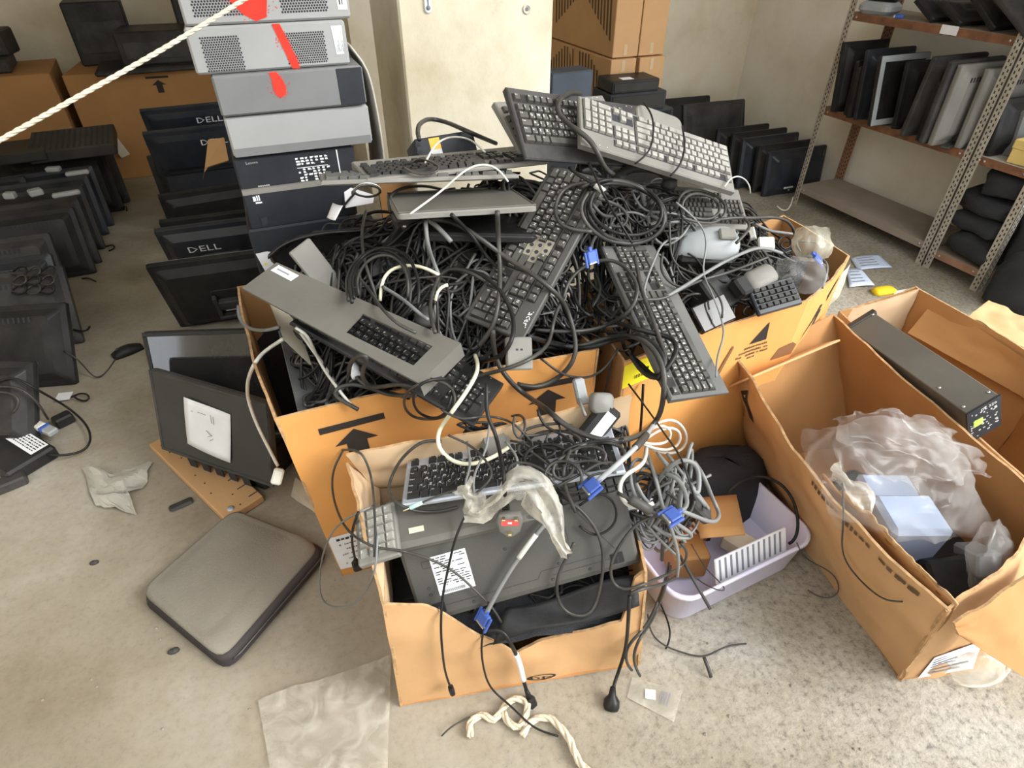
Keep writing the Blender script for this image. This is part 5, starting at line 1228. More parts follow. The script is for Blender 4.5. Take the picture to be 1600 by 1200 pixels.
# beige block under the slanting keyboard, white plug pieces
b = B('dusty_grey').box((-.028,-.035,-.02),(.028,.035,0),.003).mat('ink').box((-.008,.006,0),(-.003,.010,.0005)).box((.002,.006,0),(.007,.010,.0005)); b.put('wall_socket_block', None, 'dusty beige socket block hanging below the slanting keyboard', 'socket', mw=frame(at_d(812,552,1.27), (.95,-.2,-.1), (.15,.6,.75)))
# telephone handset and headset cups under the top keyboard
def handset(label, m, mt='black_dusty'):
    o = thing('telephone_handset', label, 'phone', m)
    Pq = smooth_path([(-.085,0,0),(-.05,0,.022),(0,0,.03),(.05,0,.022),(.085,0,0)], .01); B(mt).tube(Pq, [.016]*len(Pq), 8).put('grip', o)
    for s in (-1, 1): B(mt).at(T((s*.085,0,-.004))).lathe([(.0,-.022),(.024,-.022),(.028,-.008),(.022,.012),(0,.016)], 16).put('cup', o)
    return o
handset('black telephone handset under the front edge of the topmost grey keyboard', frame(at_d(1008,276,1.56), (.85,-.3,-.12), (.2,.9,.1)) @ Matrix.Scale(.8,4))
o = thing('headset_cup', 'black rounded headset cup between the top keyboards', 'headset', frame(at_d(925,265,1.52), (.9,.1,.1), (0,.6,.8))); B('gloss_black').lathe([(0,-.03),(.035,-.028),(.042,-.01),(.034,.012),(0,.02)], 20).put('cup', o)
# buried keyboards at the right of the coil
keyboard(frame(at_d(1085,312,1.60)+V(0,0,-.03), (.97,-.18,-.12), (.2,.85,.45)), 'dusty grey keyboard half buried under the right end of the topmost one', GK, 'grey_plastic', 'key_dusty', None, L=.30, W=.13, legs=False)
# grey phone base / scanner cradle
m = frame(at_d(1098,384,1.58), (.93,-.34,-.05), (.30,.80,.50))
o = thing('phone_cradle', 'silver-grey rounded phone cradle on the right of the heap', 'cradle', m)
rings = []
for x, w, h in ((-.085,.03,.012),(-.06,.044,.03),(0,.052,.045),(.05,.052,.052),(.075,.044,.045),(.088,.028,.03)): rings.append([(x, w*math.cos(a*.3927), max(-.004, h*math.sin(a*.3927))) for a in range(16)])
B('silver_plastic').loft(rings, True, True).put('shell', o); B('gloss_black').at(T((0,-.035,.0))).box((-.07,-.02,-.03),(.075,.02,.012),.006).put('underside', o); B('dusty_grey').at(T((.045,.0,.048))).box((-.022,-.016,0),(.022,.016,.012),.004).put('ridge', o)
# pale mouse-like shell, dark boxes and number pad at the right carton
m = frame(at_d(1190,432,1.56), (.95,.15,.10), (-.1,.8,.5)); o = thing('speaker', 'rounded pale grey speaker shell above the loose number pad', 'speaker', m)
b = B('dusty_grey').slab(rrect(.10,.056,.02), -.03, .012, .012, True); b.put('shell', o); B('black_plastic').box((-.085,-.026,-.03),(-.045,.026,.006),.006).put('grille_end', o)
stub_kb(frame(at_d(1212,460,1.55), (.97,-.05,.08), (.04,.75,.6)), 'loose black keyboard end with chunky keys at the rim of the right big carton', 6, 4, .12, .06, 'navy_black', 'key_black', False)
at_item('card_reader', 'black slab with a scratched label corner leaning in the right big carton', 'device', frame(at_d(1118,488,1.47), (.95,.1,.12), (.0,.75,.65)), [('case', B('gloss_black').box((-.055,-.035,-.02),(.048,.035,0),.003)), ('label', B('case_mid').box((-.02,-.012,0),(.025,.012,.0006)))])
B('black_plastic').box((-.05,-.05,-.08),(.05,.05,0),.006).put('adapter', None, 'black power brick between the phone cradle and the number pad', 'adapter', mw=frame(at_d(1128,452,1.56), (.9,.3,.1), (-.2,.7,.6)))
at_item('wall_charger', 'white square wall charger among the leads at the rear of the right big carton', 'charger', frame(at_d(1198,378,1.70), (.8,-.5,.1), (.4,.7,.5)), [('body', B('cord_white').box((-.022,-.02,-.025),(.022,.02,0),.004))])
at_item('wall_charger', 'small white plug top behind the square wall charger', 'charger', frame(at_d(1174,362,1.72), (.7,-.5,.4), (.4,.7,.5)), [('body', B('cord_white').box((-.010,-.018,-.02),(.010,.018,0),.003))])
# black plastic sheet and laptop adapter in the front carton
b = B('fabric')  # added black sheet that darkens the bottom of the carton like shade
def shade_fill(u, v):
    p = a0.lerp(a1, .02+.96*u).lerp(r0.lerp(r1, .02+.96*u), .03+.94*v); return V(p.x, p.y, .165+.10*v+.018*fbm((u*6,v*5,3))+.03*math.sin(u*3.1))
b.grid(shade_fill, 22, 12, True, .004); b.put('shade_filler', None, 'added black sheet standing in for shade in the bottom of the small front carton', 'shade_fill')
b = B('black_plastic'); A = [at_d(770,1008,1.285), at_d(1000,945,1.265), at_d(990,900,1.29), at_d(790,950,1.30)]
def sheet(u, v): return A[0].lerp(A[1], u).lerp(A[3].lerp(A[2], u), v)+V(0,0,.012*math.sin(u*6+v*3))
b.grid(sheet, 18, 8, True, .004); b.put('black_sheet', None, 'rubbery black sheet lining the front of the small carton', 'sheet')
at_item('power_adapter', 'black laptop power adapter with a white label at the back of the front carton', 'adapter', frame(at_d(935,668,1.27), (.78,.25,.57), (-.55,.55,.6)), [('brick', B('black_plastic').box((-.055,-.025,-.03),(.055,.025,0),.006)), ('label', B('label_white').box((-.035,-.018,0),(.04,.006,.0008)))])
B('grey_plastic').box((-.03,-.06,-.03),(.03,.06,0),.008).put('adapter', None, 'dusty grey block standing behind the clear plastic bag in the front carton', 'adapter', mw=frame(at_d(783,715,1.28), (.95,-.1,.2), (-.1,.6,.8)))
o = thing('keyboard', 'black-framed keyboard edge with a bluish strip deep in the front carton', 'keyboard', frame(at_d(935,772,1.27), (.97,-.19,.13), (.1,.85,.5)), GK); B('charcoal_plastic').box((-.13,-.05,-.012),(.09,.05,0),.003).put('body', o); B('silver').box((-.12,-.048,0),(.085,-.030,.003),.001).put('edge_strip', o)
b = B('key_dusty')
for j in range(4):
    for i in range(10): b.box((-.12+i*.02,-.026+j*.018,0),(-.103+i*.02,-.011+j*.018,.006),.001)
b.put('keys', o)
# ------------------------------------------------------------------ leads: each follows the surface it lies on
bpy.context.view_layer.update()
MOUND = [(-.02,1.12,.60),(.12,1.12,.64),(.30,1.10,.66),(.50,1.12,.76),(.62,1.06,.68),(.72,1.10,.66),(.85,1.10,.68),(.94,1.25,.88),(.78,1.32,.93),(1.10,1.14,.68),(1.2,1.28,.74),
         (1.38,1.14,.60),(1.5,1.22,.60),(1.58,1.38,.60),(.0,1.4,.66),(.15,1.40,.80),(.35,1.38,.88),(.55,1.38,.92),(.1,1.25,.70),(.30,1.24,.76),(.45,1.22,.80),(1.35,1.45,.68),(1.1,1.5,.80),(.6,1.6,.86),(.2,1.6,.80)]
def mound(x, y):
    s = w = 0
    for a, b_, c in MOUND:
        k = 1/((x-a)**2+(y-b_)**2+.0015)**1.5; s += k*c; w += k
    return s/w + .018*noise.noise(Vector((x*9, y*9, 2)))
def front_mound(x, y):   # inside the small front carton
    return .33 + .20*max(0, min(1, ((y-.80)/.10))) + .02*noise.noise(Vector((x*12, y*12, 5)))
def world_bvh(extra=True):
    vs, fs = [], []
    for o in scene.objects:
        if o.type != 'MESH' or o.name.startswith(('ceiling',)): continue
        if any(m and m.name.startswith('film') for m in o.data.materials): continue
        k = len(vs); mw_ = o.matrix_world; vs += [mw_ @ v.co for v in o.data.vertices]; fs += [[k+i for i in p.vertices] for p in o.data.polygons]
    if extra:
        for fn, x0, x1, y0, y1 in ((mound, -.06, 1.58, 1.07, 1.65),):
            n = 40; k = len(vs)
            for j in range(n+1):
                for i in range(n+1): x = x0+(x1-x0)*i/n; y = y0+(y1-y0)*j/n; vs.append(Vector((x, y, fn(x, y))))
            fs += [[k+j*(n+1)+i, k+j*(n+1)+i+1, k+(j+1)*(n+1)+i+1, k+(j+1)*(n+1)+i] for j in range(n) for i in range(n)]
    return BVHTree.FromPolygons(vs, fs)
TREE = world_bvh()
def depth_at(px, py):
    r = ray(px, py); h = TREE.ray_cast(EYE, r.normalized()); return (h[3]/r.length) if h[0] else 3.
def drape(path, lift=.004, r=.003, win=3, sm=3):
    """path: sightings (px, py[, depth]); returns points lying on whatever is there"""
    pts = smooth_path([Vector((p[0], p[1], 0)) for p in path], 6.)
    ex = {}
    D = [depth_at(p.x, p.y) for p in pts]; n = len(D)
    M_ = [min(D[max(0, i-win):i+win+1]) for i in range(n)]
    for _ in range(sm):
        M_ = [M_[0]] + [(M_[i-1]+2*M_[i]+M_[i+1])/4 for i in range(1, n-1)] + [M_[-1]]
    lim = sorted(M_)[int(n*.75)] + .12
    M_ = [min(m, lim, d) for m, d in zip(M_, D)]
    for _ in range(2):
        for i in range(1, n): M_[i] = min(M_[i], M_[i-1]+.022)
        for i in range(n-2, -1, -1): M_[i] = min(M_[i], M_[i+1]+.022)
    for _ in range(2): M_ = [M_[0]] + [min(M_[i], (M_[i-1]+2*M_[i]+M_[i+1])/4) for i in range(1, n-1)] + [M_[-1]]
    out = [EYE + ray(p.x, p.y)*(m-(lift+r)) for p, m in zip(pts, M_)]
    k = max(1, int(2)); out = out[::k] + ([out[-1]] if (n-1) % k else [])
    return out
def cable(path, label, r=.0034, m='cord_black', ends=(None, None), lift=.004, group=None, extra=None, **kw):
    P_ = drape(path, lift, r, **kw)
    k = [P_[0]] + [(P_[i-1]+P_[i]*2+P_[i+1])/4 for i in range(1, len(P_)-1)] + [P_[-1]]
    return cord(k, label, r, m, group, ends, step=.01, extra=extra)

# loose leads deep in the cartons: many alike, each its own object
GL = 'leads tangled in the big cartons'
def wander(fn, x0, x1, y0, y1, n, seed, curl, zo):
    r = random.Random(seed); x, y = r.uniform(x0, x1), r.uniform(y0, y1); a = r.uniform(0, 6.28); w = r.uniform(-curl, curl); P_ = []
    ph = r.uniform(0, 9)
    for i in range(n):
        yy = max(y, 1.085+max(0, x-1.18)*.52) if fn is mound else y
        P_.append(Vector((x, yy, fn(x, yy)+zo+.012*math.sin(i*.55+ph)+.01*math.sin(i*.23+ph*2))))
        w += r.uniform(-.22, .22); w = max(-curl, min(curl, w)); a += w; x += .022*math.cos(a); y += .022*math.sin(a)
        if not (x0 < x < x1): a = math.pi-a; x = min(max(x, x0), x1); w = -w
        if not (y0 < y < y1): a = -a; y = min(max(y, y0), y1); w = -w
    return P_
for i in range(150):
    left = i % 5 < 3
    P_ = wander(mound, *((-.04, .66) if left else (.70, 1.54)), 1.085, 1.60, RNG.randint(40, 72), 100+i, .42, RNG.uniform(-.05, .006))
    m_ = RNG.choice(['cord_black','cord_black','cord_dusty','cord_dusty','cord_black','cord_dusty','cord_grey' if i % 2 else 'cord_dusty'])
    cord(P_, 'dark lead tangled in the heap inside the two big cartons', RNG.choice((.0028,.0032,.0036,.0042)), m_, GL, step=.016, n=6)
b = B('cord_black'); b.mat('cord_black')
for i in range(230):
    P_ = wander(mound, *((-.05, .70) if i % 2 else (.66, 1.56)), 1.075, 1.62, RNG.randint(26, 44), 900+i, .5, RNG.uniform(-.16, -.035)); b.mat('cord_dusty' if i % 4 == 0 else 'cord_black').tube(smooth_path(P_, .03), RNG.choice((.003,.004,.005)), 5)
b.put('cable_tangle', None, 'dense dark tangle of leads filling the depth of the two big cartons', 'cables', kind='stuff')
GL2 = 'leads tangled in the small front carton'
for i in range(30):
    P_ = wander(front_mound, *((.06, .60, .70, .84) if i % 3 == 0 else (.26, .62, .84, .95)), RNG.randint(24, 44), 400+i, .5, RNG.uniform(-.03, .03))
    P_ = [Vector((p.x, p.y-.22*(p.x-.3), p.z-(.10 if i % 3 == 0 else 0))) for p in P_]
    cord(P_, 'dark lead tangled among the keyboards inside the small front carton', RNG.choice((.0022,.0028,.0032)), RNG.choice(['cord_black','cord_dusty','cord_dusty']), GL2, step=.016, n=6)
# bundle of grey video leads hanging at the right corner of the front carton
GV = 'grey video leads bundled at the front carton corner'
r_ = random.Random(77)
c_ = at_d(1035,775,1.30)
for i in range(30):
    ax = Vector((r_.uniform(-1,1), r_.uniform(-.9,.2), r_.uniform(-.6,1))).normalized(); u_ = ax.orthogonal().normalized(); v_ = ax.cross(u_)
    ra, rb = r_.uniform(.045,.085), r_.uniform(.03,.06); o_ = c_+V(r_.uniform(-.05,.05), r_.uniform(-.03,.03), r_.uniform(-.09,.08)); ph = r_.uniform(0,6.28); tn = r_.uniform(.7,1.6)
    P_ = [o_+u_*ra*math.cos(ph+t*.45)*(1+.05*t/10)+v_*rb*math.sin(ph+t*.45)+V(0,0,-.002*t) for t in range(int(14*tn))]
    cord(P_, 'grey lead of the bundle hanging at the right corner of the front carton', r_.choice((.003,.0034,.004)), r_.choice(['cord_grey','cord_grey','cord_dusty','cord_dusty']), GV, step=.012, n=6)

TREE = world_bvh()
C = cable
C([(907,146),(887,145),(870,162),(875,182),(900,202),(920,217),(935,240),(945,265),(958,272)], 'thick black lead arching over the left end of the topmost grey keyboard', .0062, 'cord_dusty', lift=.012)
C([(920,285),(885,292),(868,318),(870,345),(890,358),(925,362)], 'black lead looping across the upper part of the slanting keyboard', .0045, 'cord_dusty')
for i, (dx_, dy_, s_) in enumerate(((0,0,1.),(3,4,.96),(-4,2,1.03),(2,-5,.90))):
    C([(968+(x-968)*s_+dx_, 330+(y-330)*s_+dy_) for x, y in ((915,292),(940,281),(985,285),(1020,303),(1040,330),(1036,356),(1005,376),(960,374),(925,352),(912,322),(925,300))], ('thick black lead forming the outer ring of the coil under the topmost keyboard', 'second black ring of the coil under the topmost keyboard', 'dusty black lead riding on top of the coil under the topmost keyboard', 'innermost dusty ring of the coil under the topmost keyboard')[i], .0048, ('cord_dusty','cord_black','cord_dusty','cord_black')[i], lift=.006+.006*i, group='rings of the coil under the topmost keyboard')
C([(777,330),(779,380),(781,417),(780,462),(770,510),(748,540)], 'thick dusty lead running down the left edge of the slanting keyboard', .0058, 'cord_dusty', lift=.006)
C([(668,343),(700,346),(735,362),(790,402),(830,427),(875,465),(892,500),(900,540),(895,565),(875,588),(840,605),(808,600)], 'thick dusty braided lead crossing the slanting keyboard and looping over the carton front', .0058, 'cord_dusty', lift=.008)
C([(880,467),(890,437),(920,412),(955,406),(982,422),(996,450),(990,477),(965,500),(925,515),(875,518),(835,515)], 'black lead forming one wide ring between the slanting and the hanging keyboards', .0048, 'cord_dusty', lift=.012)
C([(770,515),(772,550),(785,580),(812,610),(855,640),(880,662),(920,682),(960,689),(1000,680),(1027,655),(1036,625),(1038,590),(1030,560),(1010,535),(980,524),(940,530),(895,543),(850,530)], 'thickest black lead swinging in a big loop over the front carton', .0062, 'cord_dusty', lift=.012)
C([(825,525),(875,540),(920,543),(960,532),(1000,525),(1025,540),(1040,570),(1026,594)], 'black lead drooping below the wide ring towards the hanging keyboard', .0058, 'cord_black', lift=.012)
C([(950,500),(1000,515),(1025,522),(1053,529),(1058,550),(1042,575),(1026,592),(1008,575),(985,555)], 'black lead knotted over the lower keys of the hanging keyboard', .0058, 'cord_black', lift=.014)
C([(985,555),(1000,578),(1018,592),(1034,590),(1040,560),(1020,500),(1003,455),(992,400)], 'black lead running up the keys of the hanging keyboard', .0050, 'cord_dusty', lift=.010)
C([(700,425),(730,422),(762,435),(787,462),(802,497),(800,530),(782,557),(752,565)], 'black lead curving round the lower end of the slanting keyboard', .0050, 'cord_black', lift=.008)
C([(735,590),(785,578),(830,560),(858,535),(865,500),(877,470)], 'dusty lead rising from the number pad towards the wide ring', .0045, 'cord_dusty', lift=.008)
C([(690,590),(655,600),(635,612),(631,636),(645,652),(680,655),(705,645),(712,622),(700,600),(672,592)], 'thin black lead coiled beside the end of the grey panel', .0032, 'cord_dusty', lift=.008)
C([(700,592),(668,594),(648,610),(645,632),(660,650),(690,652),(703,630),(708,600)], 'second thin black lead coiled beside the end of the grey panel', .0030, 'cord_black', lift=.012)
C([(742,555),(748,575),(730,610),(705,645),(685,675),(686,700),(708,721),(740,725),(775,712),(797,697)], 'cream lead drooping in a deep curve over the silver keyboard', .0046, 'cord_cream', lift=.012)
C([(372,478),(373,498),(384,512),(412,517),(436,511)], 'grey lead curling round the back corner of the left big carton', .0042, 'cord_grey', lift=.006)
C([(442,530),(407,555),(389,588),(387,620),(400,660),(418,697),(434,728)], 'whitish power lead hanging outside the left big carton', .0046, 'cord_white', (None, None), lift=.012)
o = thing('power_connector', 'dusty white moulded socket at the end of the whitish power lead', 'connector', frame(at_d(435,740,1.42), at_d(428,756,1.42)-at_d(436,728,1.42), (1,0,0))); B('cord_white').box((-.012,-.012,-.01),(.026,.012,.01),.004).put('body', o)
C([(462,512),(478,520),(490,545),(505,575),(530,610),(548,632)], 'two-ply pale lead running down inside the left big carton', .0035, 'cord_white', lift=.006)
C([(537,702),(521,735),(520,772),(532,810),(550,835),(585,855),(625,860),(675,875),(712,895),(745,925),(770,950),(783,972)], 'thin dark lead looping from the front carton flap across the face-down keyboard', .0026, 'cord_dusty', lift=.006)
C([(535,703),(562,705),(580,745),(586,815),(585,870)], 'thin brownish lead hanging over the beige flap of the front carton', .0026, 'cord_dusty', lift=.006)
C([(588,788),(535,815),(510,850),(499,900),(502,935),(514,948),(550,946),(572,922),(586,890),(590,835)], 'thin grey-brown lead hanging in a long loop at the left of the front carton', .0022, 'cord_grey', lift=.01)
C([(560,800),(550,830),(552,862),(557,880)], 'short black lead ending in a boot beside the printed label', .0028, 'cord_black', (None,'iec'), lift=.012)
C([(690,690),(660,690),(625,720),(607,760),(608,775),(625,790),(660,800),(700,797),(715,792)], 'dusty lead curling round the corner of the silver keyboard', .0034, 'cord_dusty', lift=.006)
# mains plug with red label
P_ = drape([(760,600),(762,647),(775,682),(786,735),(790,790)], .06, .0042)
k = cord(P_, 'black mains lead ending in a clear three-pin plug with a red label', .0042, 'cord_black', None, (None,'boot'))
e = P_[-1]; m = frame(e+V(0,-.022,-.025), RT, (0,.35,.94)); iv = k.matrix_world.inverted()
b = B('grey_plastic').at(iv @ m); b.slab([(-.021,.02),(-.026,.005),(-.020,-.018),(-.006,-.03),(.006,-.03),(.020,-.018),(.026,.005),(.021,.02)], -.016, .008, .004, True); pg = b.put('plug', k)
b = B('red_print').at(iv @ m); b.box((-.017,-.002,.008),(.017,.010,.0092)).mat('paper').box((-.004,.002,.0092),(.004,.006,.0096)); b.put('fuse_label', pg)
for x, y in ((-.012,.016),(.012,.016),(0,-.016)): B('brass').at(iv @ m).box((x-.0035,y-.002,.008),(x+.0035,y+.002,.022),.0008).put('pin', pg)
C([(747,768),(730,800),(712,840),(700,890),(692,930),(689,985),(695,1047),(704,1074)], 'thin black lead hanging down the front of the small carton', .0026, 'cord_black', (None,'boot'), lift=.008)
C([(775,945),(757,980),(752,1015),(757,1050),(767,1075),(800,1105),(835,1137),(872,1150)], 'thin black lead trailing over the sagging carton front onto the rope', .0024, 'cord_black', lift=.006)
C([(760,985),(785,985),(804,1018),(812,1036),(820,1072),(828,1092)], 'black mains lead with a white taped stretch hanging over the sagging front', .0046, 'cord_black', (None,'iec'), lift=.008, extra=[('white_tape','paper',.45,.85,.0062)])
C([(862,808),(842,830),(825,852),(795,895),(772,935),(760,958)], 'grey video lead crossing the face-down keyboard to its blue connector', .0048, 'cord_grey', (None,'vga'), lift=.012, extra=[('pale_sleeve','cord_white',.2,.45,.0055)])
C([(1030,650),(1002,690),(965,725),(934,752)], 'thick silvery video lead slanting down to a blue connector behind the face-down keyboard', .0056, 'silver_plastic', (None,'vga'), lift=.016, extra=[('ferrite_sleeve','charcoal_plastic',.38,.62,.0085)])
C([(1062,847),(1075,862),(1065,885),(1025,905),(975,922),(957,910),(955,880),(972,847),(1000,815),(1034,804)], 'dark lead looping round the right corner of the face-down keyboard', .0034, 'cord_dusty', lift=.010)
C([(862,762),(905,795),(930,825),(942,860),(940,905),(928,950),(913,963),(885,957),(870,932),(873,897),(889,866),(897,848)], 'dark lead making a long drop loop over the edge of the face-down keyboard', .0036, 'cord_dusty', lift=.010)
C([(905,790),(940,770),(962,790),(960,820),(930,838),(905,822)], 'thin black lead curled on the upper right of the face-down keyboard', .0026, 'cord_black', lift=.008)
C([(893,700),(880,735),(886,770),(900,800)], 'dusty lead dropping beside the ribbed plug in the front carton', .0044, 'cord_dusty', lift=.006)
C([(905,705),(930,690),(955,692),(975,688)], 'ribbed black lead end lying at the back of the front carton', .0068, 'cord_black', lift=.006)
C([(1010,700),(1006,725),(976,742),(967,765),(976,787),(1000,794),(1021,786)], 'whitish lead curving round the left of the grey bundle', .0046, 'cord_white', lift=.016)
for i, ring_ in enumerate((((1000,685),(1025,662),(1050,655),(1066,665),(1075,687),(1060,707),(1033,707),(1006,696)), ((1000,682),(1022,667),(1043,664),(1052,678),(1043,692),(1018,694),(998,690)), ((1004,690),(1030,672),(1056,668),(1066,685),(1052,702),(1028,702),(1004,694)))):
    C(list(ring_)+[ring_[0]], ('outer white ring of the neat coil behind the grey bundle','inner white ring of the neat coil behind the grey bundle','middle white ring of the neat coil behind the grey bundle')[i], .0042, 'cord_white', lift=.03+.012*i, group='white rings of the neat coil')
C([(1025,755),(1055,722),(1080,720),(1092,735),(1090,775),(1080,760)], 'grey lead arching at the top right of the grey bundle', .0050, 'cord_grey', lift=.02)
C([(1085,722),(1100,745),(1113,778),(1126,808),(1117,818),(1090,808),(1062,797)], 'pale grey lead bulging furthest right over the plastic tub', .0046, 'cord_grey', lift=.02)
C([(1040,740),(1062,750),(1075,790),(1060,800)], 'light blue-grey lead ending at a video connector on the grey bundle', .0046, 'cord_grey', (None,'vga'), lift=.03)
C([(965,770),(985,780),(1020,800),(1045,815)], 'black lead with a fat grey ferrite on the grey bundle', .0040, 'cord_dusty', lift=.03, extra=[('ferrite','charcoal_plastic',.25,.6,.010)])
C([(1010,705),(1025,750),(1035,790),(1050,830),(1060,870),(1058,900)], 'grey lead hanging straight down through the bundle', .0040, 'cord_grey', lift=.03)
C([(1030,800),(1075,830),(1085,838),(1070,842),(1040,835),(1020,820)], 'flat grey loop sticking out below the blue connector', .0044, 'cord_grey', lift=.03)
C([(982,600),(1012,640),(1040,680),(1062,712),(1078,755),(1086,782)], 'thin black lead from the hanging keyboard to a dark wedge-shaped plug', .0024, 'cord_black', lift=.05)
b = B('charcoal_plastic'); b.box((-.035,-.02,-.012),(.035,.02,.012),.005); b.put('adapter', None, 'dark wedge-shaped plug hanging over the plastic tub', 'adapter', mw=frame(at_d(1092,795,1.30), (.6,-.3,-.74), (.5,.8,.1)))
C([(1136,770),(1160,750),(1190,744),(1220,756),(1240,783),(1247,815),(1244,842),(1232,850)], 'black lead bowed up in the right half of the plastic tub', .0042, 'cord_black', lift=.03)
C([(1080,850),(1087,862),(1104,890),(1126,910),(1135,922),(1129,924),(1106,916),(1090,905)], 'thin wire bent over the front rim of the plastic tub', .0016, 'cord_dusty', lift=.02)
C([(1245,848),(1258,872),(1300,895),(1312,918),(1308,932),(1285,935),(1262,922)], 'thin brown wire hanging out of the plastic tub onto the carton wall', .0018, 'cord_dusty', lift=.006)
C([(1315,735),(1318,800),(1316,860),(1330,890),(1358,920),(1385,938),(1410,940)], 'thin brown wire hanging down the outside of the right-hand carton', .0020, 'cord_dusty', lift=.006)
b = B('charcoal_plastic'); b.tube([at_d(1062,868,1.44), at_d(1110,952,1.40)], .0042, 6); b.put('rod', None, 'thin dark rod poking out over the corner of the plastic tub', 'rod')
# leads hanging to the floor at the right corner of the front carton
C([(984,930),(982,960),(978,1010),(968,1045),(958,1075),(956,1094)], 'black mains lead hanging to a round plug on the floor', .0042, 'cord_black', (None,'schuko'), lift=.01)
C([(1045,880),(1035,922),(1010,977),(982,1008),(977,1033),(987,1047)], 'black lead drooping off the front carton corner to the small clear bag', .0036, 'cord_dusty', lift=.01)
C([(1048,885),(1045,900),(1022,963),(996,1004),(990,1035),(1000,1056)], 'grey-black lead beside the drooping one at the front carton corner', .0036, 'cord_dusty', lift=.014)
C([(1012,960),(1018,990),(1040,1010),(1085,1025),(1100,1027),(1135,1010),(1166,1006)], 'thin lead lying on the floor right of the front carton', .0022, 'cord_dusty', lift=.003)
C([(1100,1027),(1106,1042),(1111,1058)], 'stub of thick lead with a pale end on the floor right of the front carton', .0045, 'cord_dusty', lift=.003)
C([(1028,935),(1045,975),(1047,1000),(1040,1014)], 'thin black lead dropping behind the tub corner', .0024, 'cord_black', lift=.006)
C([(1060,900),(1030,915),(1000,920),(985,928)], 'dark lead stretched from the bundle across the carton corner', .0040, 'cord_dusty', lift=.012)
# upper left of the heap
C([(655,218),(651,200),(664,186),(695,190),(730,205),(775,224)], 'thick dusty lead arching above the stickered box at the pillar', .0062, 'cord_dusty', lift=.03)
C([(664,255),(682,224),(705,214),(735,218),(758,238)], 'thin pale lead arching over the stickered box', .0024, 'cord_white', lift=.03)
C([(640,335),(690,298),(722,270),(747,257),(775,261),(794,284)], 'thin whitish lead rising over the flat keyboards', .0024, 'cord_white', lift=.02)
for i in range(3): C([(632+4*i,256),(650,252-3*i),(680,252+2*i),(690,264),(665,270+2*i),(640,268),(630,260)], ('thin lead bundled on the beige-topped keyboard, uppermost turn','middle turn of the thin lead bundled on the beige-topped keyboard','lowest turn of the thin lead bundled on the beige-topped keyboard')[i], .0022, 'cord_dusty', lift=.012+.004*i, group='thin bundled lead on the beige-topped keyboard')
for i in range(3): C([(550,300+2*i),(560,288),(580,286+2*i),(600,296),(590,306),(565,308),(550,300)], ('shiny small coil of lead beside the white tag, outer turn','shiny small coil of lead beside the white tag, middle turn','shiny small coil of lead beside the white tag, inner turn')[i], .0026, ('cord_white','cord_dusty','cord_dusty')[i], lift=.016+.005*i, group='small coil beside the white tag')
C([(556,300),(540,318),(530,330)], 'short black lead carrying a folded white tag', .0030, 'cord_black', lift=.02)
b = B('paper'); A = [at_d(511,340,1.42), at_d(520,317,1.42), at_d(536,321,1.40), at_d(524,344,1.40)]; b.grid(lambda u, v: A[0].lerp(A[1], u).lerp(A[3].lerp(A[2], u), v)+V(0,-.006*math.sin(3*v),0), 5, 5, True, .0006).mat('ink_grey'); b.put('tag', None, 'folded white tag on a short lead against the black computers', 'tag')
b = B('paper'); A = [at_d(537,290,1.66), at_d(585,305,1.66), at_d(583,317,1.66), at_d(540,325,1.66)]; b.add(A+[p+V(0,.002,0) for p in A], [(3,2,1,0),(4,5,6,7)]); b.put('paper', None, 'pale paper sheet behind the small coil at the tower', 'paper')
C([(610,332),(606,310),(625,295),(660,290),(690,296)], 'dusty lead curving over the grey-green adapter', .0038, 'cord_dusty', lift=.012)
for i, s_ in enumerate((1., .9, .8, 1.08)):
    C([(595+(x-595)*s_+3*i, 430+(y-430)*s_) for x, y in ((545,470),(541,440),(552,412),(575,393),(607,391),(632,412),(642,445),(640,474))], ('dusty black ring of the left coil above the grey panel','black ring of the left coil, inside the dusty one','innermost ring of the left coil above the grey panel','outermost ring of the left coil above the grey panel')[i], .0038, ('cord_dusty','cord_black','cord_dusty','cord_black')[i], lift=.02+.006*i, group='rings of the left coil')
C([(560,395),(552,420),(575,450),(595,480),(620,505),(650,520)], 'dusty lead crossing the left coil towards the grey panel', .0036, 'cord_dusty', lift=.02)
C([(572,330),(566,355),(568,400),(580,440),(590,470)], 'straight dusty lead dropping through the left coil', .0042, 'cord_dusty', lift=.024)
C([(594,470),(596,445),(605,425),(630,415),(660,417),(686,430)], 'bright cream lead arching over the left coil', .0042, 'cord_cream', lift=.03)
C([(595,445),(640,436),(690,432),(715,436)], 'thin grey lead stretched level behind the cream arch', .0026, 'cord_dusty', lift=.02)
C([(598,448),(630,468),(655,490),(670,500)], 'grey lead slanting down from the cream arch', .0044, 'cord_grey', lift=.02)
C([(665,345),(668,380),(676,405),(686,430)], 'grey lead dropping to the end of the cream arch', .0046, 'cord_grey', lift=.03)
C([(686,432),(700,420),(730,424),(760,440)], 'black lead springing right from the cream arch end', .0044, 'cord_dusty', lift=.02)
C([(686,432),(675,460),(672,490),(680,520)], 'black lead falling from the cream arch end', .0044, 'cord_dusty', lift=.02)
C([(672,345),(690,360),(705,378)], 'short thick grey lead end pointing into the dark hollow', .0056, 'cord_grey', lift=.02)
C([(705,335),(735,365),(760,400),(790,430)], 'black lead slanting behind the slanting keyboard', .0046, 'cord_black', lift=.01)
C([(680,470),(684,450),(700,445)], 'short cream lead end in the dark hollow', .0040, 'cord_cream', lift=.02)
C([(560,640),(520,615),(545,600),(600,612),(640,622)], 'black lead inside the left big carton below the keyboard', .0046, 'cord_dusty', lift=.01)
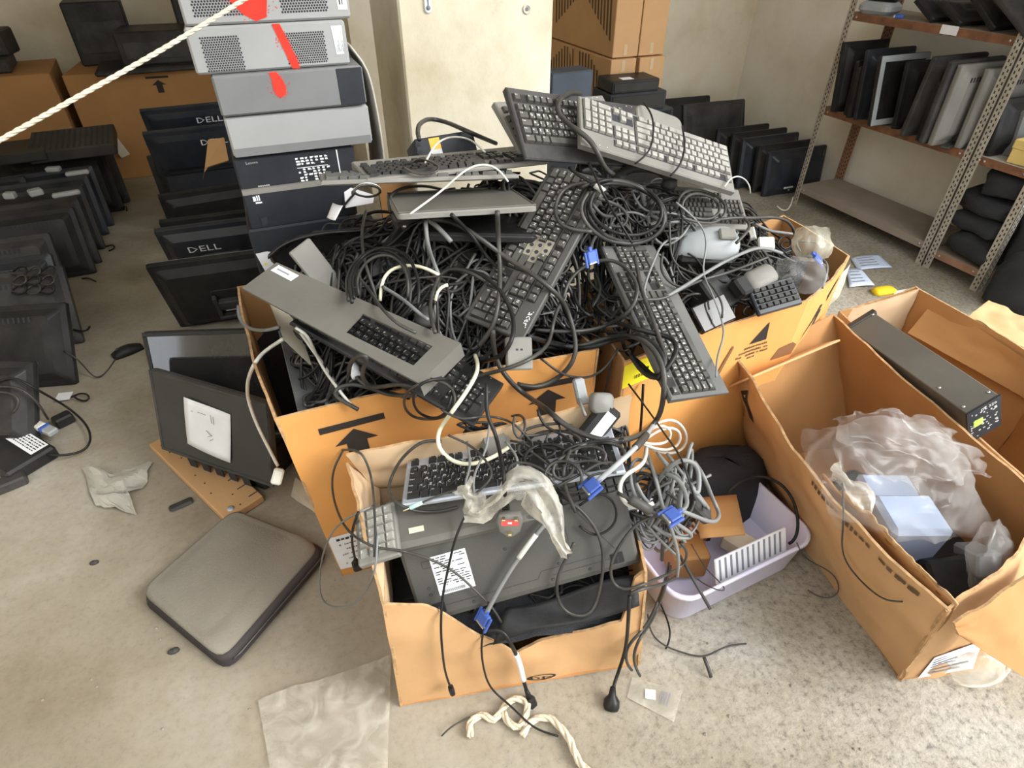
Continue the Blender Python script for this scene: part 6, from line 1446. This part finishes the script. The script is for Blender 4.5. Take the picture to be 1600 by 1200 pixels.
C([(545,585),(550,560),(575,555),(565,590),(600,615),(650,618)], 'second black lead inside the left big carton below the keyboard', .0046, 'cord_dusty', lift=.02)
C([(553,570),(556,590),(580,605),(625,600),(650,606)], 'black lead with a white wrap inside the left big carton', .0046, 'cord_dusty', lift=.016, extra=[('white_wrap','label_white',.0,.18,.011)])
# leads over the topmost keyboards
C([(1005,160),(1019,180),(1020,217),(1012,240),(992,256)], 'thin black lead bowed over the arrow keys of the topmost keyboard', .0024, 'cord_black', lift=.012)
C([(1066,197),(1070,230),(1062,260),(1047,275)], 'thin black lead bowed over the letter keys of the topmost keyboard', .0026, 'cord_black', lift=.012)
C([(1132,292),(1140,277),(1160,274),(1172,287),(1172,302)], 'thin wire arching at the right end of the topmost keyboard', .0018, 'cord_white', lift=.01)
C([(890,262),(905,275),(925,285),(950,305)], 'black lead with white moulded pieces at the top of the slanting keyboard', .0044, 'cord_black', lift=.02, extra=[('white_piece','cord_white',.6,.9,.0075)])
C([(920,255),(930,275),(942,302),(965,342),(988,380)], 'thin black lead lying across the coil', .0030, 'cord_black', lift=.045)
C([(934,310),(960,318),(982,335),(975,355),(950,352)], 'dusty lead curled inside the coil', .0040, 'cord_dusty', lift=.02)
C([(925,318),(945,340),(985,330),(1010,340)], 'second dusty lead curled inside the coil', .0042, 'cord_dusty', lift=.02)
for i, s_ in enumerate((1., .8)): C([(1096+(x-1096)*s_, 322+(y-322)*s_) for x, y in ((1057,327),(1062,305),(1085,296),(1120,306),(1136,325),(1126,345),(1098,349),(1066,340))], ('dusty lead ringed over the half-buried right keyboard','smaller dusty ring over the half-buried right keyboard')[i], .0038, 'cord_dusty', lift=.02)
C([(1056,316),(1082,338),(1101,362),(1104,385),(1098,425),(1112,457),(1127,497),(1131,525),(1121,556),(1119,590)], 'thin grey lead trailing over the phone cradle and down the carton front', .0024, 'cord_grey', lift=.02)
C([(1046,345),(1049,400),(1065,420),(1098,432),(1118,455),(1130,478),(1128,497)], 'thin dark lead joining the trailing grey one at the carton rim', .0026, 'cord_dusty', lift=.024)
C([(1037,466),(1068,448),(1095,431),(1140,405),(1187,387),(1222,396)], 'silvery lead stretched below the phone cradle', .0046, 'cord_grey', lift=.02)
C([(990,468),(1030,468),(1040,465),(1090,440),(1140,425),(1200,402)], 'pair of dark leads below the silvery one', .0040, 'cord_dusty', lift=.016)
C([(1015,470),(1005,455),(1035,380),(1060,372)], 'grey lead bent along the hanging keyboard top', .0030, 'cord_grey', lift=.016)
C([(1036,395),(1032,420),(1050,445),(1072,450)], 'dusty lead looping left of the phone cradle', .0036, 'cord_dusty', lift=.012)
C([(1110,345),(1150,340),(1172,341),(1204,339),(1230,344),(1241,359),(1244,372),(1242,383),(1251,394)], 'dark lead curving along the rear rim of the right big carton', .0046, 'cord_dusty', lift=.02)
C([(1214,383),(1218,370),(1228,366),(1238,374),(1237,387),(1225,391),(1216,385),(1222,376),(1232,378)], 'small tight black coil at the rear right of the heap', .0034, 'cord_black', lift=.03)
C([(1180,350),(1205,362),(1225,363),(1240,366)], 'grey lead below the rear rim one', .0046, 'cord_grey', lift=.02)
C([(1246,377),(1270,379),(1297,381)], 'thin stiff lead poking out over the right rim of the big carton', .0028, 'cord_dusty', lift=.012)
C([(1214,322),(1222,330),(1231,330),(1236,320),(1239,308)], 'whitish lead hooked at the foot of the shelf post', .0040, 'cord_white', lift=.02)
C([(1145,330),(1175,352),(1165,365),(1150,380)], 'dusty lead behind the phone cradle', .0040, 'cord_dusty', lift=.02)
C([(1255,400),(1290,405),(1293,425),(1285,450)], 'grey lead inside the right rim of the big carton', .0034, 'cord_grey', lift=.01)
def vga_alone(label, p, d, grp=None):
    k_ = thing('video_connector', label, 'connector', T(p), grp); plug_end('vga', k_, (0,0,0), d, name='shell'); return k_
vga_alone('blue video connector standing in the hollow right of the slanting keyboard', at_d(922,392,1.40), (.1,-.35,-.93))
vga_alone('bright blue video connector at the right rim of the big carton', at_d(1272,398,1.66), (.55,-.5,-.62))
C([(922,392),(925,375),(935,362),(955,356)], 'grey lead of the blue connector in the hollow', .0042, 'cord_grey', lift=.012)
C([(930,425),(940,455),(925,480)], 'black lead dropping from the blue connector in the hollow', .0034, 'cord_dusty', lift=.004)
# front carton extra leads
for i, (pth, r__, m__) in enumerate((
   ([(690,640),(720,655),(760,650),(800,660),(830,690)], .0026, 'cord_dusty'), ([(800,650),(815,645),(822,670),(812,690),(800,670),(805,650)], .003, 'cord_dusty'),
   ([(700,680),(740,700),(770,740),(745,770)], .0026, 'cord_dusty'), ([(765,660),(760,700),(740,745),(742,780)], .0026, 'cord_grey'), ([(730,690),(735,730),(725,760),(740,775)], .0026, 'cord_grey'),
   ([(840,640),(850,665),(880,680),(905,700)], .0030, 'cord_black'), ([(865,655),(878,668),(870,690),(850,690)], .0022, 'cord_black'), ([(820,700),(850,720),(870,735),(900,722),(930,720),(955,728)], .0028, 'cord_dusty'),
   ([(845,690),(850,715),(870,735)], .0024, 'cord_black'), ([(870,760),(900,745),(940,722),(960,724)], .003, 'cord_dusty'), ([(790,690),(810,720),(800,750)], .0026, 'cord_grey'), ([(690,700),(700,730),(720,740),(700,760)], .0024, 'cord_black'),
   ([(900,600),(905,625),(915,650)], .0034, 'cord_grey'), ([(955,560),(950,590),(945,615)], .0030, 'cord_dusty'), ([(845,560),(880,585),(920,590),(950,570),(965,545)], .0030, 'cord_dusty'), ([(1005,600),(1003,640),(1000,680)], .0036, 'cord_black'))):
    lb_ = ('thin lead running along the top of the silver keyboard','looped thin lead standing against the beige flap','thin lead crossing the silver keyboard end','grey thin lead under the cream curve','second grey thin lead under the cream curve','black lead beside the laptop adapter','little black lead curl on the beige flap','dusty lead weaving over the bluish strip','short black lead over the bluish strip','dusty lead from the strip to the silvery video lead','grey lead falling behind the clear bag','black lead snarled on the silver keyboard','grey lead of the plug on the rear flap','dusty lead dropping between the two big cartons','thin lead slung before the orange carton front','black lead dropping past the yellow label')[i]
    C(pth, lb_, r__, m__, lift=.014)
b = B('grey_plastic').slab(rrect(.05,.045,.014), -.018, .012, .005, True); b.put('power_plug', None, 'grey moulded mains plug standing on the rear flap of the front carton', 'plug', mw=frame(at_d(940,630,1.28), (.95,-.2,-.15), (.1,.55,.83)))
B('silver_plastic').box((-.012,-.03,-.01),(.012,.03,.01),.004).put('connector', None, 'pale grey connector hanging at the right end of the big carton front', 'connector', mw=frame(at_d(907,612,1.31), (.95,-.1,.1), (-.15,.5,.85)))
C([(715,765),(690,772),(660,785)], 'thin lead with a mint green jack on the grey face-down keyboard', .002, 'cord_dusty', (None,'jack'), lift=.008)
for i in range(16):
    cx0, cy0 = RNG.uniform(800, 960), RNG.uniform(668, 752); a0_ = RNG.uniform(0, 6.28); ra_ = RNG.uniform(18, 48); rb_ = RNG.uniform(8, 22); th = RNG.uniform(-.5, .6); pth = []
    for k_ in range(RNG.randint(5, 9)):
        t_ = a0_+k_*.75; x_ = ra_*math.cos(t_); y_ = rb_*math.sin(t_); pth.append((cx0+x_*math.cos(th)-y_*math.sin(th)+k_*3, cy0+x_*math.sin(th)+y_*math.cos(th)))
    C(pth, 'dark lead tangled among the keyboards inside the small front carton', RNG.choice((.0026,.0032,.0038)), RNG.choice(('cord_black','cord_dusty','cord_dusty')), lift=.010+.001*i, group=GL2)
# near left leads
C([(-10,600),(20,590),(60,610),(110,640),(138,668),(142,690),(130,705),(95,712),(75,710)], 'black lead sweeping across the floor at the left edge', .0040, 'cord_black', lift=.006)
C([(-10,605),(25,605),(55,625),(75,655)], 'black lead over the near left monitor', .0040, 'cord_dusty', lift=.01)
C([(-10,612),(22,615),(32,630),(20,645)], 'short black lead curling at the left edge', .0040, 'cord_dusty', lift=.012)
C([(100,548),(120,560),(150,592),(165,582),(180,562)], 'thin lead of the loose mouse on the aisle floor', .0028, 'cord_dusty', lift=.003)
C([(112,620),(130,612),(142,618),(140,628),(125,628),(114,618)], 'small loop of lead by the white tag', .0034, 'cord_black', lift=.004)
for i, q_ in enumerate((((128,435),(138,432),(150,440)), ((166,385),(178,378),(183,390),(170,392)), ((115,515),(135,520),(140,510)), ((190,325),(200,318),(198,330)))):
    C(list(q_), ('stub of black lead at the aisle edge beside the stickered monitor','small black lead loop at the aisle edge by the silver-cornered monitor','frayed lead end on the aisle floor','lead end with a white tip far along the aisle')[i], .004, 'cord_black', lift=.003)
for i in range(9):
    x0, y0 = 20+22*(i % 3), 425+14*(i//3); C([(x0, y0), (x0+14, y0-14), (x0+26, y0-4), (x0+14, y0+10), (x0-2, y0+4)], 'lead bunched in the back of the stickered left monitor', .004, 'cord_dusty' if i % 2 else 'cord_black', lift=.01+.004*(i % 3), group='leads bunched in the stickered left monitor')

# ------------------------------------------------------------------ rope
def twisted(P_, R_, name, label, m, cat='rope', tw=95.):
    b = B(m); P_ = smooth_path(P_, R_*1.0); L_ = 0; n0 = None
    strands = [[], [], []]
    t0 = (P_[1]-P_[0]).normalized(); nn = t0.orthogonal().normalized()
    for i, p in enumerate(P_):
        t = (P_[min(i+1, len(P_)-1)]-P_[max(i-1, 0)]).normalized(); nn = (nn-t*nn.dot(t)).normalized(); bb = t.cross(nn)
        for s_ in range(3):
            a = L_*tw*.006/R_*1.0+s_*2.094; strands[s_].append(p+(nn*math.cos(a)+bb*math.sin(a))*R_*.5)
        if i+1 < len(P_): L_ += (P_[i+1]-p).length
    for s_ in strands: b.tube(s_, R_*.56, 6)
    return b.put(name, None, label, cat)
rp = [at_d(-60,252,1.06), at_d(120,150,1.10), at_d(280,57,1.16), at_d(440,-42,1.24), at_d(600,-160,1.36)]
twisted([p+V(0,0,-.004*(1-abs(i-2)/2)) for i, p in enumerate(rp)], .0046, 'rope', 'taut off-white rope stretched across the upper left corner', 'rope_clean')
C3 = [at_z(*q, .012) for q in ((735,1152),(735,1130),(752,1117),(772,1124),(786,1108),(800,1093),(820,1095),(824,1110),(812,1135),(796,1130),(786,1112))]
twisted(C3, .0085, 'rope', 'frayed cream rope heaped on the floor in front of the small carton', 'rope')
C4 = [at_z(*q, .014) for q in ((815,1150),(832,1126),(858,1122),(880,1142),(890,1156),(905,1190),(930,1215))]
twisted(C4, .0085, 'rope', 'second length of cream rope trailing to the bottom edge', 'rope')
C([(690,1150),(705,1135),(735,1120)], 'thin brown twine on the floor at the rope', .0018, 'cord_dusty', lift=.003)

# ------------------------------------------------------------------ clear plastic bags
def bag_strip(path, wid, amp, seed, name, label, mt, nu=26, nv=10, dd=None, bul=.02):
    Pp = smooth_path([Vector((p[0], p[1], p[2])) for p in path], 2.)
    def fn(u, v):
        i = min(len(Pp)-1, int(u*(len(Pp)-1))); a = Pp[max(0, i-2)]; c = Pp[min(len(Pp)-1, i+2)]; t = Vector((c.x-a.x, c.y-a.y, 0)).normalized()
        n_ = Vector((-t.y, t.x, 0)); wv = wid*(.75+.35*math.sin(u*9+seed)); q_ = Pp[i]+n_*(v-.5)*wv
        return at_d(q_.x, q_.y, Pp[i].z-bul*math.sin(v*math.pi)+.012*math.sin(v*11+u*4))
    b = B(mt); crumple(b, fn, nu, nv, amp, 4.5, seed, 0., True); return b.put(name, None, label, 'plastic bag')
bag_strip([(732,798,1.15),(750,806,1.14),(775,785,1.13),(798,760,1.13),(834,760,1.13),(856,800,1.13),(874,845,1.13),(888,868,1.13)], 52, .012, 3., 'plastic_bag', 'crumpled milky plastic bag arched over the face-down keyboards', 'film_milky')
bag_strip([(722,758,1.17),(735,778,1.16),(752,798,1.15)], 42, .008, 8., 'plastic_bag', 'small dusty plastic pouch left of the milky bag', 'film_milky', 12, 8)
def dome(cpx, d, w, h, amp, seed, name, label, mt, dep=.12, nu=22, nv=16, sq=.0, sc=3.4):
    def fn(u, v):
        X = (u-.5)*2; Y = (v-.5)*2; rr = max(0., 1-(X*X)**1.2*.8-(Y*Y)**1.2*.8)
        return at_d(cpx[0]+X*w/2*(1-.18*Y*Y)+Y*sq, cpx[1]+Y*h/2*(1-.18*X*X), d-dep*math.sqrt(rr))
    b = B(mt); crumple(b, fn, nu, nv, amp, sc, seed, 0., True); return b.put(name, None, label, 'plastic bag')
# parts in the right-hand carton
B('blue_grey_plastic').box((-.075,-.06,-.13),(.075,.06,0),.012).put('plastic_case', None, 'smooth blue-grey plastic case half out of its bag in the right-hand carton', 'case', mw=frame(at_d(1428,800,1.45), (.93,-.36,-.02), (.36,.93,.06)))
B('blue_grey_plastic').box((-.07,-.06,-.08),(.07,.06,0),.012).put('plastic_case', None, 'second blue-grey case wholly inside the big clear bag', 'case', mw=frame(at_d(1395,765,1.56), (.90,-.40,.0), (.4,.9,.05)))
dome((1400,752), 1.40, 268, 196, .022, 4., 'plastic_bag', 'big clear plastic bag bunched over blue-grey parts in the right-hand carton', 'film', .13, 56, 44, 34, 3.6)
dome((1425,700), 1.44, 190, 110, .026, 14., 'plastic_bag', 'upper fold of clear plastic sheet in the right-hand carton', 'film', .11, 40, 30, 44, 4.)
dome((1545,872), 1.34, 68, 118, .012, 9., 'plastic_bag', 'smaller clear plastic bag standing in the front corner of the right-hand carton', 'film', .07, 14, 16, -6)
B('case_mid').box((-.03,-.03,-.09),(.03,.03,0),.006).put('adapter', None, 'grey part inside the smaller clear bag of the right-hand carton', 'adapter', mw=frame(at_d(1548,885,1.40), (.9,-.4,.1), (.2,.5,.8)))
B('black_plastic').box((-.05,-.05,-.06),(.05,.05,0),.008).put('adapter', None, 'black power brick in the front corner of the right-hand carton', 'adapter', mw=frame(at_d(1492,905,1.42), (.9,-.3,.2), (.2,.7,.6)))
B('fabric').box((-.16,-.26,0),(.16,.26,.06),.02).put('laptop_bag', None, 'black fabric bag flat on the bottom of the right-hand carton', 'bag', mw=T((1.42,.55,.012)) @ R(12,'Z'))
bag_strip([(1296,738,1.44),(1320,752,1.42),(1345,785,1.42),(1350,815,1.43)], 46, .014, 21., 'plastic_bag', 'whitish wrapping film at the left rim of the right-hand carton', 'film_milky', 14, 10)
dome((1270,380), 1.74, 62, 56, .007, 5., 'plastic_bag', 'yellowish clear bag puffed up at the rear rim of the right big carton', 'film_yellow', .05, 14, 12)
dome((1252,430), 1.60, 82, 58, .010, 6., 'plastic_bag', 'crumpled clear bag spilling over the right rim of the big carton', 'film', .04, 16, 12)
# litter on the floor
def flat(pxs, z=.003): return [at_z(*q, z) for q in pxs]
b = B('film_floor'); fl_ = flat(((404,1096),(612,1026),(606,1205),(424,1205),(418,1125)))
b.grid(lambda u, v: fl_[0].lerp(fl_[1], u).lerp((fl_[3]+V(.0,0,0)).lerp(fl_[2], u), v)+V(0,0,.004+.010*abs(fbm((u*5,v*5,1)))+.010*max(0,math.sin(u*7-v*4))), 22, 18, True); b.put('plastic_sheet', None, 'dusty clear plastic sheet lying flat on the floor left of the front carton', 'plastic sheet')
b = B('film_floor'); q_ = flat(((988,1058),(1066,1080),(1053,1128),(980,1090)), .005); b.grid(lambda u, v: q_[0].lerp(q_[1], u).lerp(q_[3].lerp(q_[2], u), v)+V(0,0,.006*math.sin(u*3.1)*math.sin(v*3.1)), 8, 8, True)
b.mat('ink_grey')
for i in range(4): b.add([q_[0].lerp(q_[1], .62+.05*i).lerp(q_[3].lerp(q_[2], .62+.05*i), v_)+V(0,0,.009) for v_ in (.25,.7)]+[q_[0].lerp(q_[1], .64+.05*i).lerp(q_[3].lerp(q_[2], .64+.05*i), v_)+V(0,0,.009) for v_ in (.7,.25)], [(0,1,2,3)])
b.mat('paper').add([q_[0].lerp(q_[1], u_).lerp(q_[3].lerp(q_[2], u_), v_)+V(0,0,.008) for u_, v_ in ((.3,.4),(.5,.3),(.55,.65),(.35,.75))], [(0,1,2,3)]); b.put('plastic_bag', None, 'small clear printed bag on the floor right of the front carton', 'plastic bag')
for i, (qq, lb_) in enumerate((((( 1328,402),(1372,397),(1394,418),(1340,422)), 'bluish printed sheet on the floor under the shelving, upper one'), (((1322,420),(1345,420),(1367,446),(1327,449)), 'bluish printed sheet overlapping below the upper one'))):
    b = B('paper_blue'); f_ = flat(qq, .004+.003*i); b.grid(lambda u, v: f_[0].lerp(f_[1], u).lerp(f_[3].lerp(f_[2], u), v)+V(0,0,.004*math.sin(u*3)), 6, 6, True, .0005).mat('ink_grey')
    for k_ in range(4): b.add([f_[0].lerp(f_[1], u_).lerp(f_[3].lerp(f_[2], u_), v_)+V(0,0,.006) for u_, v_ in ((.15,.2+.18*k_),(.7,.2+.18*k_),(.7,.24+.18*k_),(.15,.24+.18*k_))], [(0,1,2,3)])
    b.put('paper_sheet', None, lb_, 'paper', 'bluish sheets under the shelving')
b = B('foam_yellow'); y0_ = at_z(1380,457,.0); b.at(T(y0_) @ R(-8,'Z')); b.loft([[(x, y, z) for x, y in rrect(.12-i_, .055-i_*.5, .02)] for z, i_ in ((0,.0),(.015,.0),(.024,.03))], True, True).at(Matrix.Identity(4)); b.put('foam', None, 'bright yellow foam scrap on the floor behind the far right carton', 'foam')
b = B('paper'); f_ = flat(((1395,455),(1432,449),(1430,457),(1398,462)), .006); b.add(f_+[p+V(0,0,-.004) for p in f_], [(0,1,2,3),(7,6,5,4)]); b.put('paper_scrap', None, 'white paper scrap beside the yellow foam', 'paper')
b = B('paper_cream'); crumple(b, lambda u, v: at_z(1296+34*u-18*v, 448-36*u+50*v, .40+.12*(1-v)-.10*v), 5, 5, .008, 3, 2.); b.put('cardboard_scrap', None, 'pale cardboard tongue at the corner of the right big carton', 'cardboard')
b = B('film_milky'); b.tube(smooth_path([at_z(*q, .012) for q in ((1482,1036),(1500,1068),(1545,1070),(1572,1052),(1578,1036))], .01), .004, 5); b.put('plastic_ring', None, 'curled edge of clear wrapping on the floor before the right-hand carton', 'plastic')
dome((1530,1045), 1.33, 90, 56, .006, 12., 'plastic_bag', 'clear wrapping lying on the floor before the right-hand carton', 'film_floor', .03, 12, 8)
GS = 'small crumbs of rubble on the floor'
rr_ = random.Random(21)
for i in range(40):
    px_, py_ = (rr_.uniform(1080,1420), rr_.uniform(960,1190)) if i % 3 else (rr_.uniform(60,560), rr_.uniform(800,1180))
    p = at_z(px_, py_, 0); s_ = rr_.uniform(.0018,.0045)
    b = B(rr_.choice(['crumb','crumb','dusty_grey'])); b.loft([[(s_*k_*math.cos(a*1.05)*rr_.uniform(.7,1.2), s_*k_*math.sin(a*1.05)*rr_.uniform(.7,1.2), z_*s_) for a in range(6)] for k_, z_ in ((1,-.1),(.9,.5),(.4,.9))]); b.put('crumb', None, 'tiny crumb of rubble lying loose on the bare floor', 'crumb', GS, mw=T(p))
for q, s_, lb_ in (((148,880),.012,'dark chip lying on the floor left of the sleeve'), ((272,1018),.014,'dark tab on the floor below the sleeve corner'), ((597,1078),.007,'white bead on the floor at the front carton corner')):
    b = B('paper' if 'white' in lb_ else 'charcoal_plastic'); b.loft([[(s_*k_*math.cos(a*.7), s_*.6*k_*math.sin(a*.7), z_*s_) for a in range(9)] for k_, z_ in ((1,0),(1,.4),(.5,.8))]); b.put('chip', None, lb_, 'chip', mw=T(at_z(*q, 0)))

# ------------------------------------------------------------------ daylight
wld = bpy.data.worlds.new('sky'); scene.world = wld; wld.use_nodes = True
bg = wld.node_tree.nodes['Background']; bg.inputs['Color'].default_value = (.90,.95,1.0,1); bg.inputs['Strength'].default_value = 2.6
sun = bpy.data.lights.new('sun', 'SUN'); sun.energy = 3.0; sun.angle = math.radians(28); sun.color = (1,.975,.94)
so = bpy.data.objects.new('sun', sun); COL.objects.link(so); so.matrix_world = frame((3,-4,4), (1,0,0), (0,1,0)) 
d_ = Vector((-.62,.55,-.56)).normalized(); so.rotation_euler = d_.to_track_quat('-Z','Y').to_euler()
scene.view_settings.view_transform = 'Standard'; scene.view_settings.look = 'None'; scene.view_settings.gamma = 1; scene.view_settings.use_curve_mapping = False
scene.view_settings.exposure = 0.45
scene.cycles.use_denoising = True; scene.cycles.max_bounces = 10; scene.cycles.transparent_max_bounces = 16; scene.cycles.sample_clamp_indirect = 8
